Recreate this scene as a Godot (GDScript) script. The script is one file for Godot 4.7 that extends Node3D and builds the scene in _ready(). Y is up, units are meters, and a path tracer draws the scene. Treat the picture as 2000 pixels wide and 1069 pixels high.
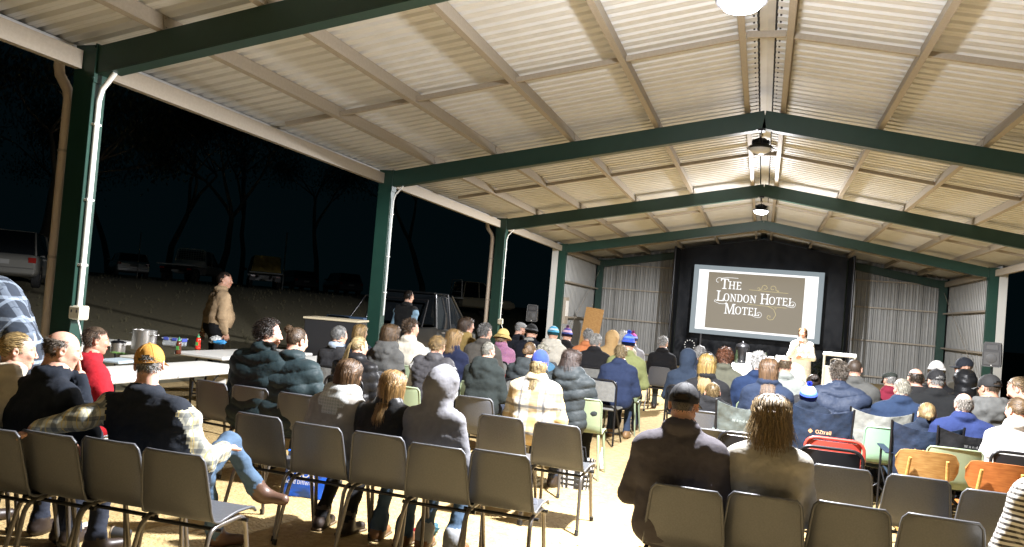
extends Node3D
# Night-time gathering under an open-sided farm shed. Metres, y up; the shed's ridge is X = 0, frames every 6 m along -Z.

# ---------------------------------------------------------------- camera solved from the photograph (pixels of the 2000 x 1069 picture)
const FOCAL := 1512.0
const CENTRE_Y := 565.0
const YAW := 0.3157
const PITCH := 0.0218
const ROLL := 0.0831
var cam_pos := Vector3(0.184, 1.65, 0.0)
var cam_fwd: Vector3
var cam_right: Vector3
var cam_up: Vector3

const FRAME_Z0 := -5.56      # first frame in view
const BAY := 6.0
const HALF := 5.81           # inner face of the posts
const KNEE_Y := 3.46
const APEX_Y := 4.475
const SLOPE := 0.1747
const RAFTER_D := 0.26
const PURLIN_D := 0.15
const Z_BACK := -29.56
const Z_FRONT := 6.44

var M := {}                  # materials
var rng := RandomNumberGenerator.new()
var taken := {}

func _ready() -> void:
	rng.seed = 20240607
	setup_camera()
	setup_light()
	make_materials()
	build_ground()
	build_shed()
	build_lamps()
	build_stage()
	make_chairs()
	build_seating()
	build_people()
	build_tables()
	build_litter()
	build_outside()

func setup_camera() -> void:
	cam_fwd = Vector3(-sin(YAW) * cos(PITCH), sin(PITCH), -cos(YAW) * cos(PITCH))
	var rt := Vector3(cos(YAW), 0, -sin(YAW))
	var up := rt.cross(cam_fwd)
	cam_right = cos(ROLL) * rt + sin(ROLL) * up
	cam_up = -sin(ROLL) * rt + cos(ROLL) * up
	var cam := Camera3D.new()
	cam.name = "camera"
	cam.projection = Camera3D.PROJECTION_FRUSTUM
	cam.near = 0.1
	cam.far = 400.0
	cam.size = 0.1 * 1069.0 / FOCAL
	cam.keep_aspect = Camera3D.KEEP_HEIGHT
	cam.frustum_offset = Vector2(0, 0.1 * (CENTRE_Y - 534.5) / FOCAL)
	cam.transform = Transform3D(Basis(cam_right, cam_up, -cam_fwd), cam_pos)
	cam.current = true
	add_child(cam)

func setup_light() -> void:
	var sky_mat := ProceduralSkyMaterial.new()
	sky_mat.sky_top_color = Color8(1, 5, 7)
	sky_mat.sky_horizon_color = Color8(2, 7, 9)
	sky_mat.ground_horizon_color = Color8(2, 6, 8)
	sky_mat.ground_bottom_color = Color8(4, 8, 10)
	sky_mat.sky_curve = 0.25
	var sky := Sky.new()
	sky.sky_material = sky_mat
	var env := Environment.new()
	env.background_mode = Environment.BG_SKY
	env.sky = sky
	env.tonemap_mode = Environment.TONE_MAPPER_LINEAR
	env.tonemap_exposure = 1.3
	env.sdfgi_enabled = true
	env.ssao_enabled = true
	env.ssil_enabled = true
	var we := WorldEnvironment.new()
	we.name = "environment"
	we.environment = env
	add_child(we)

func ray(u: float, v: float) -> Vector3:
	return cam_fwd + cam_right * ((u - 1000.0) / FOCAL) - cam_up * ((v - CENTRE_Y) / FOCAL)

func at_z(u: float, v: float, z: float) -> Vector3:
	var d := ray(u, v)
	return cam_pos + d * ((z - cam_pos.z) / d.z)

func at_y(u: float, v: float, y: float) -> Vector3:
	var d := ray(u, v)
	return cam_pos + d * ((y - cam_pos.y) / d.y)

# ---------------------------------------------------------------- geometry collector
class Geo:
	var v := PackedVector3Array()
	var n := PackedVector3Array()
	var c := PackedColorArray()
	var t := PackedVector2Array()
	var ix := PackedInt32Array()
	var colour := Color(1, 1, 1)

	func vert(p: Vector3, nn: Vector3, uv := Vector2.ZERO) -> int:
		v.append(p); n.append(nn); c.append(colour); t.append(uv)
		return v.size() - 1

	func tri(a: Vector3, b: Vector3, d: Vector3) -> void:
		var nn := (b - a).cross(d - a).normalized()
		var i := v.size()
		vert(a, nn); vert(b, nn); vert(d, nn)
		ix.append_array([i, i + 2, i + 1])

	func quad(a: Vector3, b: Vector3, d: Vector3, e: Vector3) -> void:
		var nn := (b - a).cross(d - a).normalized()
		var i := v.size()
		vert(a, nn, Vector2(0, 1)); vert(b, nn, Vector2(1, 1)); vert(d, nn, Vector2(1, 0)); vert(e, nn, Vector2(0, 0))
		ix.append_array([i, i + 2, i + 1, i, i + 3, i + 2])

	# box with chamfered edges
	func box(centre: Vector3, size: Vector3, bev := 0.0, b := Basis()) -> void:
		var h := size * 0.5
		if bev <= 0.0:
			for ax in 3:
				for s in [-1.0, 1.0]:
					var a := Vector3.ZERO; a[ax] = s
					var p := Vector3.ZERO; p[(ax + 1) % 3] = 1.0
					var q := Vector3.ZERO; q[(ax + 2) % 3] = s
					var o := a * h
					var pp := p * h
					var qq := q * h
					quad(centre + b * (o - pp - qq), centre + b * (o + pp - qq), centre + b * (o + pp + qq), centre + b * (o - pp + qq))
			return
		bev = minf(bev, minf(h.x, minf(h.y, h.z)) * 0.98)
		var k := h - Vector3.ONE * bev
		var P := {}
		for sx in [-1, 1]:
			for sy in [-1, 1]:
				for sz in [-1, 1]:
					var s := Vector3(sx, sy, sz)
					for ax in 3:
						var q := s * k
						q[ax] = s[ax] * h[ax]
						P[[sx, sy, sz, ax]] = centre + b * q
		for ax in 3:
			var a1 := (ax + 1) % 3
			var a2 := (ax + 2) % 3
			for s in [-1, 1]:
				var f := []
				for w in [[-1, -1], [1, -1], [1, 1], [-1, 1]]:
					var key := [0, 0, 0, ax]
					key[ax] = s; key[a1] = w[0]; key[a2] = w[1] * s
					f.append(P[key])
				quad(f[0], f[1], f[2], f[3])
			for s1 in [-1, 1]:
				for s2 in [-1, 1]:
					# edge along ax between faces a1 = s1 and a2 = s2
					var k0 := [0, 0, 0, a1]; k0[ax] = -1; k0[a1] = s1; k0[a2] = s2
					var k1 := k0.duplicate(); k1[ax] = 1
					var k2 := k1.duplicate(); k2[3] = a2
					var k3 := k0.duplicate(); k3[3] = a2
					if s1 * s2 > 0:
						quad(P[k0], P[k3], P[k2], P[k1])
					else:
						quad(P[k0], P[k1], P[k2], P[k3])
		for sx in [-1, 1]:
			for sy in [-1, 1]:
				for sz in [-1, 1]:
					var a: Vector3 = P[[sx, sy, sz, 0]]
					var d: Vector3 = P[[sx, sy, sz, 1]]
					var e: Vector3 = P[[sx, sy, sz, 2]]
					if sx * sy * sz > 0:
						tri(a, d, e)
					else:
						tri(a, e, d)

	# tube along a list of points; radius a number or one per point
	func tube(pts: Array, r, sides := 8, caps := true, flat := 1.0) -> void:
		var m := pts.size()
		var first := v.size()
		var prev := Vector3.ZERO
		for i in m:
			var d: Vector3 = (pts[mini(i + 1, m - 1)] - pts[maxi(i - 1, 0)])
			d = d.normalized()
			if prev == Vector3.ZERO:
				prev = Vector3.UP.cross(d) if absf(d.y) < 0.9 else Vector3.RIGHT.cross(d)
			var x := (prev - d * prev.dot(d)).normalized()
			prev = x
			var y := d.cross(x)
			var rr: float = r[i] if r is Array else r
			for s in sides + 1:
				var a := TAU * s / sides
				var off := x * cos(a) + y * sin(a) * flat
				vert(pts[i] + off * rr, (x * cos(a) + y * sin(a) / flat).normalized(), Vector2(float(s) / sides, float(i)))
		for i in m - 1:
			for s in sides:
				var a := first + i * (sides + 1) + s
				var b := a + sides + 1
				ix.append_array([a, b + 1, a + 1, a, b, b + 1])
		if caps:
			for e in [0, m - 1]:
				var dirn: Vector3 = (pts[1] - pts[0]) if e == 0 else (pts[m - 1] - pts[m - 2])
				var nn := dirn.normalized() * (-1.0 if e == 0 else 1.0)
				var ci := vert(pts[e], nn)
				for s in sides:
					var k: int = first + e * (sides + 1) + s
					var a := vert(v[k], nn)
					var b := vert(v[k + 1], nn)
					if e == 0: ix.append_array([ci, a, b])
					else: ix.append_array([ci, b, a])

	# lathe: profile of Vector2(radius, height), about y through centre
	func lathe(profile: Array, sides := 20, xf := Transform3D(), wob := 0.0) -> void:
		var first := v.size()
		var m := profile.size()
		for i in m:
			var p: Vector2 = profile[i]
			var d: Vector2 = profile[mini(i + 1, m - 1)] - profile[maxi(i - 1, 0)]
			var nn := Vector2(d.y, -d.x).normalized()
			for s in sides + 1:
				var a := TAU * s / sides
				var w := 1.0 + wob * sin(a * 3.0 + p.y * 40.0)
				vert(xf * Vector3(cos(a) * p.x * w, p.y, sin(a) * p.x * w), (xf.basis * Vector3(cos(a) * nn.x, nn.y, sin(a) * nn.x)).normalized(), Vector2(float(s) / sides, float(i) / (m - 1)))
		for i in m - 1:
			for s in sides:
				var a := first + i * (sides + 1) + s
				var b := a + sides + 1
				ix.append_array([a, a + 1, b + 1, a, b + 1, b])

	# grid of points (rows of Vector3), smooth normals; thick > 0 closes it into a sheet with that thickness
	func grid(rows: Array, thick := 0.0) -> void:
		var nr := rows.size()
		var nc: int = rows[0].size()
		var nor := []
		for i in nr:
			var line := []
			for j in nc:
				var du: Vector3 = rows[i][mini(j + 1, nc - 1)] - rows[i][maxi(j - 1, 0)]
				var dv: Vector3 = rows[mini(i + 1, nr - 1)][j] - rows[maxi(i - 1, 0)][j]
				line.append(du.cross(dv).normalized())
			nor.append(line)
		var f0 := v.size()
		for i in nr:
			for j in nc:
				vert(rows[i][j], nor[i][j], Vector2(float(j) / (nc - 1), float(i) / (nr - 1)))
		for i in nr - 1:
			for j in nc - 1:
				var a := f0 + i * nc + j
				ix.append_array([a, a + nc + 1, a + 1, a, a + nc, a + nc + 1])
		if thick <= 0.0:
			return
		var f1 := v.size()
		for i in nr:
			for j in nc:
				vert(rows[i][j] - nor[i][j] * thick, -nor[i][j], Vector2(float(j) / (nc - 1), float(i) / (nr - 1)))
		for i in nr - 1:
			for j in nc - 1:
				var a := f1 + i * nc + j
				ix.append_array([a, a + 1, a + nc + 1, a, a + nc + 1, a + nc])
		for j in nc - 1:
			_rim(f0 + j, f0 + j + 1, f1 + j, f1 + j + 1)
			_rim(f0 + (nr - 1) * nc + j + 1, f0 + (nr - 1) * nc + j, f1 + (nr - 1) * nc + j + 1, f1 + (nr - 1) * nc + j)
		for i in nr - 1:
			_rim(f0 + (i + 1) * nc, f0 + i * nc, f1 + (i + 1) * nc, f1 + i * nc)
			_rim(f0 + i * nc + nc - 1, f0 + (i + 1) * nc + nc - 1, f1 + i * nc + nc - 1, f1 + (i + 1) * nc + nc - 1)

	func _rim(a: int, b: int, a2: int, b2: int) -> void:
		quad(v[a2], v[b2], v[b], v[a])

	# polygon (Vector2 list, counter-clockwise) pushed along z by depth
	func prism(poly: PackedVector2Array, depth: float, xf := Transform3D()) -> void:
		var m := poly.size()
		for i in m:
			var a := poly[i]
			var b := poly[(i + 1) % m]
			quad(xf * Vector3(a.x, a.y, 0), xf * Vector3(b.x, b.y, 0), xf * Vector3(b.x, b.y, depth), xf * Vector3(a.x, a.y, depth)) if false else quad(xf * Vector3(b.x, b.y, -depth), xf * Vector3(b.x, b.y, 0), xf * Vector3(a.x, a.y, 0), xf * Vector3(a.x, a.y, -depth))
		var tr := Geometry2D.triangulate_polygon(poly)
		for i in range(0, tr.size(), 3):
			var a := poly[tr[i]]
			var b := poly[tr[i + 1]]
			var d := poly[tr[i + 2]]
			if (b - a).cross(d - a) < 0:
				var s := b; b = d; d = s
			tri(xf * Vector3(a.x, a.y, 0), xf * Vector3(b.x, b.y, 0), xf * Vector3(d.x, d.y, 0))
			tri(xf * Vector3(a.x, a.y, -depth), xf * Vector3(d.x, d.y, -depth), xf * Vector3(b.x, b.y, -depth))

	func add(g: Geo, xf := Transform3D(), tint = null) -> void:
		var o := v.size()
		v.append_array(xf * g.v)
		var nb := Transform3D(xf.basis.orthonormalized(), Vector3.ZERO)
		n.append_array(nb * g.n)
		if tint == null:
			c.append_array(g.c)
		else:
			for q in g.c:
				c.append(Color(q.r * tint.r, q.g * tint.g, q.b * tint.b))
		t.append_array(g.t)
		var j := g.ix.duplicate()
		for k in j.size():
			j[k] += o
		ix.append_array(j)

	func mesh() -> ArrayMesh:
		var am := ArrayMesh.new()
		if ix.is_empty():
			return am
		var arr := []
		arr.resize(Mesh.ARRAY_MAX)
		arr[Mesh.ARRAY_VERTEX] = v
		arr[Mesh.ARRAY_NORMAL] = n
		arr[Mesh.ARRAY_COLOR] = c
		arr[Mesh.ARRAY_TEX_UV] = t
		arr[Mesh.ARRAY_INDEX] = ix
		am.add_surface_from_arrays(Mesh.PRIMITIVE_TRIANGLES, arr)
		return am

# ---------------------------------------------------------------- scene objects
func numbered(called: String) -> String:
	if not taken.has(called):
		taken[called] = 0
		return called
	taken[called] += 1
	return "%s_%03d" % [called, taken[called]]

func thing(called: String, label: String, category: String, at := Vector3.ZERO, turn := 0.0, group := "") -> Node3D:
	var o := Node3D.new()
	o.name = numbered(called)
	add_child(o)
	o.position = at
	o.rotation.y = turn
	tag(o, label, category, group)
	return o

func tag(o: Node, label: String, category: String, group := "") -> void:
	o.set_meta("label", label)
	o.set_meta("category", category)
	if group != "":
		o.set_meta("group", group)

func part(parent: Node, called: String, g, m: Material, at := Transform3D()) -> MeshInstance3D:
	var o := MeshInstance3D.new()
	o.name = called
	o.mesh = g.mesh() if g is Geo else g
	o.material_override = m
	o.transform = at
	parent.add_child(o, true)
	return o

func solo(called: String, g, m: Material, label: String, category: String, group := "", at := Transform3D()) -> MeshInstance3D:
	var o := MeshInstance3D.new()
	o.name = numbered(called)
	o.mesh = g.mesh() if g is Geo else g
	o.material_override = m
	o.transform = at
	add_child(o)
	tag(o, label, category, group)
	return o

func structure(called: String, g, m: Material) -> MeshInstance3D:
	var o := MeshInstance3D.new()
	o.name = called
	o.mesh = g.mesh() if g is Geo else g
	o.material_override = m
	add_child(o)
	o.set_meta("kind", "structure")
	return o

func copy(o: Node3D, at: Vector3, turn: float, label := "", group := "") -> Node3D:
	var base: String = o.get_meta("base_name") if o.has_meta("base_name") else String(o.name)
	var r: Node3D = o.duplicate()
	r.name = numbered(base)
	add_child(r)
	r.position = at
	r.rotation.y = turn
	if label != "": r.set_meta("label", label)
	if group != "": r.set_meta("group", group)
	return r

# ---------------------------------------------------------------- materials (colours below are linear, real-world base colours)
func lin(r: float, g: float, b: float) -> Color:
	return Color(r, g, b).linear_to_srgb()

func noise_tex(freq: float, size := 256, bump := 0.0, octaves := 4, sd := 1, kind := FastNoiseLite.TYPE_SIMPLEX_SMOOTH, ramp: Gradient = null) -> NoiseTexture2D:
	var f := FastNoiseLite.new()
	f.noise_type = kind
	f.seed = sd
	f.frequency = freq
	f.fractal_octaves = octaves
	var t := NoiseTexture2D.new()
	t.width = size
	t.height = size
	t.seamless = true
	t.noise = f
	if bump > 0.0:
		t.as_normal_map = true
		t.bump_strength = bump
	if ramp:
		t.color_ramp = ramp
	return t

func ramp2(a: Color, b: Color, mid = null) -> Gradient:
	var g := Gradient.new()
	g.set_color(0, a)
	g.set_color(1, b)
	if mid != null:
		g.add_point(0.5, mid)
	return g

func mat(col: Color, rough := 0.7, metal := 0.0) -> StandardMaterial3D:
	var m := StandardMaterial3D.new()
	m.albedo_color = col
	m.roughness = rough
	m.metallic = metal
	m.vertex_color_use_as_albedo = true
	return m

func cloth(col: Color, rough := 0.9, sheen := 0.05) -> StandardMaterial3D:
	var m := mat(col, rough)
	m.metallic_specular = 0.3
	m.albedo_texture = M.cloth_tone
	m.normal_enabled = true
	m.normal_texture = M.fold_bump
	m.normal_scale = 0.45
	m.uv1_triplanar = true
	m.uv1_scale = Vector3.ONE * 2.2
	m.rim_enabled = true
	m.rim = sheen * 0.4
	m.rim_tint = 0.6
	return m

func make_materials() -> void:
	M.cloth_tone = noise_tex(0.03, 256, 0.0, 4, 5, FastNoiseLite.TYPE_SIMPLEX_SMOOTH, ramp2(Color(0.90, 0.90, 0.90), Color(1, 1, 1)))
	M.fold_bump = noise_tex(0.018, 256, 6.0, 4, 9)
	M.fine_bump = noise_tex(0.12, 256, 4.0, 3, 11)
	var steel_tone := noise_tex(0.012, 512, 0.0, 5, 3, FastNoiseLite.TYPE_SIMPLEX_SMOOTH, ramp2(Color(0.93, 0.93, 0.925), Color(1, 1, 1)))
	# roof and wall sheeting: cream-grey coated steel
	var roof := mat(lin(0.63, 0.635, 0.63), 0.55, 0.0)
	roof.albedo_texture = steel_tone
	roof.uv1_triplanar = true
	roof.uv1_world_triplanar = true
	roof.uv1_scale = Vector3(0.35, 0.35, 0.35)
	M.roof = roof
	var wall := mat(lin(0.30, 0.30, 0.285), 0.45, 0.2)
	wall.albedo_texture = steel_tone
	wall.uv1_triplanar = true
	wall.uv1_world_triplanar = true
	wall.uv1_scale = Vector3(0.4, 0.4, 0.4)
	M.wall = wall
	var galv_tone := noise_tex(0.05, 512, 0.0, 4, 21, FastNoiseLite.TYPE_CELLULAR, ramp2(Color(0.92, 0.92, 0.92), Color(1, 1, 1)))
	var galv := mat(lin(0.36, 0.315, 0.25), 0.62, 0.15)
	galv.albedo_texture = galv_tone
	galv.uv1_triplanar = true
	galv.uv1_scale = Vector3(1.2, 1.2, 1.2)
	M.galv = galv
	var green := mat(lin(0.010, 0.042, 0.030), 0.42)
	green.albedo_texture = steel_tone
	green.uv1_triplanar = true
	green.uv1_scale = Vector3(0.8, 0.8, 0.8)
	M.green = green
	M.flashing = mat(lin(0.45, 0.45, 0.42), 0.5)
	M.pipe = mat(lin(0.50, 0.42, 0.33), 0.4)
	M.white_plastic = mat(lin(0.72, 0.72, 0.68), 0.4)
	M.cream_plastic = mat(lin(0.66, 0.62, 0.48), 0.4)
	M.black_plastic = mat(lin(0.012, 0.012, 0.013), 0.42)
	M.black_metal = mat(lin(0.015, 0.015, 0.017), 0.35, 0.4)
	M.steel = mat(lin(0.55, 0.54, 0.52), 0.28, 0.9)
	M.chrome = mat(lin(0.42, 0.41, 0.40), 0.32, 0.8)
	# chairs
	var shell := mat(lin(0.090, 0.095, 0.106), 0.34)
	shell.normal_enabled = true
	shell.normal_texture = M.fine_bump
	shell.normal_scale = 0.06
	shell.uv1_triplanar = true
	shell.uv1_scale = Vector3.ONE * 6.0
	shell.albedo_texture = noise_tex(0.05, 512, 0.0, 5, 61, FastNoiseLite.TYPE_SIMPLEX_SMOOTH, ramp2(Color(0.84, 0.83, 0.82), Color(1, 1, 1)))
	shell.roughness_texture = noise_tex(0.03, 256, 0.0, 4, 62, FastNoiseLite.TYPE_SIMPLEX_SMOOTH, ramp2(Color(0.7, 0.7, 0.7), Color(1, 1, 1)))
	shell.roughness = 0.45
	shell.uv1_scale = Vector3.ONE * 3.0
	M.shell = shell
	M.shell_green = mat(lin(0.22, 0.27, 0.17), 0.45)
	M.shell_mint = mat(lin(0.22, 0.36, 0.25), 0.45)
	M.chair_leg = mat(lin(0.20, 0.185, 0.17), 0.35, 0.75)
	M.red_paint = mat(lin(0.45, 0.045, 0.03), 0.4)
	M.grey_fabric = cloth(lin(0.16, 0.16, 0.15))
	M.navy_fabric = cloth(lin(0.022, 0.034, 0.062), 0.5)
	M.black_fabric = cloth(lin(0.014, 0.014, 0.015), 0.7)
	M.sage_fabric = cloth(lin(0.12, 0.14, 0.13), 0.6)
	var ply := mat(lin(1, 1, 1), 0.42)
	ply.albedo_texture = noise_tex(0.02, 512, 0.0, 5, 31, FastNoiseLite.TYPE_SIMPLEX_SMOOTH, ramp2(lin(0.24, 0.115, 0.03), lin(0.44, 0.26, 0.09)))
	ply.uv1_triplanar = true
	ply.uv1_scale = Vector3(0.8, 5.0, 2.0)
	M.ply = ply
	var ply2 := ply.duplicate()
	ply2.albedo_color = lin(1.0, 0.58, 0.42)
	M.ply_red = ply2
	var stick := ply.duplicate()
	stick.albedo_color = lin(1.25, 1.3, 1.2)
	M.stick = stick
	var wood := ply.duplicate()
	wood.uv1_scale = Vector3(6.0, 0.7, 6.0)
	M.wood = wood
	# ground
	var sand := mat(lin(1, 1, 1), 0.95)
	sand.albedo_texture = noise_tex(0.02, 1024, 0.0, 6, 41, FastNoiseLite.TYPE_SIMPLEX_SMOOTH, ramp2(lin(0.37, 0.255, 0.105), lin(0.54, 0.405, 0.195), lin(0.46, 0.335, 0.15)))
	sand.heightmap_enabled = true
	sand.heightmap_texture = noise_tex(0.06, 1024, 0.0, 5, 42)
	sand.heightmap_scale = 0.9
	sand.uv1_triplanar = true
	sand.uv1_world_triplanar = true
	sand.uv1_scale = Vector3.ONE * 0.45
	sand.detail_enabled = true
	sand.detail_blend_mode = BaseMaterial3D.BLEND_MODE_MUL
	sand.detail_albedo = noise_tex(0.09, 512, 0.0, 3, 43, FastNoiseLite.TYPE_SIMPLEX_SMOOTH, ramp2(Color(0.88, 0.87, 0.85), Color(1, 1, 1)))
	sand.detail_uv_layer = BaseMaterial3D.DETAIL_UV_1
	M.sand = sand
	var darkened_ground := mat(lin(1, 1, 1), 0.95)  # ground outside the shed, colour darkened to paint in the unlit night
	darkened_ground.albedo_texture = noise_tex(0.03, 1024, 0.0, 6, 45, FastNoiseLite.TYPE_SIMPLEX_SMOOTH, ramp2(lin(0.10, 0.088, 0.05), lin(0.25, 0.20, 0.12), lin(0.16, 0.14, 0.075)))
	darkened_ground.uv1_triplanar = true
	darkened_ground.uv1_world_triplanar = true
	darkened_ground.uv1_scale = Vector3.ONE * 0.3
	M.darkened_ground = darkened_ground
	M.skin = mat(Color(1, 1, 1), 0.55)
	M.skin.albedo_texture = noise_tex(0.04, 256, 0.0, 4, 71, FastNoiseLite.TYPE_SIMPLEX_SMOOTH, ramp2(Color(0.93, 0.84, 0.80), Color(1, 1, 1)))
	M.skin.uv1_triplanar = true
	M.skin.uv1_scale = Vector3.ONE * 9.0
	M.skin.subsurf_scatter_enabled = true
	M.skin.subsurf_scatter_strength = 0.12
	M.paper = mat(lin(0.75, 0.74, 0.70), 0.7)
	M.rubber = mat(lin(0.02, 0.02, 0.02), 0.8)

# ---------------------------------------------------------------- ground
func build_ground() -> void:
	var g := Geo.new()
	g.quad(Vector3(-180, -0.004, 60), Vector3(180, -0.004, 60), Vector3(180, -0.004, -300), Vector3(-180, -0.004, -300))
	structure("ground", g, M.darkened_ground)
	# the sanded floor under and round the shed, its edge ragged, gently uneven
	var f := FastNoiseLite.new()
	f.seed = 77
	f.frequency = 0.45
	var rows := []
	var nz := 120
	var nx := 70
	for i in nz + 1:
		var line := []
		var z := 10.0 - 42.5 * i / nz
		for j in nx + 1:
			var x := -8.6 + 17.2 * j / nx
			var e: float = minf(minf(x + 8.6, 8.6 - x), 4.0)
			if j == 0 or j == nx:
				x += f.get_noise_2d(z * 1.5, x) * 1.2
			var y: float = 0.002 + (f.get_noise_2d(x * 2.0, z * 2.0) * 0.5 + f.get_noise_2d(x * 7.0, z * 7.0) * 0.25) * 0.012 * clampf(e, 0, 1) - 0.004 * clampf(1.0 - e, 0, 1)
			line.append(Vector3(x, y, z))
		rows.append(line)
	var s := Geo.new()
	s.grid(rows)
	structure("shed_floor", s, M.sand)
	# loose grit on the sand: nobody could count it
	var gm := Geo.new()
	gm.lathe([Vector2(0.0, -0.5), Vector2(0.45, -0.2), Vector2(0.5, 0.1), Vector2(0.25, 0.42), Vector2(0.0, 0.45)], 6)
	var mm := MultiMesh.new()
	mm.transform_format = MultiMesh.TRANSFORM_3D
	mm.mesh = gm.mesh()
	mm.mesh.surface_set_material(0, mat(lin(0.36, 0.27, 0.15), 0.95))
	mm.instance_count = 3000
	for i in 3000:
		var z := -1.5 - 12.0 * pow(rng.randf(), 1.4)
		var x := rng.randf_range(-6.5, 5.5)
		var r := 0.002 + 0.009 * pow(rng.randf(), 4.0)
		var b := Basis(Vector3(rng.randf() - .5, rng.randf() - .5, rng.randf() - .5).normalized(), rng.randf() * TAU).scaled(Vector3(r, r * 0.7, r * 1.2) * 2.0)
		mm.set_instance_transform(i, Transform3D(b, Vector3(x, 0.005, z)))
	var mi := MultiMeshInstance3D.new()
	mi.name = "grit"
	mi.multimesh = mm
	add_child(mi)
	tag(mi, "loose grit and small clods scattered over the sandy floor", "grit")
	mi.set_meta("kind", "stuff")

# ---------------------------------------------------------------- the shed
func roof_y(x: float) -> float:      # underside of the sheeting
	return APEX_Y + RAFTER_D + PURLIN_D + 0.008 - SLOPE * absf(x)

func rib_sheet(width: float, length: float, ribs: int, height: float, foot: float, top: float, slope := 0.0) -> Geo:
	# sheet lying in x (length, 0..length) and z (-width/2..width/2), ribs along x standing up in +y
	var g := Geo.new()
	var pts := [Vector2(-width * 0.5, 0)]
	var pitch := width / ribs
	for k in ribs:
		var cz := -width * 0.5 + pitch * (k + 0.5)
		pts.append(Vector2(cz - foot * 0.5, 0))
		pts.append(Vector2(cz - top * 0.5, height))
		pts.append(Vector2(cz + top * 0.5, height))
		pts.append(Vector2(cz + foot * 0.5, 0))
		if k < ribs - 1:      # small stiffening bead in the pan
			var mz := cz + pitch * 0.5
			pts.append(Vector2(mz - 0.012, 0)); pts.append(Vector2(mz, 0.004)); pts.append(Vector2(mz + 0.012, 0))
	pts.append(Vector2(width * 0.5 + 0.02, 0.0))
	for k in pts.size() - 1:
		var a: Vector2 = pts[k]
		var b: Vector2 = pts[k + 1]
		g.quad(Vector3(0, a.y, a.x), Vector3(0, b.y, b.x), Vector3(length + slope * b.x, b.y, b.x), Vector3(length + slope * a.x, a.y, a.x))
	return g

func c_section(length: float, depth: float, flange: float) -> Geo:
	# cold-formed C purlin along z, centred; web on +x side, flanges towards -x
	var g := Geo.new()
	g.box(Vector3(0, 0, 0), Vector3(0.004, depth, length))
	g.box(Vector3(-flange * 0.5 - 0.002, depth * 0.5 - 0.002, 0), Vector3(flange, 0.004, length))
	g.box(Vector3(-flange * 0.5 - 0.002, -depth * 0.5 + 0.002, 0), Vector3(flange, 0.004, length))
	g.box(Vector3(-flange, -depth * 0.5 + 0.012, 0), Vector3(0.004, 0.016, length))
	g.box(Vector3(-flange, depth * 0.5 - 0.012, 0), Vector3(0.004, 0.016, length))
	return g

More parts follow.
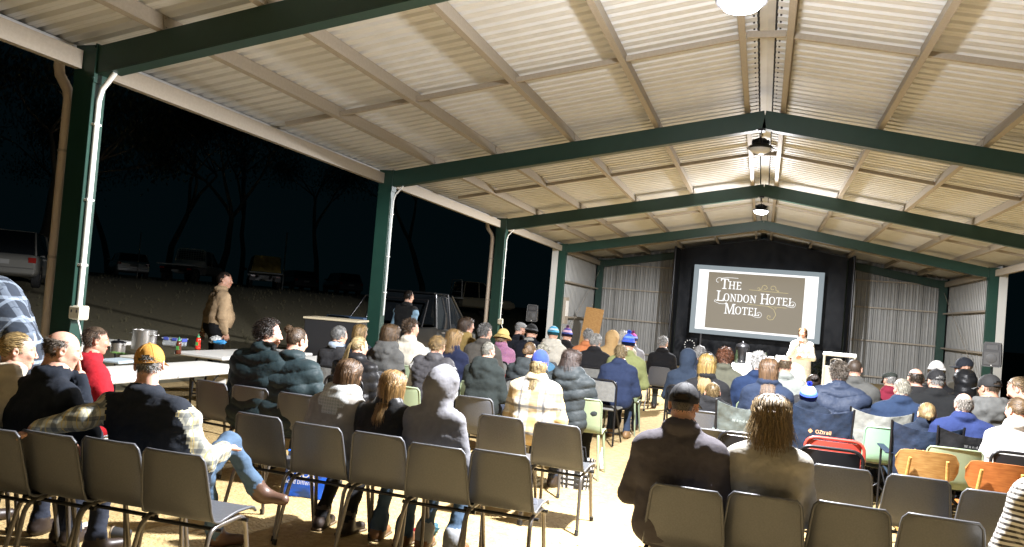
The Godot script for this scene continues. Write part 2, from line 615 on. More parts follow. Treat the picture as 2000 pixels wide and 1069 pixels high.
func build_shed() -> void:
	var shed := thing("farm_shed", "long open-sided farm shed with green steel frames and ribbed iron roof", "shed")
	var ang := atan(SLOPE)
	var ca := cos(ang)
	var frames := []
	var z := Z_FRONT
	while z > Z_BACK - 0.1:
		frames.append(z)
		z -= BAY
	# posts and rafters
	var post_h := KNEE_Y + 0.27
	var post_g := Geo.new()
	post_g.box(Vector3(0, post_h * 0.5, 0), Vector3(0.24, post_h, 0.15), 0.004)
	var post_m := post_g.mesh()
	var cap_g := Geo.new()
	cap_g.box(Vector3(0, 0, 0), Vector3(0.014, 0.36, 0.17), 0.002)
	for s in [-1, 1]:
		for q in [-1, 1]:
			cap_g.lathe([Vector2(0.0, 0.012), Vector2(0.012, 0.011), Vector2(0.014, 0.0)], 8, Transform3D(Basis(Vector3.RIGHT, PI / 2), Vector3(0.0, s * 0.14, 0.085)))
	var cap_m := cap_g.mesh()
	var base_g := Geo.new()
	base_g.box(Vector3(0, 0.01, 0), Vector3(0.34, 0.02, 0.26), 0.004)
	var base_m := base_g.mesh()
	for s in [-1.0, 1.0]:
		var raf_len := (HALF + 0.02) / ca
		var raf := Geo.new()
		raf.box(Vector3.ZERO, Vector3(raf_len, RAFTER_D * ca, 0.13), 0.004)
		# flange edges at the bottom and top of the rafter
		raf.box(Vector3(0, -RAFTER_D * ca * 0.5 - 0.004, 0), Vector3(raf_len - 0.3, 0.012, 0.15), 0.002)
		var raf_m := raf.mesh()
		for k in frames.size():
			var fz: float = frames[k]
			var o := part(shed, "post", post_m, M.green, Transform3D(Basis(), Vector3(s * (HALF + 0.12), 0, fz)))
			part(o, "base_plate", base_m, M.galv, Transform3D(Basis(), Vector3(0, 0, 0)))
			part(o, "knee_plate", cap_m, M.green, Transform3D(Basis(), Vector3(-s * 0.128, KNEE_Y + 0.10, 0)))
			var mid := Vector3(s * HALF * 0.5, APEX_Y - SLOPE * HALF * 0.5 + RAFTER_D * 0.5, fz)
			part(shed, "rafter", raf_m, M.green, Transform3D(Basis(Vector3.BACK, -s * ang), mid))
	# purlins, one length per bay, with a cleat at each frame
	var c_m := c_section(BAY - 0.012, PURLIN_D, 0.065).mesh()
	var eave_m := c_section(BAY - 0.17, 0.17, 0.075).mesh()
	var cleat := Geo.new()
	cleat.box(Vector3(-0.008, 0, 0), Vector3(0.008, PURLIN_D * 0.85, 0.09), 0.002)
	for q in [-0.04, 0.04]:
		cleat.lathe([Vector2(0.0, 0.012), Vector2(0.009, 0.011), Vector2(0.010, 0.0)], 6, Transform3D(Basis(Vector3.BACK, -PI / 2), Vector3(-0.004, q, 0.02)))
	var cleat_m := cleat.mesh()
	var xs := [0.22, 1.50, 2.78, 4.05, 5.10]
	for s in [-1.0, 1.0]:
		var tilt := Basis(Vector3.BACK, -s * ang)
		var face := tilt * Basis(Vector3.UP, 0.0 if s < 0 else PI)
		for k in frames.size() - 1:
			var mz: float = frames[k] - BAY * 0.5
			for x in xs:
				var y: float = APEX_Y + RAFTER_D + PURLIN_D * 0.5 / ca - SLOPE * x + 0.004
				var o := part(shed, "purlin", c_m, M.galv, Transform3D(face, Vector3(s * x, y, mz)))
				part(o, "cleat", cleat_m, M.galv, Transform3D(Basis(), Vector3(0.012, 0, BAY * 0.5 * (1.0 if s < 0 else -1.0))))
			part(shed, "eave_purlin", eave_m, M.galv, Transform3D(Basis(Vector3.UP, 0.0 if s < 0 else PI), Vector3(s * (HALF + 0.14), KNEE_Y + 0.13, mz)))
			# bridging between purlins at mid bay
			for j in xs.size():
				var x0: float = xs[j]
				var x1: float = xs[j + 1] if j < xs.size() - 1 else HALF + 0.08
				var br := Geo.new()
				br.box(Vector3.ZERO, Vector3((x1 - x0) / ca - 0.02, 0.06, 0.045), 0.002)
				var xm := (x0 + x1) * 0.5
				part(shed, "bridging", br, M.galv, Transform3D(tilt, Vector3(s * xm, APEX_Y + RAFTER_D + 0.055 - SLOPE * xm, mz)))
	for k in frames.size() - 1:
		var br := Geo.new()
		br.box(Vector3.ZERO, Vector3(0.40, 0.07, 0.045), 0.002)
		part(shed, "bridging", br, M.galv, Transform3D(Basis(), Vector3(0, APEX_Y + RAFTER_D + 0.03, frames[k] - BAY * 0.5)))
	# roof sheets
	var cover := 0.762
	var sheet_m := rib_sheet(cover, (HALF + 0.42) / ca, 4, 0.040, 0.080, 0.036).mesh()
	var nsheets := int(ceil((Z_FRONT - Z_BACK + 0.4) / cover))
	for s in [-1.0, 1.0]:
		for k in nsheets:
			var zc := Z_FRONT + 0.2 - cover * (k + 0.5)
			var b := Basis(Vector3.BACK, -s * ang) * Basis(Vector3.UP, PI if s < 0 else 0.0)
			var lift := 0.0012 * (k % 2)
			part(shed, "roof_sheet", sheet_m, M.roof, Transform3D(b, Vector3(s * 0.10, roof_y(0.10) + lift, zc)))
	# ridge capping
	var rc := Geo.new()
	for s in [-1.0, 1.0]:
		var a := Vector3(0, roof_y(0) + 0.055, Z_FRONT + 0.3)
		var d := Vector3(s * 0.30, roof_y(0.30) + 0.045, Z_FRONT + 0.3)
		var dz := Vector3(0, 0, Z_BACK - Z_FRONT - 0.6)
		if s > 0: rc.quad(a, d, d + dz, a + dz)
		else: rc.quad(d, a, a + dz, d + dz)
	part(shed, "ridge_cap", rc, M.roof)
	# dark boxes added as painted shade for the rib-end gaps under the capping
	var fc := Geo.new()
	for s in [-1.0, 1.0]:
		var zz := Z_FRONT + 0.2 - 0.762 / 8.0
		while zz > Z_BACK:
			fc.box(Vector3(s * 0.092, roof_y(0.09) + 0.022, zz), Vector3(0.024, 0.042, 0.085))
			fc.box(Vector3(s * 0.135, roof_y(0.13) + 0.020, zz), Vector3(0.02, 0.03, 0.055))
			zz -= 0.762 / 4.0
	part(shed, "ridge_gap_shade", fc, M.rubber).set_meta("kind", "stuff")
	# gutters and downpipes
	for s in [-1.0, 1.0]:
		var gu := Geo.new()
		var x0: float = s * (HALF + 0.43)
		var pts := [Vector2(0, 0.10), Vector2(0.004, 0.0), Vector2(0.10, -0.01), Vector2(0.13, 0.06), Vector2(0.13, 0.09)]
		for k in pts.size() - 1:
			var a: Vector2 = pts[k]
			var b: Vector2 = pts[k + 1]
			var yb := roof_y(HALF + 0.42) - 0.11
			gu.quad(Vector3(x0 + s * a.x, yb + a.y, Z_FRONT), Vector3(x0 + s * b.x, yb + b.y, Z_FRONT), Vector3(x0 + s * b.x, yb + b.y, Z_BACK), Vector3(x0 + s * a.x, yb + a.y, Z_BACK))
		part(shed, "gutter", gu, M.roof)
		for k in [1, 2, 4]:
			if k == 1: continue
			var fz: float = frames[k] + 0.02
			var dp := Geo.new()
			var xo: float = s * (HALF + 0.49)
			var xi: float = s * (HALF + 0.335)
			var top := roof_y(HALF + 0.4) - 0.10
			var path := [Vector3(xo, top, fz), Vector3(xo, top - 0.16, fz), Vector3(lerpf(xo, xi, 0.15), top - 0.24, fz), Vector3(lerpf(xo, xi, 0.85), top - 0.38, fz), Vector3(xi, top - 0.47, fz), Vector3(xi, 1.8, fz), Vector3(xi, 0.02, fz)]
			dp.tube(path, 0.047, 12, false)
			var pipe := part(shed, "downpipe", dp, M.pipe)
			for y in [0.6, 1.75, 2.75]:
				var st := Geo.new()
				st.tube([Vector3(xi, y - 0.012, fz), Vector3(xi, y + 0.012, fz)], 0.052, 12, false)
				st.box(Vector3(xi - s * 0.07, y, fz), Vector3(0.09, 0.022, 0.012))
				part(pipe, "strap", st, M.galv)
	# electrical conduit and sockets on the left posts
	for e in [[2, 0.032], [3, 0.016], [4, 0.016]]:
		var fz: float = frames[e[0]] + 0.02
		var xi := -HALF + 0.03
		var cd := Geo.new()
		var r: float = e[1] * 0.75
		cd.tube([Vector3(xi + 0.16, KNEE_Y + 0.02, fz), Vector3(xi + 0.10, KNEE_Y - 0.05, fz), Vector3(xi + 0.03, KNEE_Y - 0.13, fz), Vector3(xi, KNEE_Y - 0.24, fz), Vector3(xi, 2.2, fz), Vector3(xi, 1.32, fz)], r, 10)
		var cn := part(shed, "conduit", cd, M.white_plastic)
		for y in [3.0, 2.3, 1.7]:
			var sd := Geo.new()
			sd.box(Vector3(xi - 0.005, y, fz), Vector3(0.05, 0.02, r * 3.2), 0.003)
			part(cn, "saddle", sd, M.white_plastic)
		if e[0] != 3:
			var bx := Geo.new()
			bx.box(Vector3(xi + 0.02, 1.26, fz), Vector3(0.085, 0.13, 0.13), 0.012)
			bx.box(Vector3(xi + 0.03, 1.26, fz + 0.065), Vector3(0.13, 0.115, 0.03), 0.008)
			var outlet := part(shed, "power_outlet", bx, M.cream_plastic)
			for q in [-0.03, 0.03]:
				var sw := Geo.new()
				sw.box(Vector3(xi + 0.03 + q, 1.275, fz + 0.082), Vector3(0.014, 0.026, 0.006), 0.002)
				part(outlet, "switch", sw, M.black_plastic)
			var cb := Geo.new()
			cb.tube([Vector3(xi + 0.05, 1.20, fz + 0.05), Vector3(xi + 0.09, 1.14, fz + 0.06), Vector3(xi + 0.13, 1.0, fz + 0.05), Vector3(xi + 0.12, 0.86, fz + 0.04), Vector3(xi + 0.13, 0.74, fz)], 0.007, 7)
			part(outlet, "cable", cb, M.white_plastic)
	build_walls(shed, frames)

func wall_run(shed: Node3D, a: Vector3, b: Vector3, inward: Vector3, tops: Callable) -> void:
	var run := a.distance_to(b)
	var dirn := (b - a) / run
	var cover := 0.762
	var nn := int(ceil(run / cover))
	for k in nn:
		var w := minf(cover, run - k * cover)
		var c := a + dirn * (k * cover + w * 0.5)
		var h0: float = tops.call(a + dirn * (k * cover))
		var h1: float = tops.call(a + dirn * (k * cover + w))
		# length axis -> up, ribs outward
		var bx := Basis(Vector3.UP, -inward, dirn)
		var flip := 1.0
		if bx.determinant() < 0:
			bx = Basis(Vector3.UP, -inward, -dirn)
			flip = -1.0
		var g := rib_sheet(w, (h0 + h1) * 0.5, 4, 0.036, 0.10, 0.05, flip * (h1 - h0) / w)
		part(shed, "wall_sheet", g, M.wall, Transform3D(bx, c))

func build_walls(shed: Node3D, frames: Array) -> void:
	var zb := Z_BACK - 0.14
	var top := func(p: Vector3) -> float: return roof_y(p.x) - 0.012
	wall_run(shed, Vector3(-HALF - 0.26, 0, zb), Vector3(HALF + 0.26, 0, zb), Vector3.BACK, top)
	var z3: float = frames[5]
	for s in [-1.0, 1.0]:
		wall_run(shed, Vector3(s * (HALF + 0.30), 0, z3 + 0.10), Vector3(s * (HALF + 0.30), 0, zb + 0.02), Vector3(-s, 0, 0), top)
		# pale corner flashing closing the wall edge beside the post
		var fl := Geo.new()
		fl.box(Vector3(s * (HALF + 0.33), 1.8, z3 + 0.135), Vector3(0.20, 3.62, 0.012), 0.003)
		part(shed, "corner_flashing", fl, M.flashing)
		# girts
		for y in [0.22, 1.46, 2.62]:
			var g := c_section(BAY - 0.2, 0.10, 0.05)
			part(shed, "girt", g, M.galv, Transform3D(Basis(Vector3.UP, 0.0 if s < 0 else PI) * Basis(Vector3.BACK, PI / 2), Vector3(s * (HALF + 0.19), y, (z3 + zb) * 0.5)))
		# portal cross bracing of the end bay: thin strap
		var strap := Geo.new()
		strap.tube([Vector3(s * (HALF + 0.12), 0.3, z3 - 0.2), Vector3(s * (HALF + 0.12), 3.3, zb + 0.3)], 0.009, 6)
		part(shed, "brace", strap, M.galv)
	for y in [0.22, 1.46, 2.62, 3.55]:
		for seg in [[-HALF, -2.98], [-2.82, 2.82], [2.98, HALF]]:
			var w: float = seg[1] - seg[0]
			if y > 3.3 and (seg[0] < -3.5 or seg[0] > 2.9): 
				w *= 0.97
			var g := c_section(w, 0.10, 0.05)
			part(shed, "girt", g, M.galv, Transform3D(Basis(Vector3.UP, PI / 2) * Basis(Vector3.BACK, -PI / 2), Vector3((seg[0] + seg[1]) * 0.5, y, zb + 0.07)))
	for x in [-2.9, 2.9]:
		var g := Geo.new()
		var h := roof_y(x) - PURLIN_D - 0.05
		g.box(Vector3(x, h * 0.5, zb + 0.16), Vector3(0.16, h, 0.18), 0.004)
		part(shed, "mullion", g, M.green)
	# meter box on the inside of the left wall
	var mb := Geo.new()
	mb.box(Vector3(-HALF - 0.12, 1.65, z3 - 0.62), Vector3(0.24, 0.85, 0.46), 0.006)
	var box := part(shed, "meter_box", mb, M.galv)
	var ml := Geo.new()
	ml.box(Vector3(-HALF + 0.004, 1.72, z3 - 0.62), Vector3(0.012, 0.5, 0.34), 0.003)
	part(box, "door", ml, M.white_plastic)

# ---------------------------------------------------------------- high-bay lamps along the ridge
func build_lamps() -> void:
	var e := [[Vector3(-0.12, 3.92, FRAME_Z0 + 0.0), 88.0, "glaring lit round high-bay lamp over the audience's empty rear chairs"],
		[Vector3(-0.03, 4.20, FRAME_Z0 - BAY + 0.02), 0.0, "unlit round black high-bay lamp hanging under the ridge"],
		[Vector3(-0.03, 4.16, FRAME_Z0 - BAY * 2 + 0.02), 84.0, "lit round high-bay lamp hanging before the projection screen"]]
	for k in e.size():
		var at: Vector3 = e[k][0]
		var lamp := thing("ceiling_lamp", e[k][2], "lamp", at)
		var up := APEX_Y - 0.17 * absf(at.x) - at.y
		var h := Geo.new()
		h.lathe([Vector2(0.0, 0.135), Vector2(0.07, 0.135), Vector2(0.085, 0.12), Vector2(0.09, 0.07), Vector2(0.12, 0.05), Vector2(0.165, 0.02), Vector2(0.18, 0.0), Vector2(0.176, -0.012), Vector2(0.15, -0.006)], 28)
		part(lamp, "housing", h, M.black_metal)
		var rib := Geo.new()
		for q in 14:
			var a := TAU * q / 14
			rib.box(Vector3(cos(a) * 0.10, 0.085, sin(a) * 0.10), Vector3(0.05, 0.05, 0.005), 0.0, Basis(Vector3.UP, -a))
		part(lamp, "cooling_fins", rib, M.black_metal)
		var hook := Geo.new()
		hook.tube([Vector3(0, 0.13, 0), Vector3(0, 0.17, 0.0), Vector3(0.018, 0.19, 0), Vector3(0, 0.21, 0), Vector3(0, up, 0)], 0.008, 8)
		hook.box(Vector3(0, up - 0.015, 0), Vector3(0.10, 0.03, 0.14), 0.004)
		part(lamp, "hook", hook, M.black_metal)
		var lens := Geo.new()
		lens.lathe([Vector2(0.148, -0.008), Vector2(0.143, -0.03), Vector2(0.12, -0.058), Vector2(0.07, -0.078), Vector2(0.0, -0.084)].map(func(p): return p), 28)
		if e[k][1] > 0.0:
			var lm := mat(lin(0.9, 0.9, 0.88), 0.3)
			lm.emission_enabled = true
			lm.emission = Color(1.0, 1.0, 1.0)
			lm.emission_energy_multiplier = 14.0
			part(lamp, "lens", lens, lm)
			var li := SpotLight3D.new()
			li.name = "lamp_light"
			li.light_color = Color(0.985, 0.985, 1.0)
			li.light_energy = e[k][1]
			li.light_size = 0.10
			li.spot_range = 60.0
			li.spot_attenuation = 2.0
			li.spot_angle = 90.0
			li.spot_angle_attenuation = 0.16
			li.rotation.x = -PI / 2
			li.shadow_enabled = true
			li.position = Vector3(0, -0.10, 0)
			lamp.add_child(li)
			# the part that the bulging lens spills sideways and up past the rim
			var sp := OmniLight3D.new()
			sp.name = "lens_spill"
			sp.light_color = li.light_color
			sp.light_energy = e[k][1] * 0.13
			sp.light_size = 0.13
			sp.omni_range = 60.0
			sp.omni_attenuation = 2.0
			sp.shadow_enabled = true
			sp.position = Vector3(0, -0.06, 0)
			lamp.add_child(sp)
		else:
			part(lamp, "lens", lens, mat(lin(0.62, 0.62, 0.60), 0.2))

# ---------------------------------------------------------------- screen, backdrop and the things round the presenter
func glow(col: Color, e: float) -> StandardMaterial3D:
	var m := mat(lin(0.05, 0.05, 0.05), 0.9)
	m.emission_enabled = true
	m.emission = col
	m.emission_energy_multiplier = e
	return m

func word(parent: Node3D, text: String, size: float, at: Vector3, m: Material, squeeze := 1.0) -> float:
	var tm := TextMesh.new()
	var f := SystemFont.new()
	f.font_names = PackedStringArray(["Droid Serif"])
	tm.font = f
	tm.text = text
	tm.font_size = 96
	tm.pixel_size = size / 70.0
	tm.depth = 0.004
	tm.horizontal_alignment = HORIZONTAL_ALIGNMENT_LEFT
	tm.vertical_alignment = VERTICAL_ALIGNMENT_BOTTOM
	part(parent, "lettering", tm, m, Transform3D(Basis.from_scale(Vector3(squeeze, 1, 1)), at))
	return tm.get_aabb().size.x * squeeze

func flourish(parent: Node3D, pts: Array, w: float, m: Material) -> void:
	var c := Curve3D.new()
	for i in pts.size():
		var p: Vector2 = pts[i]
		var a: Vector2 = pts[maxi(i - 1, 0)]
		var b: Vector2 = pts[mini(i + 1, pts.size() - 1)]
		var t := (b - a) * 0.17
		c.add_point(Vector3(p.x, p.y, 0), Vector3(-t.x, -t.y, 0), Vector3(t.x, t.y, 0))
	var g := Geo.new()
	var L := c.get_baked_length()
	var n := maxi(int(L / 0.03), 6)
	var pv := []
	for i in n + 1:
		pv.append(c.sample_baked(L * i / n))
	g.tube(pv, w, 6, true, 0.4)
	part(parent, "flourish", g, m, Transform3D(Basis(), Vector3(0, 0, 0.022)))

func spiral(cx: float, cy: float, r0: float, r1: float, a0: float, a1: float, n := 10) -> Array:
	var o := []
	for i in n + 1:
		var t := float(i) / n
		var a := lerpf(a0, a1, t)
		o.append(Vector2(cx + cos(a) * lerpf(r0, r1, t), cy + sin(a) * lerpf(r0, r1, t)))
	return o

func build_stage() -> void:
	# black plastic backdrop
	var f := FastNoiseLite.new()
	f.seed = 12
	f.frequency = 1.0
	var rows := []
	var nx := 90
	var ny := 46
	for i in ny + 1:
		var line := []
		for j in nx + 1:
			var x := lerpf(-2.78, 2.74, float(j) / nx)
			var top := roof_y(x) - 0.20
			var y := lerpf(0.02, top, float(i) / ny)
			var low := clampf((1.35 - y) / 1.2, 0, 1)
			var z := -28.25 + 0.04 * sin(x * 5.0 + f.get_noise_2d(x * 0.5, y * 0.3) * 2.0) + f.get_noise_2d(x * 1.6, y * 2.5) * (0.02 + 0.16 * low) + f.get_noise_2d(x * 5.0, y * 5.0 + 50.0) * 0.07 * low
			line.append(Vector3(x, y, z))
		rows.append(line)
	var g := Geo.new()
	g.grid(rows)
	var bm := mat(lin(0.007, 0.008, 0.010), 0.62)
	bm.metallic_specular = 0.3
	var bd := thing("backdrop", "tall crinkled black plastic backdrop hung behind the projection screen", "backdrop", Vector3.ZERO)
	part(bd, "sheet", g, bm)
	for s in [-1.0, 1.0]:
		var w := Geo.new()
		var r2 := []
		for i in 30:
			var line := []
			for j in 9:
				var y := lerpf(0.02, roof_y(2.9) - 0.22, i / 29.0)
				line.append(Vector3(s * (2.80 + 0.03 * sin(j * 2.1 + y)), y, lerpf(-28.2, -27.2, j / 8.0) + 0.02 * sin(y * 3.0)))
			r2.append(line)
		w.grid(r2)
		part(bd, "side_curtain", w, bm)
		var pole := Geo.new()
		pole.tube([Vector3(s * 2.86, 0, -27.15), Vector3(s * 2.86, roof_y(2.9) - 0.2, -27.15)], 0.04, 10)
		part(bd, "pole", pole, M.black_metal)
	# emblem: a ring of white dots low on the backdrop
	var ring := Geo.new()
	var rc := at_z(1347, 674, -27.9)
	for k in 12:
		var a := TAU * k / 12.0
		ring.lathe([Vector2(0.0, 0.02), Vector2(0.018, 0.018), Vector2(0.022, 0)], 8, Transform3D(Basis(Vector3.RIGHT, PI / 2), rc + Vector3(cos(a) * 0.17, sin(a) * 0.17, 0.03)))
	part(bd, "emblem", ring, M.white_plastic)
	# projection screen
	var sc := thing("projection_screen", "large white-framed projection screen glowing with a hotel name", "screen", Vector3(-0.10, 2.43, -27.5))
	sc.rotation.z = -0.004
	var W := 4.22
	var Hh := 2.37
	var fr := Geo.new()
	for s in [-1, 1]:
		fr.box(Vector3(s * (W * 0.5 - 0.085), 0, 0), Vector3(0.17, Hh, 0.06), 0.01)
		fr.box(Vector3(0, s * (Hh * 0.5 - 0.075), 0), Vector3(W - 0.342, 0.15, 0.06), 0.01)
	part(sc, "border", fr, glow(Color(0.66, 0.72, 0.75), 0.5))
	var pn := Geo.new()
	pn.box(Vector3(0, 0, -0.01), Vector3(W - 0.344, Hh - 0.302, 0.02))
	part(sc, "picture_white", pn, glow(Color(1.0, 1.0, 1.0), 1.0))
	var tp := Geo.new()
	tp.box(Vector3(-0.045, 0.0, 0.006), Vector3(3.13, 1.93, 0.004))
	part(sc, "picture_taupe", tp, glow(Color(0.545, 0.505, 0.43), 0.74))
	var wm := glow(Color(1, 1, 1), 1.0)
	var gm := glow(Color(0.98, 0.90, 0.62), 0.8)
	# lettering: tall first letters, small capitals after them
	var z := 0.012
	var x := -1.20
	x += word(sc, "T", 0.36, Vector3(x, 0.29, z), wm, 0.95)
	word(sc, "HE", 0.27, Vector3(x, 0.33, z), wm, 0.85)
	x = -1.32
	x += word(sc, "L", 0.36, Vector3(x, -0.13, z), wm, 0.95)
	word(sc, "ONDON", 0.265, Vector3(x, -0.09, z), wm, 0.80)
	x = 0.13
	x += word(sc, "H", 0.36, Vector3(x, -0.13, z), wm, 0.8)
	word(sc, "OTEL", 0.265, Vector3(x, -0.09, z), wm, 0.86)
	x = -1.02
	x += word(sc, "M", 0.36, Vector3(x, -0.55, z), wm, 0.85)
	word(sc, "OTEL", 0.265, Vector3(x, -0.51, z), wm, 0.86)
	flourish(sc, spiral(-1.26, 0.66, 0.03, 0.14, -1.5, -5.4) + [Vector2(-1.0, 0.80), Vector2(-0.62, 0.80)], 0.016, wm)
	flourish(sc, [Vector2(-1.32, 0.03), Vector2(-1.36, -0.04), Vector2(-1.2, -0.10), Vector2(-1.0, -0.10), Vector2(-0.94, -0.04)], 0.016, wm)
	flourish(sc, [Vector2(0.92, 0.02), Vector2(1.02, -0.03), Vector2(1.14, -0.05)] + spiral(1.17, 0.06, 0.12, 0.06, -1.3, 3.2), 0.016, wm)
	flourish(sc, [Vector2(-0.12, -0.40), Vector2(-0.02, -0.46), Vector2(0.10, -0.48)] + spiral(0.13, -0.37, 0.11, 0.055, -1.3, 3.2), 0.016, wm)
	flourish(sc, [Vector2(-0.24, 0.44), Vector2(0.3, 0.425), Vector2(1.02, 0.41)], 0.010, gm)
	flourish(sc, spiral(0.06, 0.50, 0.06, 0.02, -1.5, 4.2), 0.010, gm)
	flourish(sc, [Vector2(0.06, 0.44)] + spiral(0.27, 0.54, 0.11, 0.04, 3.6, -2.4), 0.011, gm)
	flourish(sc, [Vector2(0.72, 0.44)] + spiral(0.52, 0.54, 0.11, 0.04, -0.5, 5.5), 0.011, gm)
	flourish(sc, spiral(0.70, 0.47, 0.035, 0.012, 2.6, 8.4), 0.009, gm)
	flourish(sc, [Vector2(-0.26, -0.055), Vector2(0.3, -0.07), Vector2(1.0, -0.085)], 0.010, gm)
	flourish(sc, [Vector2(0.40, -0.08), Vector2(0.60, -0.16), Vector2(0.68, -0.34), Vector2(0.60, -0.50), Vector2(0.48, -0.53), Vector2(0.40, -0.46), Vector2(0.43, -0.38), Vector2(0.50, -0.39), Vector2(0.50, -0.45)], 0.012, gm)
	flourish(sc, spiral(0.66, -0.115, 0.035, 0.012, 2.6, 8.4), 0.009, gm)
	# light of the screen itself, as large as its picture
	var al := AreaLight3D.new()
	al.name = "screen_light"
	al.area_size = Vector2(W - 0.4, Hh - 0.4)
	al.light_energy = 0.5
	al.light_color = Color(0.98, 0.98, 1.0)
	al.shadow_enabled = true
	al.area_range = 40.0
	al.position = Vector3(0, 0, 0.06)
	al.rotation.y = PI
	sc.add_child(al)
	var legs := Geo.new()
	for s in [-1, 1]:
		legs.box(Vector3(s * (W * 0.5 - 0.4), -Hh * 0.5 - 0.625, -0.02), Vector3(0.06, 1.25, 0.06), 0.005)
		legs.box(Vector3(s * (W * 0.5 - 0.4), -Hh * 0.5 - 1.225, 0.0), Vector3(0.08, 0.04, 0.9), 0.005)
	part(sc, "stand", legs, M.black_metal)

	# white-clothed table before the screen
	var tz := -18.6
	var ta := at_z(1432, 700, tz).x
	var tb := at_z(1562, 700, tz).x
	var tw := tb - ta
	var t := thing("front_table", "table under a white cloth standing before the screen", "table", Vector3((ta + tb) * 0.5, 0, tz))
	var tt := Geo.new()
	tt.box(Vector3(0, 0.745, 0), Vector3(tw, 0.03, 0.75), 0.006)
	part(t, "table_top", tt, M.white_plastic)
	for sx in [-1, 1]:
		for sz in [-1, 1]:
			var lg := Geo.new()
			lg.tube([Vector3(sx * (tw * 0.5 - 0.1), 0, sz * 0.28), Vector3(sx * (tw * 0.5 - 0.1), 0.73, sz * 0.28)], 0.016, 8)
			part(t, "leg", lg, M.galv)
	var cl := Geo.new()
	var crow := []
	for i in 15:
		var line := []
		for j in 61:
			var q := float(j) / 60.0
			var px := lerpf(-tw * 0.5 - 0.01, tw * 0.5 + 0.01, q)
			var s := i / 14.0
			var y := 0.766
			var zz := 0.0
			if s < 0.35:
				zz = lerpf(-0.385, 0.385, s / 0.35)
			else:
				var dn := (s - 0.35) / 0.65
				y = 0.766 - 0.66 * dn
				zz = 0.385 + 0.03 * dn + 0.022 * dn * sin(px * 22.0)
			line.append(Vector3(px, y, zz))
		crow.append(line)
	cl.grid(crow)
	solo("table_cloth", cl, cloth(lin(0.74, 0.74, 0.72)), "white cloth hanging over the table before the screen", "tablecloth", "", Transform3D(Basis(), t.position))
	var top := 0.772
	var items := [[0.05, "bottle", "dark bottle next to the black urn on the white cloth"], [0.30, "box", "white carton next to a stemmed glass on the white cloth"], [0.38, "glass", "stemmed glass next to the white carton on the white cloth"], [0.50, "bottle", "dark bottle next to a pale jug on the white cloth"], [0.58, "jug", "pale handled jug next to a dark bottle on the white cloth"], [0.74, "box", "white carton standing alone near the presenter on the white cloth"]]
	for it in items:
		var p := Vector3(lerpf(ta, tb, it[0]), top, tz + rng.randf_range(-0.15, 0.2))
		var k := Geo.new()
		var m: Material = M.white_plastic
		match it[1]:
			"bottle":
				k.lathe([Vector2(0, 0), Vector2(0.036, 0), Vector2(0.037, 0.19), Vector2(0.014, 0.24), Vector2(0.014, 0.30), Vector2(0, 0.30)], 14)
				m = mat(lin(0.02, 0.03, 0.015), 0.1)
			"glass":
				k.lathe([Vector2(0, 0), Vector2(0.034, 0.0), Vector2(0.006, 0.01), Vector2(0.005, 0.08), Vector2(0.03, 0.11), Vector2(0.034, 0.16), Vector2(0.028, 0.19)], 14)
			"box":
				k.box(Vector3(0, 0.13, 0), Vector3(0.24, 0.26, 0.18), 0.005)
				m = M.paper
			"jug":
				k.lathe([Vector2(0, 0), Vector2(0.06, 0), Vector2(0.075, 0.08), Vector2(0.055, 0.18), Vector2(0.065, 0.23), Vector2(0.06, 0.23), Vector2(0.05, 0.18)], 18)
				k.tube([Vector3(0.06, 0.19, 0), Vector3(0.11, 0.17, 0), Vector3(0.11, 0.10, 0), Vector3(0.07, 0.06, 0)], 0.008, 6)
		solo(it[1] if it[1] != "box" else "carton", k, m, it[2], it[1] if it[1] != "box" else "carton", "", Transform3D(Basis(Vector3.UP, rng.randf() * 0.6), p))
	# black drinks urn on the table
	var ur := thing("drinks_urn", "black drinks urn with domed lid standing on the white-clothed table", "urn", Vector3(at_z(1450, 690, tz - 0.2).x, top, tz - 0.2))
	var ug := Geo.new()
	ug.lathe([Vector2(0, 0), Vector2(0.15, 0), Vector2(0.155, 0.36), Vector2(0.15, 0.38)], 20)
	part(ur, "barrel", ug, M.black_metal)
	var ul := Geo.new()
	ul.lathe([Vector2(0.158, 0.37), Vector2(0.14, 0.43), Vector2(0.05, 0.47), Vector2(0.02, 0.48), Vector2(0.025, 0.51), Vector2(0, 0.515)], 20)
	part(ur, "lid", ul, M.black_metal)
	var uh := Geo.new()
	uh.tube([Vector3(0, 0.06, 0.15), Vector3(0, 0.06, 0.21), Vector3(0, 0.03, 0.215)], 0.012, 8)
	part(ur, "tap", uh, M.steel)
	# lectern
	var lp := at_z(1640, 700, -16.9)
	var le := thing("lectern", "white framed lectern with a slanted top beside the presenter", "lectern", Vector3(lp.x, 0, -16.9), -0.1)
	var lt := Geo.new()
	lt.box(Vector3(0, 1.22, 0), Vector3(0.62, 0.03, 0.42), 0.006, Basis(Vector3.RIGHT, 0.10))
	part(le, "top", lt, M.white_plastic)
	for s in [-1, 1]:
		for q in [-1, 1]:
			var lg := Geo.new()
			lg.box(Vector3(s * 0.28, 0.60, q * 0.17), Vector3(0.035, 1.18, 0.035), 0.004)
			part(le, "leg", lg, M.white_plastic)
	var sh := Geo.new()
	sh.box(Vector3(0, 0.55, 0), Vector3(0.54, 0.85, 0.02), 0.004)
	part(le, "panel", sh, M.white_plastic)
	var lw := Geo.new()
	lw.tube([Vector3(-0.16, 0.98, 0.02), Vector3(-0.16, 1.10, 0.02), Vector3(-0.1, 1.13, 0.02), Vector3(0.02, 1.13, 0.02), Vector3(0.06, 1.10, 0.02), Vector3(0.06, 0.98, 0.02)], 0.012, 8)
	part(le, "handle", lw, M.chrome)
	# leafy tubs either side of the presenter
	var lm := mat(lin(0.09, 0.10, 0.035), 0.8)
	lm.backlight_enabled = true
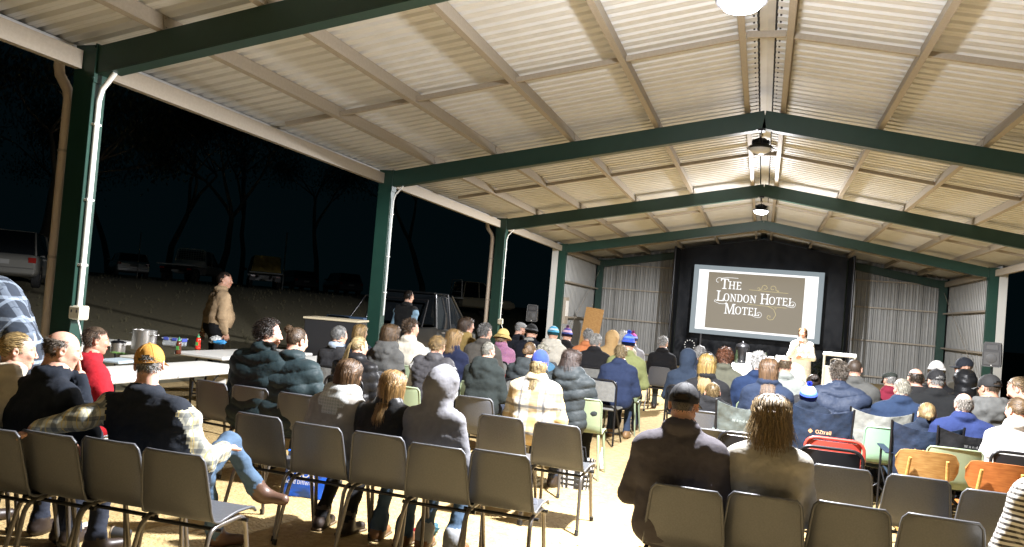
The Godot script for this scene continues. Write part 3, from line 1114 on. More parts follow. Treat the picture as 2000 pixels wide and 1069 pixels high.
	lm.backlight = Color(0.2, 0.25, 0.1)
	for e in [[1607, -19.6, 0.62, "bushy green potted shrub between the presenter and the lectern"], [1542, -20.4, 0.42, "low green potted shrub behind the white-clothed table"]]:
		var pp := at_z(e[0], 700, e[1])
		var sb := thing("potted_shrub", e[3], "plant", Vector3(pp.x, 0, e[1]))
		var pot := Geo.new()
		pot.lathe([Vector2(0, 0), Vector2(0.15, 0), Vector2(0.20, 0.34), Vector2(0.215, 0.35), Vector2(0.19, 0.35), Vector2(0.18, 0.30), Vector2(0, 0.30)], 20)
		part(sb, "pot", pot, mat(lin(0.25, 0.11, 0.06), 0.8))
		var fo := Geo.new()
		for k in 900:
			var d := Vector3(rng.randfn(), rng.randfn(), rng.randfn()).normalized() * pow(rng.randf(), 0.4)
			var c := Vector3(0, 0.36 + e[2] * 0.5, 0) + d * Vector3(0.32, e[2] * 0.55, 0.32)
			var a := Vector3(rng.randfn(), rng.randfn() + 0.5, rng.randfn()).normalized() * 0.045
			var b := a.cross(Vector3(rng.randfn(), rng.randfn(), rng.randfn())).normalized() * 0.012
			var tn := rng.randf_range(0.6, 1.4)
			fo.colour = Color(tn * rng.randf_range(0.9, 1.5), tn, tn)
			fo.quad(c - b, c + a * 0.5 - b * 0.2, c + a, c + a * 0.5 + b * 1.6)
		part(sb, "foliage", fo, lm)
	# loudspeakers on stands by the rear posts
	for e in [[1040, 612, -21.6, 0.30, 0.48, "loudspeaker on a stand outside the left rear post", 0.15], [1939, 693, -20.9, 0.37, 0.57, "loudspeaker on a stand against the right rear post", -0.35]]:
		var sp := at_z(e[0], e[1], e[2])
		var w: float = e[3]
		var h: float = e[4]
		var st := thing("speaker_stand", "black tripod stand carrying the " + e[5].split(" on a ")[0] + (" by the left rear post" if e[0] < 1500 else " by the right rear post"), "stand", Vector3(sp.x, 0, sp.z), e[6])
		var pl := Geo.new()
		pl.tube([Vector3(0, 0.25, 0), Vector3(0, sp.y - h * 0.5, 0)], 0.018, 10)
		part(st, "pole", pl, M.black_metal)
		for k in 3:
			var a := TAU * k / 3.0 + 0.4
			var lg := Geo.new()
			lg.tube([Vector3(0, 0.75, 0), Vector3(cos(a) * 0.42, 0.012, sin(a) * 0.42)], 0.011, 8)
			part(st, "leg", lg, M.black_metal)
		var s := thing("loudspeaker", "black " + e[5], "loudspeaker", Vector3(sp.x, sp.y - h * 0.5, sp.z), e[6])
		var cab := Geo.new()
		var poly := PackedVector2Array()
		for q in [Vector2(-0.5, 0.04), Vector2(-0.44, 0.0), Vector2(0.44, 0.0), Vector2(0.5, 0.04), Vector2(0.5, 0.58), Vector2(0.46, 0.94), Vector2(0.40, 1.0), Vector2(-0.40, 1.0), Vector2(-0.46, 0.94), Vector2(-0.5, 0.58)]:
			poly.append(Vector2(q.x * w, q.y * h))
		cab.prism(poly, 0.26, Transform3D(Basis(), Vector3(0, 0, 0.13)))
		part(s, "cabinet", cab, M.black_plastic)
		var gr := Geo.new()
		gr.box(Vector3(0, h * 0.34, 0.134), Vector3(w * 0.86, h * 0.54, 0.012), 0.005)
		gr.lathe([Vector2(w * 0.30, 0.0), Vector2(w * 0.28, 0.006), Vector2(w * 0.05, 0.010), Vector2(0, 0.010)], 24, Transform3D(Basis(Vector3.RIGHT, PI / 2), Vector3(0, h * 0.34, 0.141)))
		part(s, "grille", gr, mat(lin(0.05, 0.05, 0.05), 0.5, 0.3))
		var hn := Geo.new()
		hn.box(Vector3(0, h * 0.80, 0.128), Vector3(w * 0.66, h * 0.22, 0.016), 0.006)
		part(s, "horn", hn, mat(lin(0.03, 0.03, 0.03), 0.4))
		var tr := Geo.new()
		var loop := []
		for q in poly: loop.append(Vector3(q.x, q.y, 0.131))
		loop.append(loop[0])
		tr.tube(loop, 0.006, 6, false)
		part(s, "trim", tr, mat(lin(0.10, 0.10, 0.10), 0.4))
		var bd2 := Geo.new()
		bd2.box(Vector3(0, h * 0.06, 0.142), Vector3(0.03, 0.014, 0.004), 0.002)
		part(s, "badge", bd2, M.white_plastic)
	# sheet of ply leaning on the left wall
	var pa := at_z(1131, 612, -25.5)
	var pb := at_z(1166, 680, -25.5)
	var pg := Geo.new()
	pg.box(Vector3(0, 0.9, 0), Vector3(0.62, 1.8, 0.018), 0.002)
	solo("plywood_sheet", pg, M.ply, "yellow plywood sheet leaning in the rear left corner", "plywood", "", Transform3D(Basis(Vector3.FORWARD, 0.10) * Basis(Vector3.RIGHT, -0.12), Vector3(pa.x + 0.32, 0.03, -25.5)))

# ---------------------------------------------------------------- chairs (origin on the floor under the seat, facing -z)
var chair0 := {}

func smooth_profile(pts: Array, n: int) -> Array:
	var c := Curve2D.new()
	for i in pts.size():
		var a: Vector2 = pts[maxi(i - 1, 0)]
		var b: Vector2 = pts[mini(i + 1, pts.size() - 1)]
		c.add_point(pts[i], -(b - a) * 0.16, (b - a) * 0.16)
	var L := c.get_baked_length()
	var o := []
	for i in n + 1:
		o.append(c.sample_baked(L * i / n))
	return o

func bow(pts: Array, seg := 5) -> Array:
	# a bent tube path: rounds each inner corner of [point, radius]
	var o := []
	for i in pts.size():
		var p: Vector3 = pts[i][0]
		var r: float = pts[i][1]
		if i == 0 or i == pts.size() - 1 or r <= 0:
			o.append(p)
			continue
		var a: Vector3 = (pts[i - 1][0] - p).normalized() * r
		var b: Vector3 = (pts[i + 1][0] - p).normalized() * r
		for k in seg + 1:
			var t := float(k) / seg
			o.append((p + a) * (1 - t) * (1 - t) + p * 2.0 * t * (1 - t) + (p + b) * t * t)
	return o

func shell_geo(square: bool) -> Geo:
	var prof := smooth_profile([Vector2(-0.235, 0.425), Vector2(-0.205, 0.452), Vector2(-0.06, 0.447), Vector2(0.09, 0.436), Vector2(0.155, 0.452), Vector2(0.19, 0.51), Vector2(0.212, 0.60), Vector2(0.232, 0.70), Vector2(0.252, 0.792)], 26)
	var rows := []
	var edge_l := []
	var edge_r := []
	for i in prof.size():
		var p: Vector2 = prof[i]
		var t := float(i) / (prof.size() - 1)
		var w := 0.205
		if t > 0.45:
			w = lerpf(0.208, 0.172 if not square else 0.20, pow((t - 0.45) / 0.55, 1.4))
		var cor := clampf((t - 0.945) / 0.055, 0, 1)
		w -= 0.020 * cor * cor
		var line := []
		for j in 13:
			var u := lerpf(-1, 1, j / 12.0)
			var seat_up := 0.014 * u * u * clampf(1.0 - absf(t - 0.25) * 4.0, 0, 1)
			var wrap := -0.034 * pow(absf(u), 2.6) * clampf((t - 0.40) * 4.0, 0, 1)
			line.append(Vector3(u * w, p.y + seat_up - 0.006 * u * u * cor, p.x + wrap))
		edge_l.append(line[0])
		edge_r.append(line[12])
		rows.append(line)
	var g := Geo.new()
	g.grid(rows, 0.005)
	# rolled lip
	var rim := []
	for p in edge_l: rim.append(p)
	for j in range(1, 12): rim.append(rows[rows.size() - 1][j])
	edge_r.reverse()
	for p in edge_r: rim.append(p)
	g.tube(rim, 0.0085, 6, true)
	return g

func make_chairs() -> void:
	var root := Node3D.new()       # prototypes are built here, then copied; the holder is removed at the end
	# --- grey moulded shell chair
	var c := Node3D.new()
	c.name = "shell_chair"
	part(c, "seat_shell", shell_geo(false), M.shell)
	for s in [-1, 1]:
		var lg := Geo.new()
		lg.tube(bow([[Vector3(s * 0.222, 0.006, 0.245), 0], [Vector3(s * 0.196, 0.418, 0.15), 0.07], [Vector3(s * 0.196, 0.424, -0.15), 0.07], [Vector3(s * 0.214, 0.006, -0.225), 0]]), 0.0125, 10)
		var o := part(c, "leg_frame", lg, M.chair_leg)
		for z in [0.245, -0.225]:
			var ft := Geo.new()
			ft.tube([Vector3(s * 0.219, 0.002, z), Vector3(s * 0.219, 0.035, z - 0.008 * signf(z))], 0.0155, 8)
			part(o, "glide", ft, M.rubber)
	for z in [0.10, -0.12]:
		var cb := Geo.new()
		cb.tube([Vector3(-0.235, 0.405, z), Vector3(0.235, 0.405, z)], 0.011, 8)
		part(c, "crossbar", cb, M.black_metal)
	chair0.shell = c
	# --- moulded resin chair with a square back and plastic legs
	for v in [["green", M.shell_green], ["mint", M.shell_mint], ["red", M.red_paint]]:
		var d := Node3D.new()
		d.name = "resin_chair"
		var m: Material = v[1]
		part(d, "seat_shell", shell_geo(true), m)
		for s in [-1, 1]:
			for q in [-1, 1]:
				var lg := Geo.new()
				var p0 := Vector3(s * 0.185, 0.44, q * 0.17)
				var p1 := Vector3(s * 0.225, 0.0, q * 0.235)
				lg.tube([p1, p1.lerp(p0, 0.5), p0], [0.017, 0.022, 0.028], 8, true, 0.6)
				part(d, "leg", lg, m)
		chair0[v[0]] = d
	# --- folding steel chair: tube frame, pressed back and seat
	for v in [["fold", M.black_metal, M.black_fabric], ["fold_red", M.red_paint, M.red_paint], ["pad", M.black_metal, M.grey_fabric]]:
		var d := Node3D.new()
		d.name = "folding_chair"
		var fr := Geo.new()
		fr.tube(bow([[Vector3(-0.215, 0.01, 0.21), 0], [Vector3(-0.215, 0.82, 0.20), 0.09], [Vector3(0.215, 0.82, 0.20), 0.09], [Vector3(0.215, 0.01, 0.21), 0]].map(func(e): return [e[0] + Vector3(0, 0, 0.04 * (e[0].y - 0.4)), e[1]])), 0.0125, 8)
		for s in [-1, 1]:
			fr.tube([Vector3(s * 0.20, 0.008, -0.24), Vector3(s * 0.20, 0.46, 0.10), Vector3(s * 0.21, 0.50, 0.20)], 0.0115, 8)
		fr.tube([Vector3(-0.20, 0.12, -0.155), Vector3(0.20, 0.12, -0.155)], 0.009, 8)
		part(d, "frame", fr, v[1])
		var rows := []
		for i in 7:
			var line := []
			for j in 11:
				var u := lerpf(-1, 1, j / 10.0)
				var y := lerpf(0.56, 0.80, i / 6.0)
				line.append(Vector3(u * 0.195, y, 0.205 + 0.05 * (1 - u * u) * 0.6))
			rows.append(line)
		var bk := Geo.new()
		bk.grid(rows, 0.014 if v[0] != "pad" else 0.035)
		part(d, "backrest", bk, v[2] if v[0] != "fold" else M.black_metal)
		var st := Geo.new()
		st.box(Vector3(0, 0.452, -0.03), Vector3(0.40, 0.03, 0.39), 0.012)
		part(d, "seat", st, v[2])
		chair0[v[0]] = d
	# --- school chair with plywood back on round sticks
	for v in [["ply", M.ply], ["ply_red", M.ply_red], ["ply_grey", mat(lin(0.22, 0.23, 0.19), 0.6)]]:
		var d := Node3D.new()
		d.name = "wooden_chair"
		var rows := []
		for i in 9:
			var t := i / 8.0
			var line := []
			for j in 17:
				var u := lerpf(-1, 1, j / 16.0)
				var w := 0.215
				var e := absf(t * 2.0 - 1.0)
				var hh := 0.105 * pow(1.0 - pow(absf(u), 5.0), 0.2) if absf(u) < 1.0 else 0.02
				line.append(Vector3(u * w, 0.715 + (t * 2.0 - 1.0) * maxf(hh, 0.035), 0.215 + 0.02 * t - 0.035 * u * u))
			rows.append(line)
		var bk := Geo.new()
		bk.grid(rows, 0.012)
		part(d, "backrest", bk, v[1])
		var st := Geo.new()
		st.box(Vector3(0, 0.445, -0.02), Vector3(0.40, 0.016, 0.38), 0.006)
		part(d, "seat", st, v[1])
		for s in [-1, 1]:
			var pg := Geo.new()
			pg.tube([Vector3(s * 0.165, 0.0, 0.205), Vector3(s * 0.15, 0.44, 0.175), Vector3(s * 0.125, 0.765, 0.255)], [0.013, 0.016, 0.012], 8)
			part(d, "stick", pg, M.stick)
			var lg := Geo.new()
			lg.tube([Vector3(s * 0.175, 0.0, -0.20), Vector3(s * 0.16, 0.44, -0.165)], [0.012, 0.016], 8)
			part(d, "leg", lg, M.stick)
			var rl := Geo.new()
			rl.tube([Vector3(s * 0.16, 0.20, 0.19), Vector3(s * 0.168, 0.20, -0.18)], 0.009, 8)
			part(d, "rail", rl, M.stick)
		chair0[v[0]] = d
	# --- camping chair
	for v in [["camp_navy", M.navy_fabric], ["camp_sage", M.sage_fabric], ["camp_grey", cloth(lin(0.27, 0.27, 0.24), 0.7)], ["camp_black", M.black_fabric]]:
		var d := Node3D.new()
		d.name = "camping_chair"
		var fl := FastNoiseLite.new()
		fl.seed = 3 + String(v[0]).length()
		fl.frequency = 3.2
		var rows := []
		for i in 15:
			var t := i / 14.0
			var line := []
			for j in 21:
				var u := lerpf(-1, 1, j / 20.0)
				var y := lerpf(0.40, 0.93 - 0.055 * (1 - u * u), t)
				var z := lerpf(0.16, 0.29, t) + 0.075 * (1 - u * u) * (1.0 - 0.4 * t) + fl.get_noise_2d(u * 0.6 + t * 0.3, t) * 0.022
				line.append(Vector3(u * lerpf(0.24, 0.275, t), y, z))
			rows.append(line)
		var bk := Geo.new()
		bk.grid(rows, 0.004)
		part(d, "back_sling", bk, v[1])
		var sr := []
		for i in 9:
			var line := []
			for j in 11:
				var u := lerpf(-1, 1, j / 10.0)
				var t := i / 8.0
				line.append(Vector3(u * 0.245, 0.45 - 0.06 * (1 - u * u) - 0.04 * t, lerpf(-0.27, 0.18, t)))
			sr.append(line)
		var st := Geo.new()
		st.grid(sr, 0.004)
		part(d, "seat_sling", st, v[1])
		var fr := Geo.new()
		for s in [-1, 1]:
			fr.tube([Vector3(s * 0.20, 0.02, 0.30), Vector3(s * 0.262, 0.45, 0.20), Vector3(s * 0.278, 0.94, 0.295)], 0.010, 8)
			fr.tube([Vector3(s * 0.27, 0.02, -0.28), Vector3(s * 0.27, 0.64, -0.26)], 0.010, 8)
			fr.tube([Vector3(-s * 0.25, 0.03, -0.29), Vector3(s * 0.25, 0.44, -0.29)], 0.008, 6)
			fr.tube([Vector3(-s * 0.22, 0.03, 0.30), Vector3(s * 0.255, 0.42, 0.21)], 0.008, 6)
			fr.tube([Vector3(s * 0.20, 0.03, 0.30), Vector3(s * 0.262, 0.44, -0.27)], 0.008, 6)
			fr.tube([Vector3(s * 0.27, 0.03, -0.28), Vector3(s * 0.262, 0.44, 0.20)], 0.008, 6)
		part(d, "frame", fr, M.black_metal)
		for s in [-1, 1]:
			var ar := Geo.new()
			ar.box(Vector3(s * 0.275, 0.645, -0.02), Vector3(0.065, 0.018, 0.52), 0.007)
			part(d, "armrest", ar, v[1])
		chair0[v[0]] = d
	root.free()

var seats := []

func chair(kind: String, at: Vector3, turn: float, label: String, group := "") -> Node3D:
	var src: Node3D = chair0[kind]
	var r: Node3D = src.duplicate()
	r.name = numbered(String(src.name))
	add_child(r)
	r.position = Vector3(at.x, 0.004, at.z)
	r.rotation.y = turn
	tag(r, label, "chair", group)
	seats.append(Vector3(at.x, 0, at.z))
	return r

func print_mark(parent: Node3D, text: String, size: float, at: Transform3D, m: Material, font := "Droid Sans") -> void:
	var tm := TextMesh.new()
	var f := SystemFont.new()
	f.font_names = PackedStringArray([font])
	tm.font = f
	tm.text = text
	tm.font_size = 64
	tm.pixel_size = size / 47.0
	tm.depth = 0.002
	part(parent, "printed_mark", tm, m, at)

func build_seating() -> void:
	# empty and half-hidden chairs whose backs the photograph shows: [kind, u, v of the middle of the back's top edge, turn, label]
	var top := 0.792
	var g1 := "grey shell chairs in the rear left rows"
	var g2 := "grey shell chairs in the rear right rows"
	var L := [
		["shell", -25, 838, 0.06, "grey shell chair under the woman in the cream jacket", g1],
		["shell", 85, 848, 0.05, "grey shell chair under the man in the navy fleece", g1],
		["shell", 207, 862, 0.04, "empty grey shell chair with a checked sleeve resting along its back", g1],
		["shell", 332, 885, 0.06, "grey shell chair under the man in the mustard cap", g1],
		["shell", 500, 812, -0.02, "empty grey shell chair behind the couple in teal puffer jackets", g1],
		["shell", 615, 832, 0.0, "grey shell chair under the girl with the patterned grey hood", g1],
		["shell", 735, 850, 0.0, "grey shell chair under the red-blonde girl in black", g1],
		["shell", 850, 873, 0.03, "grey shell chair under the child with hood up", g1],
		["shell", 975, 886, 0.02, "empty grey shell chair at the aisle with a dark booklet on its seat", g1],
		["shell", 977, 815, 0.0, "empty grey shell chair behind the red plastic chair", g1],
		["shell", 1087, 830, -0.03, "empty grey shell chair at the aisle above the checked basket", g1],
		["shell", 485, 757, 0.0, "grey shell chair under the curly-haired man in teal puffer jacket", g1],
		["shell", 577, 771, 0.0, "grey shell chair under the woman with high bun in teal puffer", g1],
		["shell", 408, 746, -0.15, "empty grey shell chair beside the folding table's paper bags", g1],
		["shell", 925, 777, 0.0, "empty grey shell chair between two sage green chairs", g1],
		["shell", 1057, 792, 0.0, "grey shell chair under the woman in cream plaid jacket", g1],
		["green", 838, 740, 0.0, "sage green resin chair under the woman in quilted grey vest", "sage green resin chairs"],
		["green", 780, 755, 0.0, "sage green resin chair half hidden behind the red-blonde girl", "sage green resin chairs"],
		["green", 932, 748, 0.0, "sage green resin chair under the man in dark green hoodie", "sage green resin chairs"],
		["green", 1136, 779, 0.05, "sage green resin chair at the aisle under the dark-haired woman", "sage green resin chairs"],
		["red", 978, 732, -0.25, "bright red resin chair showing between two dark coats", ""],
		["ply_grey", 1161, 713, 0.0, "weathered grey wooden chair behind the man in black", ""],
		["pad", 1172, 741, -0.1, "grey padded folding chair at the aisle behind the curly blonde woman", ""],
		["fold", 1216, 728, 0.0, "black folding chair under the curly blonde woman in navy", ""],
		["pad", 1292, 706, 0.05, "grey padded folding chair under the grey-haired person by the aisle", ""],
		["pad", 985, 702, 0.0, "grey padded folding chair behind the woman in straw hat", ""],
		["shell", 1340, 955, 0.0, "grey shell chair under the man in black cap and charcoal fleece", g2],
		["shell", 1495, 972, 0.0, "grey shell chair under the woman in grey denim jacket", g2],
		["shell", 1665, 990, -0.02, "empty grey shell chair beside the woman in grey denim jacket", g2],
		["shell", 1845, 1015, -0.02, "empty grey shell chair beside the person in striped top", g2],
		["shell", 1645, 915, 0.0, "empty grey shell chair behind the red folding chair", g2],
		["shell", 1797, 935, 0.0, "empty grey shell chair behind the pale plywood-backed chair", g2],
		["shell", 1950, 965, 0.0, "empty grey shell chair behind the orange plywood-backed chair", g2],
		["shell", 1398, 842, 0.02, "empty grey shell chair between the black-capped man and the sage camping chair", g2],
		["fold", 1462, 848, 0.0, "black folding chair behind the sage camping chair", ""],
		["fold_red", 1632, 858, 0.0, "red folding chair behind the blue camping chair with the beanie child", ""],
		["fold", 1625, 876, 0.0, "black folding chair backed against the red folding chair", ""],
		["ply", 1815, 884, 0.0, "wooden chair with pale plywood back on round sticks", ""],
		["ply_red", 1958, 908, -0.04, "wooden chair with orange-stained plywood back", ""],
		["green", 1868, 878, 0.0, "sage green resin chair half hidden by the pale plywood back", ""],
		["mint", 1737, 838, 0.03, "mint green resin chair between the grey and blue camping chairs", ""],
		["fold", 1905, 862, 0.0, "black folding chair under the bald man in blue jumper", ""],
		["shell", 1965, 882, 0.0, "grey shell chair under the woman in white with ponytail", g2],
	]
	var heights := {"fold": 0.83, "fold_red": 0.83, "pad": 0.83, "ply": 0.82, "ply_red": 0.82, "ply_grey": 0.82, "shell": 0.792, "green": 0.792, "mint": 0.792, "red": 0.792}
	for e in L:
		var p := at_y(e[1], e[2], heights[e[0]])
		var back := Vector3(sin(e[3]) * 0.24, 0, cos(e[3]) * 0.24)
		chair(e[0], p - back, e[3], e[4], e[5])
	# camping chairs
	var C := [
		["camp_sage", 1460, 792, 0.0, "sage grey camping chair with faded maker's lettering on its back", ""],
		["camp_navy", 1610, 800, -0.05, "navy camping chair holding the child in pompom beanie", ""],
		["camp_grey", 1722, 806, 0.0, "pale grey camping chair under the white-haired man in navy", ""],
		["camp_navy", 1812, 834, 0.0, "navy camping chair holding the child with blonde bun", ""],
		["camp_black", 1905, 846, 0.0, "black camping chair with dotted white lettering behind the bald man", ""],
	]
	for i in C.size():
		var e = C[i]
		var p := at_y(e[1], e[2], 0.915)
		var o := chair(e[0], p - Vector3(0, 0, 0.28), e[3], e[4], e[5])
		var mark := Transform3D(Basis(Vector3.RIGHT, -0.25), Vector3(0.02, 0.70, 0.356))
		if e[0] == "camp_navy":
			print_mark(o, "OZtrail", 0.034, mark, mat(lin(0.65, 0.32, 0.14), 0.7))
			var dm := Geo.new()
			dm.box(Vector3.ZERO, Vector3(0.03, 0.03, 0.003), 0.001, Basis(Vector3.BACK, PI / 4))
			part(o, "printed_mark", dm, mat(lin(0.65, 0.26, 0.07), 0.7), Transform3D(Basis(Vector3.RIGHT, -0.25), Vector3(-0.095, 0.70, 0.352)))
		elif e[0] == "camp_sage":
			print_mark(o, "W a n d e r e r", 0.024, Transform3D(Basis(Vector3.RIGHT, -0.25), Vector3(-0.02, 0.77, 0.366)), mat(lin(0.19, 0.21, 0.195), 0.7))
		elif e[0] == "camp_black":
			print_mark(o, "W a n d e r e r", 0.022, Transform3D(Basis(Vector3.RIGHT, -0.25), Vector3(0, 0.80, 0.370)), mat(lin(0.10, 0.10, 0.095), 0.7))
	# phone lying on the aisle chair's seat
	var ph := at_y(1040, 958, 0.46)
	var pg := Geo.new()
	pg.box(Vector3(0, 0, 0), Vector3(0.20, 0.012, 0.13), 0.004)
	solo("folded_programme", pg, mat(lin(0.05, 0.055, 0.07), 0.5), "dark folded booklet lying on the aisle chair's seat", "booklet", "", Transform3D(Basis(Vector3.UP, 0.3), Vector3(at_y(975, 886, 0.79).x + 0.07, 0.462, at_y(975, 886, 0.79).z - 0.30)))

# a seat under someone whose chair the photograph hides
func seat_for(p: Node3D, kind: String, who: String) -> void:
	var at := p.position
	for s in seats:
		if Vector2(s.x - at.x, s.z - at.z).length() < 0.30:
			return
	var kinds := {"shell": "grey shell chair", "fold": "black folding chair", "green": "sage green resin chair", "pad": "grey padded folding chair"}
	var words := Array(who.split(" ")).slice(0, 9)
	while words[-1] in ["in", "with", "and", "a", "the", "of", "to", "at", "by", "over", "between", "beside", "behind", "under", "from", "his", "on"]:
		words.pop_back()
	chair(kind, at + Vector3(0, 0, -0.06), p.rotation.y * 0.4, kinds[kind] + " under the " + " ".join(words))

# ---------------------------------------------------------------- people: one smooth field per figure, meshed as surface nets and split by garment
# bone: [from, to, radius_from, radius_to, garment]; garments: 0 skin, 1 top, 2 trousers, 3 and 7 shoes, 4 and 6 sleeves, 5 lining, 8 and 9 trouser cuffs
const GARMENTS := 10
var wrinkle := FastNoiseLite.new()
var head_near: Geo
var head_far: Geo
var hair_meshes := {}

func figure(bones: Array, h: float, k: float, amp: Array, quilt: float, skin: Color) -> Array:
	var lo := Vector3(9, 9, 9)
	var hi := Vector3(-9, -9, -9)
	for b in bones:
		var ra := Vector3.ONE * float(b[2])
		var rb := Vector3.ONE * float(b[3])
		lo = lo.min(b[0] - ra).min(b[1] - rb)
		hi = hi.max(b[0] + ra).max(b[1] + rb)
	var pad := h * 2.5 + 0.012
	lo -= Vector3.ONE * pad
	hi += Vector3.ONE * pad
	var nx := int((hi.x - lo.x) / h) + 2
	var ny := int((hi.y - lo.y) / h) + 2
	var nz := int((hi.z - lo.z) / h) + 2
	var nxy := nx * ny
	var f := PackedFloat32Array()
	f.resize(nxy * nz)
	f.fill(1.0)
	var lab := PackedByteArray()
	lab.resize(nxy * nz)
	var reach := maxf(k, 2.0 * h) + 0.004
	var k4 := 0.25 / k
	for b in bones:
		var a: Vector3 = b[0]
		var e: Vector3 = b[1]
		var r0: float = b[2]
		var dr: float = b[3] - b[2]
		var L: int = b[4]
		var bd := e - a
		var inv := 1.0 / maxf(bd.length_squared(), 1e-8)
		var rm := maxf(b[2], b[3]) + reach
		var bl := ((a.min(e) - Vector3.ONE * rm - lo) / h).max(Vector3.ZERO)
		var bh := (a.max(e) + Vector3.ONE * rm - lo) / h
		var x0 := int(bl.x)
		var x1 := mini(int(bh.x) + 1, nx - 1)
		var y0 := int(bl.y)
		var y1 := mini(int(bh.y) + 1, ny - 1)
		var z0 := int(bl.z)
		var z1 := mini(int(bh.z) + 1, nz - 1)
		for iz in range(z0, z1 + 1):
			for iy in range(y0, y1 + 1):
				var i := iz * nxy + iy * nx + x0
				var p := Vector3(lo.x + x0 * h, lo.y + iy * h, lo.z + iz * h) - a
				for ix in range(x0, x1 + 1):
					var t := clampf(p.dot(bd) * inv, 0.0, 1.0)
					var d := (p - bd * t).length() - r0 - dr * t
					var cur := f[i]
					var g := k - absf(d - cur)
					if d < cur:
						lab[i] = L
						f[i] = d - (g * g * k4 if g > 0.0 else 0.0)
					elif g > 0.0:
						f[i] = cur - g * g * k4
					p.x += h
					i += 1
	# cloth: folds and quilting pushed into the field
	var band := 2.2 * h + 0.01
	for iz in nz:
		for iy in ny:
			var i := iz * nxy + iy * nx
			for ix in nx:
				var d := f[i]
				if d < band and d > -band:
					var L := lab[i]
					var am: float = amp[L]
					if am > 0.0:
						var p := lo + Vector3(ix, iy, iz) * h
						d -= am * wrinkle.get_noise_3d(p.x * 1.0, p.y * 1.6, p.z)
						if quilt > 0.0 and L == 1:
							d -= 0.15 * quilt * (sqrt(absf(sin((p.y - 0.25 * absf(p.x)) * PI / quilt))) - 0.6)
						f[i] = d
				i += 1
	# surface nets
	var vid := PackedInt32Array()
	vid.resize(nxy * nz)
	vid.fill(-1)
	var V := PackedVector3Array()
	var N := PackedVector3Array()
	var LB := PackedByteArray()
	var cells := PackedInt32Array()
	var lim := 1.75 * h + 0.012
	for iz in nz - 1:
		for iy in ny - 1:
			var i := iz * nxy + iy * nx
			for ix in nx - 1:
				var f0 := f[i]
				if f0 < lim and f0 > -lim:
					var f1 := f[i + 1]
					var f2 := f[i + nx]
					var f3 := f[i + nx + 1]
					var f4 := f[i + nxy]
					var f5 := f[i + nxy + 1]
					var f6 := f[i + nxy + nx]
					var f7 := f[i + nxy + nx + 1]
					var s := int(f0 < 0) + int(f1 < 0) + int(f2 < 0) + int(f3 < 0) + int(f4 < 0) + int(f5 < 0) + int(f6 < 0) + int(f7 < 0)
					if s > 0 and s < 8:
						var g := Vector3(f1 + f3 + f5 + f7 - f0 - f2 - f4 - f6, f2 + f3 + f6 + f7 - f0 - f1 - f4 - f5, f4 + f5 + f6 + f7 - f0 - f1 - f2 - f3) * 0.25
						var m := (f0 + f1 + f2 + f3 + f4 + f5 + f6 + f7) * 0.125
						var gl := maxf(g.length_squared(), 1e-10)
						var off := (-g * (m / gl)).clamp(Vector3(-0.5, -0.5, -0.5), Vector3(0.5, 0.5, 0.5))
						vid[i] = V.size()
						V.append(lo + (Vector3(ix, iy, iz) + Vector3(0.5, 0.5, 0.5) + off) * h)
						N.append(g.normalized())
						LB.append(lab[i])
						cells.append(i)
				i += 1
	var out := []
	var remap := []
	for q in GARMENTS:
		out.append(Geo.new())
		var rm := PackedInt32Array()
		rm.resize(V.size())
		rm.fill(-1)
		remap.append(rm)
	var quads := PackedInt32Array()
	for ci in cells.size():
		var i := cells[ci]
		var neg := f[i] < 0
		var v0 := ci
		if neg != (f[i + 1] < 0):
			quads.append_array([v0, vid[i - nx], vid[i - nx - nxy], vid[i - nxy], int(neg)])
		if neg != (f[i + nx] < 0):
			quads.append_array([v0, vid[i - nxy], vid[i - nxy - 1], vid[i - 1], int(neg)])
		if neg != (f[i + nxy] < 0):
			quads.append_array([v0, vid[i - 1], vid[i - 1 - nx], vid[i - nx], int(neg)])
	for q in range(0, quads.size(), 5):
		var a := quads[q]
		var b := quads[q + 1]
		var c := quads[q + 2]
		var d := quads[q + 3]
		if b < 0 or c < 0 or d < 0:
			continue
		var L := LB[a]
		var G: Geo = out[L]
		var rm: PackedInt32Array = remap[L]
		var w := [a, b, c, d]
		for j in 4:
			var o: int = w[j]
			if rm[o] < 0:
				rm[o] = G.v.size()
				G.v.append(V[o])
				G.n.append(N[o])
				G.c.append(skin if L == 0 else Color.WHITE)
				G.t.append(Vector2.ZERO)
			w[j] = rm[o]
		remap[L] = rm
		if quads[q + 4]:
			G.ix.append_array([w[0], w[2], w[1], w[0], w[3], w[2]])
		else:
			G.ix.append_array([w[0], w[1], w[2], w[0], w[2], w[3]])
	return out

# ---------------------------------------------------------------- the head, its own finer grid; facing -z, centre between the ears
func ell(p: Vector3, c: Vector3, r: Vector3) -> float:
	var q := (p - c) / r
	var k0 := q.length()
	var k1 := (q / r).length()
	return k0 * (k0 - 1.0) / maxf(k1, 1e-5)

func cap_d(p: Vector3, a: Vector3, b: Vector3, r0: float, r1: float) -> float:
	var bd := b - a
	var t := clampf((p - a).dot(bd) / bd.length_squared(), 0, 1)
	return (p - a - bd * t).length() - lerpf(r0, r1, t)

func smin(a: float, b: float, k: float) -> float:
	var g := maxf(k - absf(a - b), 0.0)
	return minf(a, b) - g * g * 0.25 / k

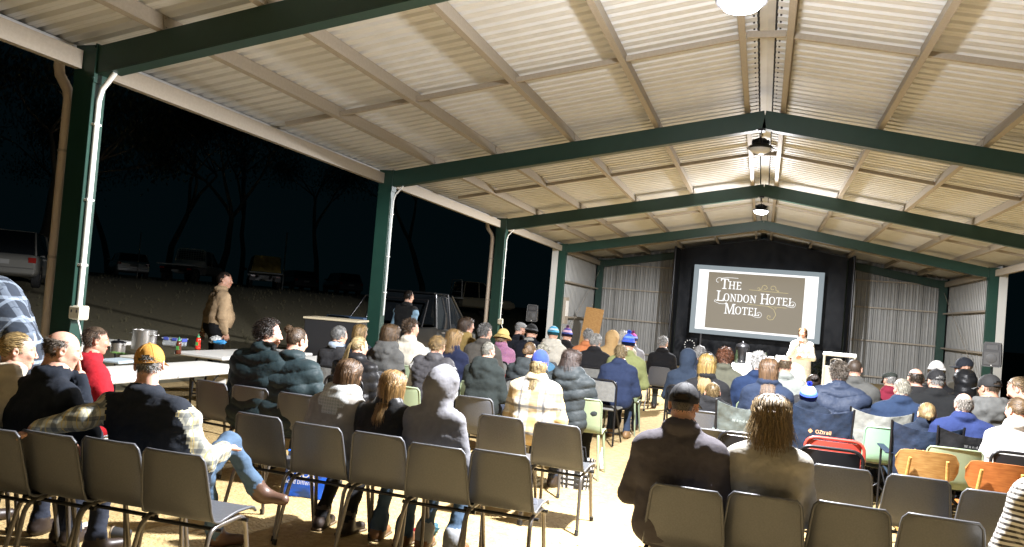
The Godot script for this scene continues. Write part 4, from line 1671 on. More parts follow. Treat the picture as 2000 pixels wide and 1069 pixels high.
func head_field(p0: Vector3) -> float:
	var p := Vector3(absf(p0.x), p0.y, p0.z)
	var d := ell(p, Vector3(0, 0.025, 0.012), Vector3(0.074, 0.092, 0.097))
	d = smin(d, ell(p, Vector3(0, -0.04, -0.028), Vector3(0.058, 0.078, 0.068)), 0.03)
	d = smin(d, (p - Vector3(0, -0.098, -0.068)).length() - 0.017, 0.03)
	d = smin(d, cap_d(p, Vector3(0.0, -0.095, -0.06), Vector3(0.055, -0.055, 0.01), 0.016, 0.014), 0.03)
	d = smin(d, cap_d(p, Vector3(0, 0.027, -0.086), Vector3(0.036, 0.025, -0.076), 0.011, 0.009), 0.016)
	d = smin(d, (p - Vector3(0.036, -0.022, -0.072)).length() - 0.02, 0.02)
	d = -smin(-d, (p - Vector3(0.032, 0.003, -0.104)).length() - 0.013, 0.012)
	d = smin(d, (p - Vector3(0.031, 0.004, -0.079)).length() - 0.0125, 0.004)
	d = smin(d, cap_d(p, Vector3(0, 0.012, -0.094), Vector3(0, -0.028, -0.113), 0.006, 0.009), 0.010)
	d = smin(d, (p - Vector3(0.011, -0.032, -0.104)).length() - 0.008, 0.008)
	d = smin(d, cap_d(p, Vector3(0, -0.060, -0.098), Vector3(0.019, -0.062, -0.09), 0.0065, 0.004), 0.006)
	d = smin(d, cap_d(p, Vector3(0, -0.071, -0.096), Vector3(0.015, -0.069, -0.09), 0.007, 0.004), 0.006)
	var e := ell(p, Vector3(0.081, -0.004, 0.016), Vector3(0.010, 0.033, 0.021))
	e = -smin(-e, (p - Vector3(0.094, -0.002, 0.011)).length() - 0.013, 0.006)
	d = smin(d, e, 0.010)
	d = smin(d, cap_d(p, Vector3(0, -0.06, 0.028), Vector3(0, -0.15, 0.045), 0.054, 0.056), 0.03)
	return d

func make_head(h: float) -> Geo:
	var lo := Vector3(-0.108, -0.165, -0.14)
	var n := Vector3i(int(0.216 / h) + 2, int(0.30 / h) + 2, int(0.27 / h) + 2)
	var nxy := n.x * n.y
	var f := PackedFloat32Array()
	f.resize(nxy * n.z)
	for iz in n.z:
		for iy in n.y:
			for ix in n.x:
				f[iz * nxy + iy * n.x + ix] = head_field(lo + Vector3(ix, iy, iz) * h)
	var g := Geo.new()
	var vid := PackedInt32Array()
	vid.resize(nxy * n.z)
	vid.fill(-1)
	for iz in n.z - 1:
		for iy in n.y - 1:
			for ix in n.x - 1:
				var i := iz * nxy + iy * n.x + ix
				var w := [f[i], f[i + 1], f[i + n.x], f[i + n.x + 1], f[i + nxy], f[i + nxy + 1], f[i + nxy + n.x], f[i + nxy + n.x + 1]]
				var s := 0
				for q in w: s += int(q < 0)
				if s == 0 or s == 8: continue
				var gr := Vector3(w[1] + w[3] + w[5] + w[7] - w[0] - w[2] - w[4] - w[6], w[2] + w[3] + w[6] + w[7] - w[0] - w[1] - w[4] - w[5], w[4] + w[5] + w[6] + w[7] - w[0] - w[1] - w[2] - w[3]) * 0.25
				var m := 0.0
				for q in w: m += q * 0.125
				var off := (-gr * (m / maxf(gr.length_squared(), 1e-10))).clamp(Vector3(-.5, -.5, -.5), Vector3(.5, .5, .5))
				var p := lo + (Vector3(ix, iy, iz) + Vector3(0.5, 0.5, 0.5) + off) * h
				vid[i] = g.v.size()
				var ap := Vector3(absf(p.x), p.y, p.z)
				var col := Color.WHITE
				if ap.distance_to(Vector3(0.031, 0.004, -0.094)) < 0.006: col = Color(0.22, 0.17, 0.15)
				elif ap.distance_to(Vector3(0.031, 0.004, -0.090)) < 0.010: col = Color(0.72, 0.68, 0.66)
				elif absf(p.y - 0.033) < 0.006 and p.z < -0.075 and ap.x > 0.012 and ap.x < 0.05: col = Color(0.62, 0.54, 0.47)
				elif absf(p.y + 0.066) < 0.011 and p.z < -0.092 and ap.x < 0.022: col = Color(0.88, 0.55, 0.52)
				g.colour = col
				g.vert(p, gr.normalized())
	for iz in range(1, n.z - 1):
		for iy in range(1, n.y - 1):
			for ix in range(1, n.x - 1):
				var i := iz * nxy + iy * n.x + ix
				if vid[i] < 0: continue
				var neg := f[i] < 0
				for ax in 3:
					var st: int = [1, n.x, nxy][ax]
					var s1: int = [n.x, nxy, 1][ax]
					var s2: int = [nxy, 1, n.x][ax]
					if neg != (f[i + st] < 0):
						var a := vid[i]; var b := vid[i - s1]; var c := vid[i - s1 - s2]; var d := vid[i - s2]
						if b < 0 or c < 0 or d < 0: continue
						if neg: g.ix.append_array([a, c, b, a, d, c])
						else: g.ix.append_array([a, b, c, a, c, d])
	return g

# ---------------------------------------------------------------- hair as strands over a scalp
const SKULL_C := Vector3(0, 0.025, 0.012)
const SKULL_R := Vector3(0.078, 0.096, 0.101)

func on_scalp(d: Vector3, kind: String) -> bool:
	var cut := kind in ["short", "buzz", "fringe", "tousled"]
	var ok := d.y > 0.52 or (d.z > (-0.22 if cut else -0.42) and d.y > (-0.20 if cut else -0.34)) or (d.z > 0.25 and d.y > -0.72)
	if d.z < -0.62: ok = ok and d.y > 0.72
	if cut and absf(d.x) > 0.86 and d.y < 0.0 and d.z < 0.32: ok = false
	if kind.ends_with("_hat"): ok = ok and d.y < 0.18
	if kind == "fringe": ok = ok and d.y < 0.44 and d.z > -0.35
	return ok

func skull_out(p: Vector3, extra: float) -> Vector3:
	var q := (p - SKULL_C) / (SKULL_R + Vector3.ONE * extra)
	var l := q.length()
	if l < 1.0 and l > 1e-4:
		return SKULL_C + (q / l) * (SKULL_R + Vector3.ONE * extra)
	return p

func ribbon(g: Geo, pts: Array, w: float, tone: float) -> void:
	var m := pts.size()
	g.colour = Color(tone, tone, tone)
	var f := g.v.size()
	for i in m:
		var p: Vector3 = pts[i]
		var d: Vector3 = (pts[mini(i + 1, m - 1)] - pts[maxi(i - 1, 0)]).normalized()
		var o := (p - Vector3(0, minf(p.y, 0.03), 0.0)).normalized()
		var s := d.cross(o).normalized()
		var ww := w * (1.0 - 0.75 * pow(float(i) / (m - 1), 2.0))
		var nn := s.cross(d).normalized()
		g.vert(p - s * ww * 0.5, (nn - s * 0.6).normalized())
		g.vert(p + s * ww * 0.5, (nn + s * 0.6).normalized())
	for i in m - 1:
		var a := f + i * 2
		g.ix.append_array([a, a + 2, a + 3, a, a + 3, a + 1])

func make_hair(kind: String, length: float, count: int, width: float, sd: int) -> ArrayMesh:
	var key := "%s %.2f %d %d" % [kind, length, count, sd]
	if hair_meshes.has(key):
		return hair_meshes[key]
	var r := RandomNumberGenerator.new()
	r.seed = 900 + sd
	var g := Geo.new()
	# scalp layer under the strands
	var under := 0.0015 if kind in ["buzz", "fringe"] else 0.004
	g.colour = Color(0.62, 0.62, 0.62)
	var nu := 22
	var nv := 14
	var dirs := []
	for i in nv + 1:
		var line := []
		for j in nu + 1:
			var th := PI * 0.86 * i / nv
			var ph := TAU * j / nu
			line.append(Vector3(sin(th) * cos(ph), cos(th), sin(th) * sin(ph)))
		dirs.append(line)
	for i in nv:
		for j in nu:
			var c4 := [dirs[i][j], dirs[i][j + 1], dirs[i + 1][j + 1], dirs[i + 1][j]]
			var ok := true
			for d in c4:
				if not on_scalp(d, kind): ok = false
			if ok:
				var f := g.v.size()
				for d in c4:
					g.vert(SKULL_C + d * (SKULL_R + Vector3.ONE * (under - 0.002)), d)
				g.ix.append_array([f, f + 2, f + 1, f, f + 3, f + 2])
	var tie := Vector3(0, 0.035, 0.118) if kind == "pony" else Vector3(0, 0.075, 0.105)
	if kind == "lowbun": tie = Vector3(0, -0.02, 0.118)
	var done := 0
	while done < count:
		var z := r.randf_range(-0.72, 1.0)
		var a := r.randf() * TAU
		var d := Vector3(sqrt(1 - z * z) * cos(a), z, sqrt(1 - z * z) * sin(a))
		if not on_scalp(d, kind): continue
		done += 1
		var p := SKULL_C + d * SKULL_R
		var nrm := (d / SKULL_R).normalized()
		var tone := r.randf_range(0.40, 1.15) * (0.82 + 0.30 * sin(d.x * 21.0 + d.z * 13.0 + d.y * 9.0))
		var pts := [p]
		var jit := Vector3(r.randf() - .5, r.randf() - .5, r.randf() - .5)
		if kind in ["short", "buzz", "fringe"]:
			var flow := (Vector3(d.x * 0.3, -0.7 + 0.4 * d.y, 0.9 * d.z + 0.25)).normalized()
			var L := length * r.randf_range(0.6, 1.2)
			var q := (nrm * 0.42 + flow * 0.8 + jit * 0.5).normalized()
			pts.append(p + q * L * 0.55)
			pts.append(skull_out(p + q * L * 0.8 + flow * L * 0.35, 0.002))
		elif kind == "tousled":
			var q := (nrm * 0.8 + Vector3(0, 0.1, 0.2) + jit * 1.0).normalized()
			var L := length * r.randf_range(0.6, 1.3)
			pts.append(p + q * L * 0.4)
			pts.append(p + q * L * 0.75 + jit * L * 0.3)
			pts.append(p + q * L * 0.9 + Vector3(0, -0.3, 0) * L + jit * L * 0.5)
		elif kind == "curly":
			var L := length * r.randf_range(0.5, 1.15)
			var t1 := nrm.cross(Vector3(jit.x, 1, jit.z)).normalized()
			var t2 := nrm.cross(t1)
			var ph := r.randf() * TAU
			for i in range(1, 6):
				var s := i / 5.0
				pts.append(p + nrm * L * s + (t1 * cos(ph + s * 7.0) + t2 * sin(ph + s * 7.0)) * 0.013 * s + Vector3(0, -0.012 * s * s, 0))
		elif kind.trim_suffix("_hat") in ["long", "bob", "wavy"]:
			# falls from its root round the skull to its own bearing (0 = straight back), then hangs
			var L := length * r.randf_range(0.80, 1.06)
			var az0 := atan2(d.x, d.z)
			var az1 := az0 * 0.60 + jit.x * 0.16
			if absf(az0) < 0.25: az1 = az0 + jit.x * 0.3
			var el0 := asin(clampf(d.y, -1, 1))
			var puff := (0.006 + 0.018 * r.randf() * (2.0 if not kind.begins_with("long") else 1.1)) * (0.35 if kind.ends_with("_hat") else 1.0)
			var wv := r.randf() * TAU
			var rs := maxf(el0 + 0.15, 0.05)
			var nseg := maxi(int(rs / 0.22), 2)
			var walked := 0.0
			var q := p
			for i in range(1, nseg + 1):
				var t := float(i) / nseg
				var el := lerpf(el0, -0.15, t)
				var az := lerpf(az0, az1, minf(t * 1.3, 1.0))
				var dd := Vector3(cos(el) * sin(az), sin(el), cos(el) * cos(az))
				var nq := SKULL_C + dd * (SKULL_R + Vector3.ONE * puff * minf(t * 2.0, 1.0))
				walked += q.distance_to(nq)
				q = nq
				pts.append(q)
			var bear := Vector3(sin(az1), 0, cos(az1))
			while walked < L:
				q.y -= 0.026
				var in_k := clampf((-0.02 - q.y) / 0.12, 0, 1)
				var out_k := clampf((-0.15 - q.y) / 0.10, 0, 1)
				var rad := Vector2(SKULL_R.x, SKULL_R.z) + Vector2.ONE * (puff - 0.008 * in_k + 0.026 * out_k)
				q.x = bear.x * rad.x
				q.z = 0.012 + bear.z * rad.y + 0.012 * out_k
				if kind.begins_with("wavy"):
					q.x += sin(wv + walked * 38.0) * 0.007
					q.z += cos(wv * 2.0 + walked * 34.0) * 0.006
				elif kind.begins_with("bob"):
					q.x += bear.x * 0.034 * in_k + jit.x * 0.045 * in_k + sin(wv + walked * 45.0) * 0.006
					q.z += bear.z * 0.024 * in_k + jit.z * 0.045 * in_k + cos(wv + walked * 40.0) * 0.006
				pts.append(q + jit * 0.010 + Vector3(sin(wv + walked * 15.0), 0, cos(wv + walked * 13.0)) * 0.004)
				walked += 0.026
		else:      # pony, bun, lowbun: combed to the tie
			var tj := tie + Vector3(jit.x, jit.y, 0) * 0.02
			for i in range(1, 6):
				var s := i / 5.0
				pts.append(skull_out(p.lerp(tj, s), 0.004 + 0.004 * r.randf()))
			if kind == "pony":
				var L := length * r.randf_range(0.75, 1.05)
				var vel := Vector3(jit.x * 0.3, 0.1, 1.0)
				var q: Vector3 = pts[5]
				var w := 0.0
				while w < L:
					vel = (vel * 0.6 + Vector3(jit.x * 0.18, -0.75, 0.10 + jit.z * 0.12)).normalized()
					q += vel * 0.025
					q.x += sin(w * 30.0 + jit.y * 6.0) * 0.003
					pts.append(q)
					w += 0.025
		ribbon(g, pts, width * r.randf_range(0.7, 1.3), tone)
	if kind in ["bun", "lowbun"]:
		for i in int(count * 0.35):
			var a0 := r.randf() * TAU
			var pts := []
			var tilt := Basis(Vector3(r.randf() - .5, r.randf() - .5, 0.3).normalized(), r.randf() * 1.6)
			var rad := r.randf_range(0.018, 0.038)
			for j in 7:
				var a := a0 + j * 0.5
				pts.append(tie + Vector3(0, 0.01, 0.022) + tilt * Vector3(cos(a) * rad, sin(a) * rad * 0.9, (r.randf() - 0.5) * 0.022 + 0.014))
			ribbon(g, pts, width * 1.1, r.randf_range(0.6, 1.15))
	hair_meshes[key] = g.mesh()
	return hair_meshes[key]

# ---------------------------------------------------------------- hats, in the head's own axes
func hat_dome(g: Geo, r: Vector3, c: Vector3, low: float, sides := 22, ribbed := 0.0) -> void:
	var rows := []
	for i in 9:
		var th := lerpf(PI / 2 + low, 0.0, i / 8.0)
		var line := []
		for j in sides + 1:
			var ph := -TAU * j / sides
			var w := 1.0 + ribbed * (0.5 + 0.5 * cos(ph * sides * 0.5)) * sin(th)
			line.append(c + Vector3(sin(th) * cos(ph), cos(th), sin(th) * sin(ph)) * r * w)
		rows.append(line)
	g.grid(rows)

func make_cap(back_gap: bool) -> Array:
	var crown := Geo.new()
	var c := Vector3(0, 0.035, 0.010)
	var r := Vector3(0.088, 0.098, 0.110)
	var rows := []
	for i in 11:
		var th := lerpf(PI / 2 + 0.22, 0.0, i / 10.0)
		var line := []
		for j in 25:
			var ph := -TAU * j / 24.0
			line.append(c + Vector3(sin(th) * cos(ph), cos(th), sin(th) * sin(ph)) * r)
		rows.append(line)
	if back_gap:
		# leave the arch above the strap open
		for i in 10:
			for j in 24:
				var q: Vector3 = (rows[i][j] + rows[i + 1][j + 1]) * 0.5 - c
				var in_arch: bool = q.z > 0.06 and Vector2(q.x / 0.044, (q.y + 0.014) / 0.040).length() < 1.0 and q.y > -0.012
				if in_arch: continue
				var p := [rows[i][j], rows[i][j + 1], rows[i + 1][j + 1], rows[i + 1][j]]
				var f := crown.v.size()
				for k in 4: crown.vert(p[k], ((p[k] - c) / (r * r)).normalized())
				crown.ix.append_array([f, f + 2, f + 1, f, f + 3, f + 2])
	else:
		crown.grid(rows)
	crown.lathe([Vector2(0.009, -0.003), Vector2(0.008, 0.005), Vector2(0, 0.007)], 8, Transform3D(Basis(), c + Vector3(0, r.y, 0)))
	for k in 6:
		var a := TAU * k / 6.0
		var seam := []
		for i in 7:
			var th := lerpf(1.5, 0.05, i / 6.0)
			seam.append(c + Vector3(sin(th) * cos(a), cos(th), sin(th) * sin(a)) * (r + Vector3.ONE * 0.0005))
		if not (back_gap and absf(a - PI / 2) < 0.1): crown.tube(seam, 0.0016, 4, false)
	var brim := Geo.new()
	var br := []
	for i in 6:
		var line := []
		for j in 13:
			var a := lerpf(-1.15, 1.15, j / 12.0)
			var base := c + Vector3(sin(a) * r.x * 1.0, -0.022, -cos(a) * r.z * 0.99)
			var out := base + Vector3(sin(a) * 0.02, -0.012 - 0.022 * absf(sin(a)) + 0.006, -0.074 * cos(a * 0.9) - 0.004)
			line.append(base.lerp(out, i / 5.0))
		br.append(line)
	brim.grid(br, 0.004)
	return [crown, brim]

func make_beanie(cuff: bool, pom: bool, bands: Array, tall: float) -> Array:
	# bands: list of [height fraction, colour], bottom up
	var g := Geo.new()
	var c := Vector3(0, 0.028, 0.010)
	var r := Vector3(0.091, 0.100 + tall, 0.111)
	var sides := 30
	var rows := 13
	for i in rows + 1:
		var th := lerpf(PI / 2 + 0.30, 0.0, float(i) / rows)
		var fy := float(i) / rows
		var col: Color = bands[0][1]
		for b in bands:
			if fy >= b[0]: col = b[1]
		g.colour = col
		for j in sides + 1:
			var ph := TAU * j / sides
			var w := 1.0 + 0.018 * cos(ph * sides * 0.5) * sin(th)
			var d := Vector3(sin(th) * cos(ph), cos(th), sin(th) * sin(ph))
			g.vert(c + d * r * w, (d / r).normalized())
	for i in rows:
		for j in sides:
			var a := i * (sides + 1) + j
			var b := a + sides + 1
			g.ix.append_array([a, a + 1, b + 1, a, b + 1, b])
	var parts := [g]
	var cg := Geo.new()
	cg.colour = bands[0][1]
	if cuff:
		cg.lathe([Vector2(0.90, -0.30), Vector2(1.02, -0.30), Vector2(1.06, -0.10), Vector2(1.05, 0.10), Vector2(0.98, 0.17), Vector2(0.92, 0.10)].map(func(p): return Vector2(p.x, p.y * 0.16)), 30, Transform3D(Basis.from_scale(Vector3(r.x, 1.0, r.z)), c + Vector3(0, 0.006, 0)), 0.006)
	parts.append(cg)
	var pg := Geo.new()
	if pom:
		var rr := RandomNumberGenerator.new()
		rr.seed = 5
		for i in 260:
			var d := Vector3(rr.randfn(), rr.randfn(), rr.randfn()).normalized()
			var s := rr.randf_range(0.7, 1.0)
			pg.colour = Color(s, s, s)
			var pc := c + Vector3(0, r.y + 0.02, 0.01)
			var t := d.cross(Vector3(rr.randfn(), rr.randfn(), rr.randfn())).normalized() * 0.0045
			pg.tri(pc - t, pc + t, pc + d * rr.randf_range(0.026, 0.034) + t)
			pg.tri(pc - t, pc + d * 0.031 + t, pc + d * 0.031 - t)
	parts.append(pg)
	return parts

func hand_fingers(g: Geo, wrist: Vector3, dirn: Vector3, palm_n: Vector3, side: float, curl: float, skin: Color) -> void:
	# palm and five unequal, bent fingers beyond the wrist; palm_n is the way the palm faces
	var d := dirn.normalized()
	var nn := (palm_n - d * palm_n.dot(d)).normalized()
	var s := d.cross(nn) * side
	g.colour = skin
	var rows := []
	for i in 5:
		var t := i / 4.0
		var w := lerpf(0.026, 0.042, minf(t * 1.6, 1.0))
		var th := lerpf(0.017, 0.011, t)
		var c := wrist + d * (-0.01 + 0.10 * t)
		var line := []
		for j in 9:
			var a := TAU * j / 8.0
			line.append(c + s * cos(a) * w + nn * sin(a) * th)
		rows.append(line)
	g.grid(rows)
	var lens := [0.074, 0.082, 0.076, 0.060]
	for k in 4:
		var base := wrist + d * 0.085 + s * (0.030 - 0.020 * k)
		var L: float = lens[k]
		var c1 := curl * 0.7
		var d1 := (d * cos(c1) + nn * sin(c1))
		var d2 := (d * cos(c1 * 2.0) + nn * sin(c1 * 2.0))
		var d3 := (d * cos(c1 * 2.7) + nn * sin(c1 * 2.7))
		var p1 := base + d1 * L * 0.45
		var p2 := p1 + d2 * L * 0.32
		var p3 := p2 + d3 * L * 0.23
		g.tube([base - d * 0.012, base, p1, p2, p3, p3 + d3 * 0.005], [0.009, 0.0095, 0.0088, 0.008, 0.0068, 0.003], 7, false)
	var tb := wrist + d * 0.028 + s * 0.026
	var td := (d * 0.62 + s * 0.75 + nn * 0.35 * curl).normalized()
	var tp := tb + td * 0.042
	var t3 := tp + (td * 0.5 + d * 0.6 + nn * 0.3 * curl).normalized() * 0.032
	g.tube([tb - td * 0.015, tb, tp, t3, t3 + td * 0.004], [0.013, 0.0125, 0.0105, 0.0085, 0.003], 7, false)

const SKIN_A := Color(0.52, 0.33, 0.24)
const SKIN_B := Color(0.45, 0.27, 0.19)
const SKIN_C := Color(0.58, 0.36, 0.27)

# spec keys: u v z (head top in the photograph and the depth of the row it sits in), pose, turn, hyaw, hpitch, lean, side, top, style, sleeve, legs, shoes, hair, hat ...
func person(s: Dictionary) -> Node3D:
	var near: bool = s.get("near", false)
	var top_p := at_z(s.u, s.v, s.z) if s.has("u") else Vector3(s.x, s.y, s.z)
	var hat_h: float = s.get("hat_h", 0.012)
	var H: float = top_p.y - hat_h
	var sitting: bool = s.get("pose", "sit") == "sit"
	var seat := 0.445
	var k := (H - seat) / 0.885 if sitting else H / 1.74
	var kh: float = s.get("head", clampf(k, 0.9, 1.04) * 0.97)
	var bulk: float = s.get("bulk", 1.0)
	var lean: float = s.get("lean", 0.06)
	var tilt: float = s.get("side", 0.0)
	var hip := Vector3(0, seat + 0.095 * k, 0.0) if sitting else Vector3(0, 0.93 * k, 0)
	var spine := Vector3(sin(tilt), cos(tilt) * cos(lean), -sin(lean)).normalized()
	var fw := Vector3(0, -spine.z, -spine.y).normalized() * 1.0      # forward across the spine
	fw = Vector3(0, 0, -1) - spine * Vector3(0, 0, -1).dot(spine)
	fw = fw.normalized()
	var rt := Vector3.RIGHT
	var neck := hip + spine * 0.53 * k
	var hyaw: float = s.get("hyaw", 0.0)
	var hb := Basis(Vector3.UP, hyaw) * Basis(Vector3.RIGHT, -float(s.get("hpitch", 0.08))) * Basis(Vector3.BACK, -float(s.get("htilt", 0.0)))
	var head_c := neck + Vector3(tilt * 0.05, 0.172 * k, -0.035 * k - sin(lean) * 0.05)
	head_c.y = H - 0.115 * kh
	var turn: float = s.get("turn", 0.0)
	var rot := Basis(Vector3.UP, turn)
	var off := rot * Vector3(head_c.x, 0, head_c.z)
	var root := thing("person", s.label, "person", Vector3(top_p.x - off.x, 0, top_p.z - off.z), turn, s.get("group", ""))

	var wj: float = 1.0 + (0.10 if s.get("style", "") == "puffer" else 0.0)
	var w: float = maxf(k, 0.92) * bulk * 1.07 * wj
	var B := []
	var at := func(x: float, y: float, z: float) -> Vector3: return hip + spine * y * k + rt * x * w + fw * (-z) * k
	var body_l := 1
	if s.get("hem", true):
		B.append([at.call(-0.085, 0.02, 0.0), at.call(0.085, 0.02, 0.0), 0.118 * w, 0.118 * w, body_l])
	else:
		B.append([at.call(-0.085, 0.0, 0.0), at.call(0.085, 0.0, 0.0), 0.115 * w, 0.115 * w, 2])
	var belly: float = s.get("belly", 0.0)
	B.append([at.call(-0.07, 0.14, -0.01 - belly * 0.5), at.call(0.07, 0.14, -0.01 - belly * 0.5), (0.118 + belly) * w, (0.118 + belly) * w, body_l])
	B.append([at.call(-0.09, 0.30, 0.0), at.call(0.09, 0.30, 0.0), 0.116 * w, 0.116 * w, body_l])
	B.append([at.call(-0.125, 0.425, 0.015), at.call(0.125, 0.425, 0.015), 0.084 * w, 0.084 * w, body_l])
	B.append([at.call(-0.10, 0.46, 0.01), neck + Vector3(0, 0.015, 0), 0.060 * w, 0.050 * w, body_l])
	B.append([at.call(0.10, 0.46, 0.01), neck + Vector3(0, 0.015, 0), 0.060 * w, 0.050 * w, body_l])
	B.append([neck - spine * 0.05, head_c + Vector3(0, -0.05, 0.02), 0.056 * k, 0.052 * k, 0])
	# collar and hood
	var collar: String = s.get("collar", "stand")
	if collar == "stand":
		for i in 9:
			var a := TAU * i / 9.0
			var a2 := TAU * (i + 1) / 9.0
			var rr := 0.072 * k
			B.append([neck + Vector3(sin(a) * rr, 0.035 * k, cos(a) * rr * 0.95 + 0.008), neck + Vector3(sin(a2) * rr, 0.035 * k, cos(a2) * rr * 0.95 + 0.008), 0.017, 0.017, s.get("collar_l", 1)])
	elif collar == "hood":
		for i in 7:
			var a := lerpf(-2.3, 2.3, i / 7.0)
			var a2 := lerpf(-2.3, 2.3, (i + 1) / 7.0)
			var drop := 0.0
			B.append([neck + Vector3(sin(a) * 0.095 * w, 0.035 * k + drop, cos(a) * 0.085 * k + 0.01), neck + Vector3(sin(a2) * 0.095 * w, 0.035 * k + drop, cos(a2) * 0.085 * k + 0.01), 0.032, 0.032, s.get("hood_l", 1)])
		B.append([neck + Vector3(-0.07 * w, -0.03, 0.125 * k), neck + Vector3(0.07 * w, -0.03, 0.125 * k), 0.042, 0.042, s.get("hood_l", 1)])
		B.append([neck + Vector3(-0.03 * w, -0.10, 0.13 * k), neck + Vector3(0.03 * w, -0.10, 0.13 * k), 0.040, 0.040, s.get("hood_l", 1)])
	elif collar == "hood_up":
		B.append([head_c + hb * Vector3(0, 0.025, 0.005), head_c + hb * Vector3(0, 0.0, 0.03), 0.122 * kh, 0.118 * kh, 1])
		B.append([head_c + hb * Vector3(0, 0.02, 0.05), head_c + hb * Vector3(0, -0.12, 0.035), 0.085 * kh, 0.10 * kh, 1])
		B.append([head_c + hb * Vector3(0, 0.05, -0.02), head_c + hb * Vector3(0, -0.10, -0.03), 0.10 * kh, 0.085 * kh, 1])
	# arms
	var arms: Dictionary = s.get("arms", {})
	var sh_w := 0.175
	var skin: Color = s.get("skin", SKIN_A)
	var hands := []
	for q in [-1, 1]:
		var sh: Vector3 = at.call(q * sh_w, 0.432, 0.01)
		var sl: int = (4 if q < 0 else 6) if s.has("sleeve") else 1
		var el: Vector3
		var wr: Vector3
		var key := "l" if q < 0 else "r"
		if arms.has(key):
			el = hip + arms[key][0] * k
			wr = hip + arms[key][1] * k if arms[key].size() > 1 else head_c + hb * Vector3(q * 0.025, -0.155, -0.135) * kh
		elif sitting:
			el = at.call(q * 0.235, 0.15, -0.06)
			wr = hip + Vector3(q * 0.075, 0.09, -0.30) * k
		else:
			el = at.call(q * 0.225, 0.13, 0.03)
			wr = hip + Vector3(q * 0.22, -0.10, -0.06) * k
		var ra := 0.066 * w if s.get("style", "") == "puffer" else 0.057 * w
		B.append([sh, el, ra, ra * 0.86, sl])
		if sl != 1:      # the vest's armhole: shoulder cap and a bound edge round the arm
			var ax := (el - sh).normalized()
			var u1 := ax.cross(Vector3(0.3, 0.2, 1.0)).normalized()
			var u2 := ax.cross(u1)
			var cc := sh + ax * 0.035
			B.append([sh - ax * 0.05, cc - ax * 0.012, ra * 0.99, ra * 1.01, 1])
			for i in 12:
				var a := TAU * i / 12.0
				var a2 := TAU * (i + 1) / 12.0
				B.append([cc + (u1 * cos(a) + u2 * sin(a)) * ra * 1.02, cc + (u1 * cos(a2) + u2 * sin(a2)) * ra * 0.98, 0.012, 0.012, 1])
		B.append([el, wr, ra * 0.84, ra * 0.62, sl])
		var hd := (wr - el).normalized()
		B.append([wr, wr + hd * 0.035, 0.026, 0.024, 0])
		hands.append([wr + hd * 0.02, hd, q, sh, el, wr])
	# legs
	var lw: float = s.get("leg_w", 1.0) * k
	var feet := []
	for q in [-1, 1]:
		var hp := hip + Vector3(q * 0.095 * w, -0.015 * k, -0.02)
		var kn: Vector3
		var an: Vector3
		var toe: Vector3
		var key := "l" if q < 0 else "r"
		var L: Dictionary = s.get("legs_at", {})
		if L.has(key):
			kn = L[key][0]; an = L[key][1]; toe = L[key][2]
		elif sitting:
			var bend: float = s.get("feet", 0.0)
			kn = Vector3(q * 0.125 * k, seat + 0.055, -0.44 * k)
			an = Vector3(q * 0.125 * k, 0.095, -0.40 * k + bend)
			toe = an + Vector3(q * 0.025, -0.058, -0.145)
		else:
			kn = Vector3(q * 0.095 * k, 0.50 * k, -0.02)
			an = Vector3(q * 0.105 * k, 0.095, 0.02)
			toe = an + Vector3(q * 0.03, -0.058, -0.15)
		B.append([hp, kn, 0.088 * lw, 0.064 * lw, 2])
		B.append([kn, an + (kn - an).normalized() * 0.03, 0.063 * lw, 0.050 * lw, 2])
		if s.get("cuffed", false):
			B.append([an + (kn - an).normalized() * 0.02, an + (kn - an).normalized() * 0.055, 0.062 * lw, 0.062 * lw, 8 if q < 0 else 9])
		feet.append([kn, an, toe])
		var fdir := (toe - an)
		fdir.y = 0
		fdir = fdir.normalized()
		var heel := an + Vector3(0, -0.052, 0) - fdir * 0.035 if not s.has("boot_tilt") else an - (kn - an).normalized() * 0.052 - (toe - an).normalized() * 0.02
		B.append([heel, toe, 0.040, 0.034, 3 if q < 0 else 7])
		B.append([an + (kn - an).normalized() * (0.05 if s.get("boots", false) else 0.0), heel + (toe - heel) * 0.25, 0.044, 0.042, 3 if q < 0 else 7])
		if s.get("dress", false):
			B.append([hip + Vector3(q * 0.05, -0.1, 0), Vector3(q * 0.10, 0.20, 0.02), 0.15 * w, 0.18 * w, 2])
	var style: String = s.get("style", "fleece")
	var am := {"puffer": 0.006, "hoodie": 0.010, "coat": 0.011, "shirt": 0.010, "fleece": 0.009}
	var fold: float = am.get(style, 0.008)
	var geos := figure(B, s.get("cell", 0.0155 if near else 0.024), 0.045, [0.0, fold, 0.012, 0.0, fold, 0.006, fold, 0.0, 0.0, 0.0], s.get("quilt", 0.105) if style == "puffer" else 0.0, skin)
	# body: head, neck and hands in one skin mesh
	var body: Geo = geos[0]
	var hx := Transform3D(hb.scaled(Vector3.ONE * kh), head_c)
	if not s.get("headless", false):
		body.add(head_near if near else head_far, hx, skin)
	for h in hands:
		var pn: Vector3 = Vector3(0, -1, 0) if sitting else Vector3(-h[2], 0, 0)
		if s.has("palm"): pn = s.palm
		hand_fingers(body, h[0], h[1], pn, -float(h[2]), s.get("curl", 0.55), skin)
		# the arm inside the sleeve, joined to the trunk
		body.colour = skin
		body.tube([hip + spine * 0.30 * k, hip + spine * 0.40 * k, h[3], h[4], h[5] + h[1] * 0.03], [0.05 * k, 0.06 * k, 0.036 * k, 0.030 * k, 0.020 * k], 6)
	body.tube([hip, hip + spine * 0.30 * k, neck, head_c + Vector3(0, -0.04, 0.02)], [0.07 * k, 0.07 * k, 0.045 * k, 0.045 * k], 7)
	part(root, "body", body, M.skin)
	var topm: Material = s.topm if s.has("topm") else cloth(s.top, 0.6 if style == "puffer" else 0.92, 0.05 if style == "puffer" else 0.2)
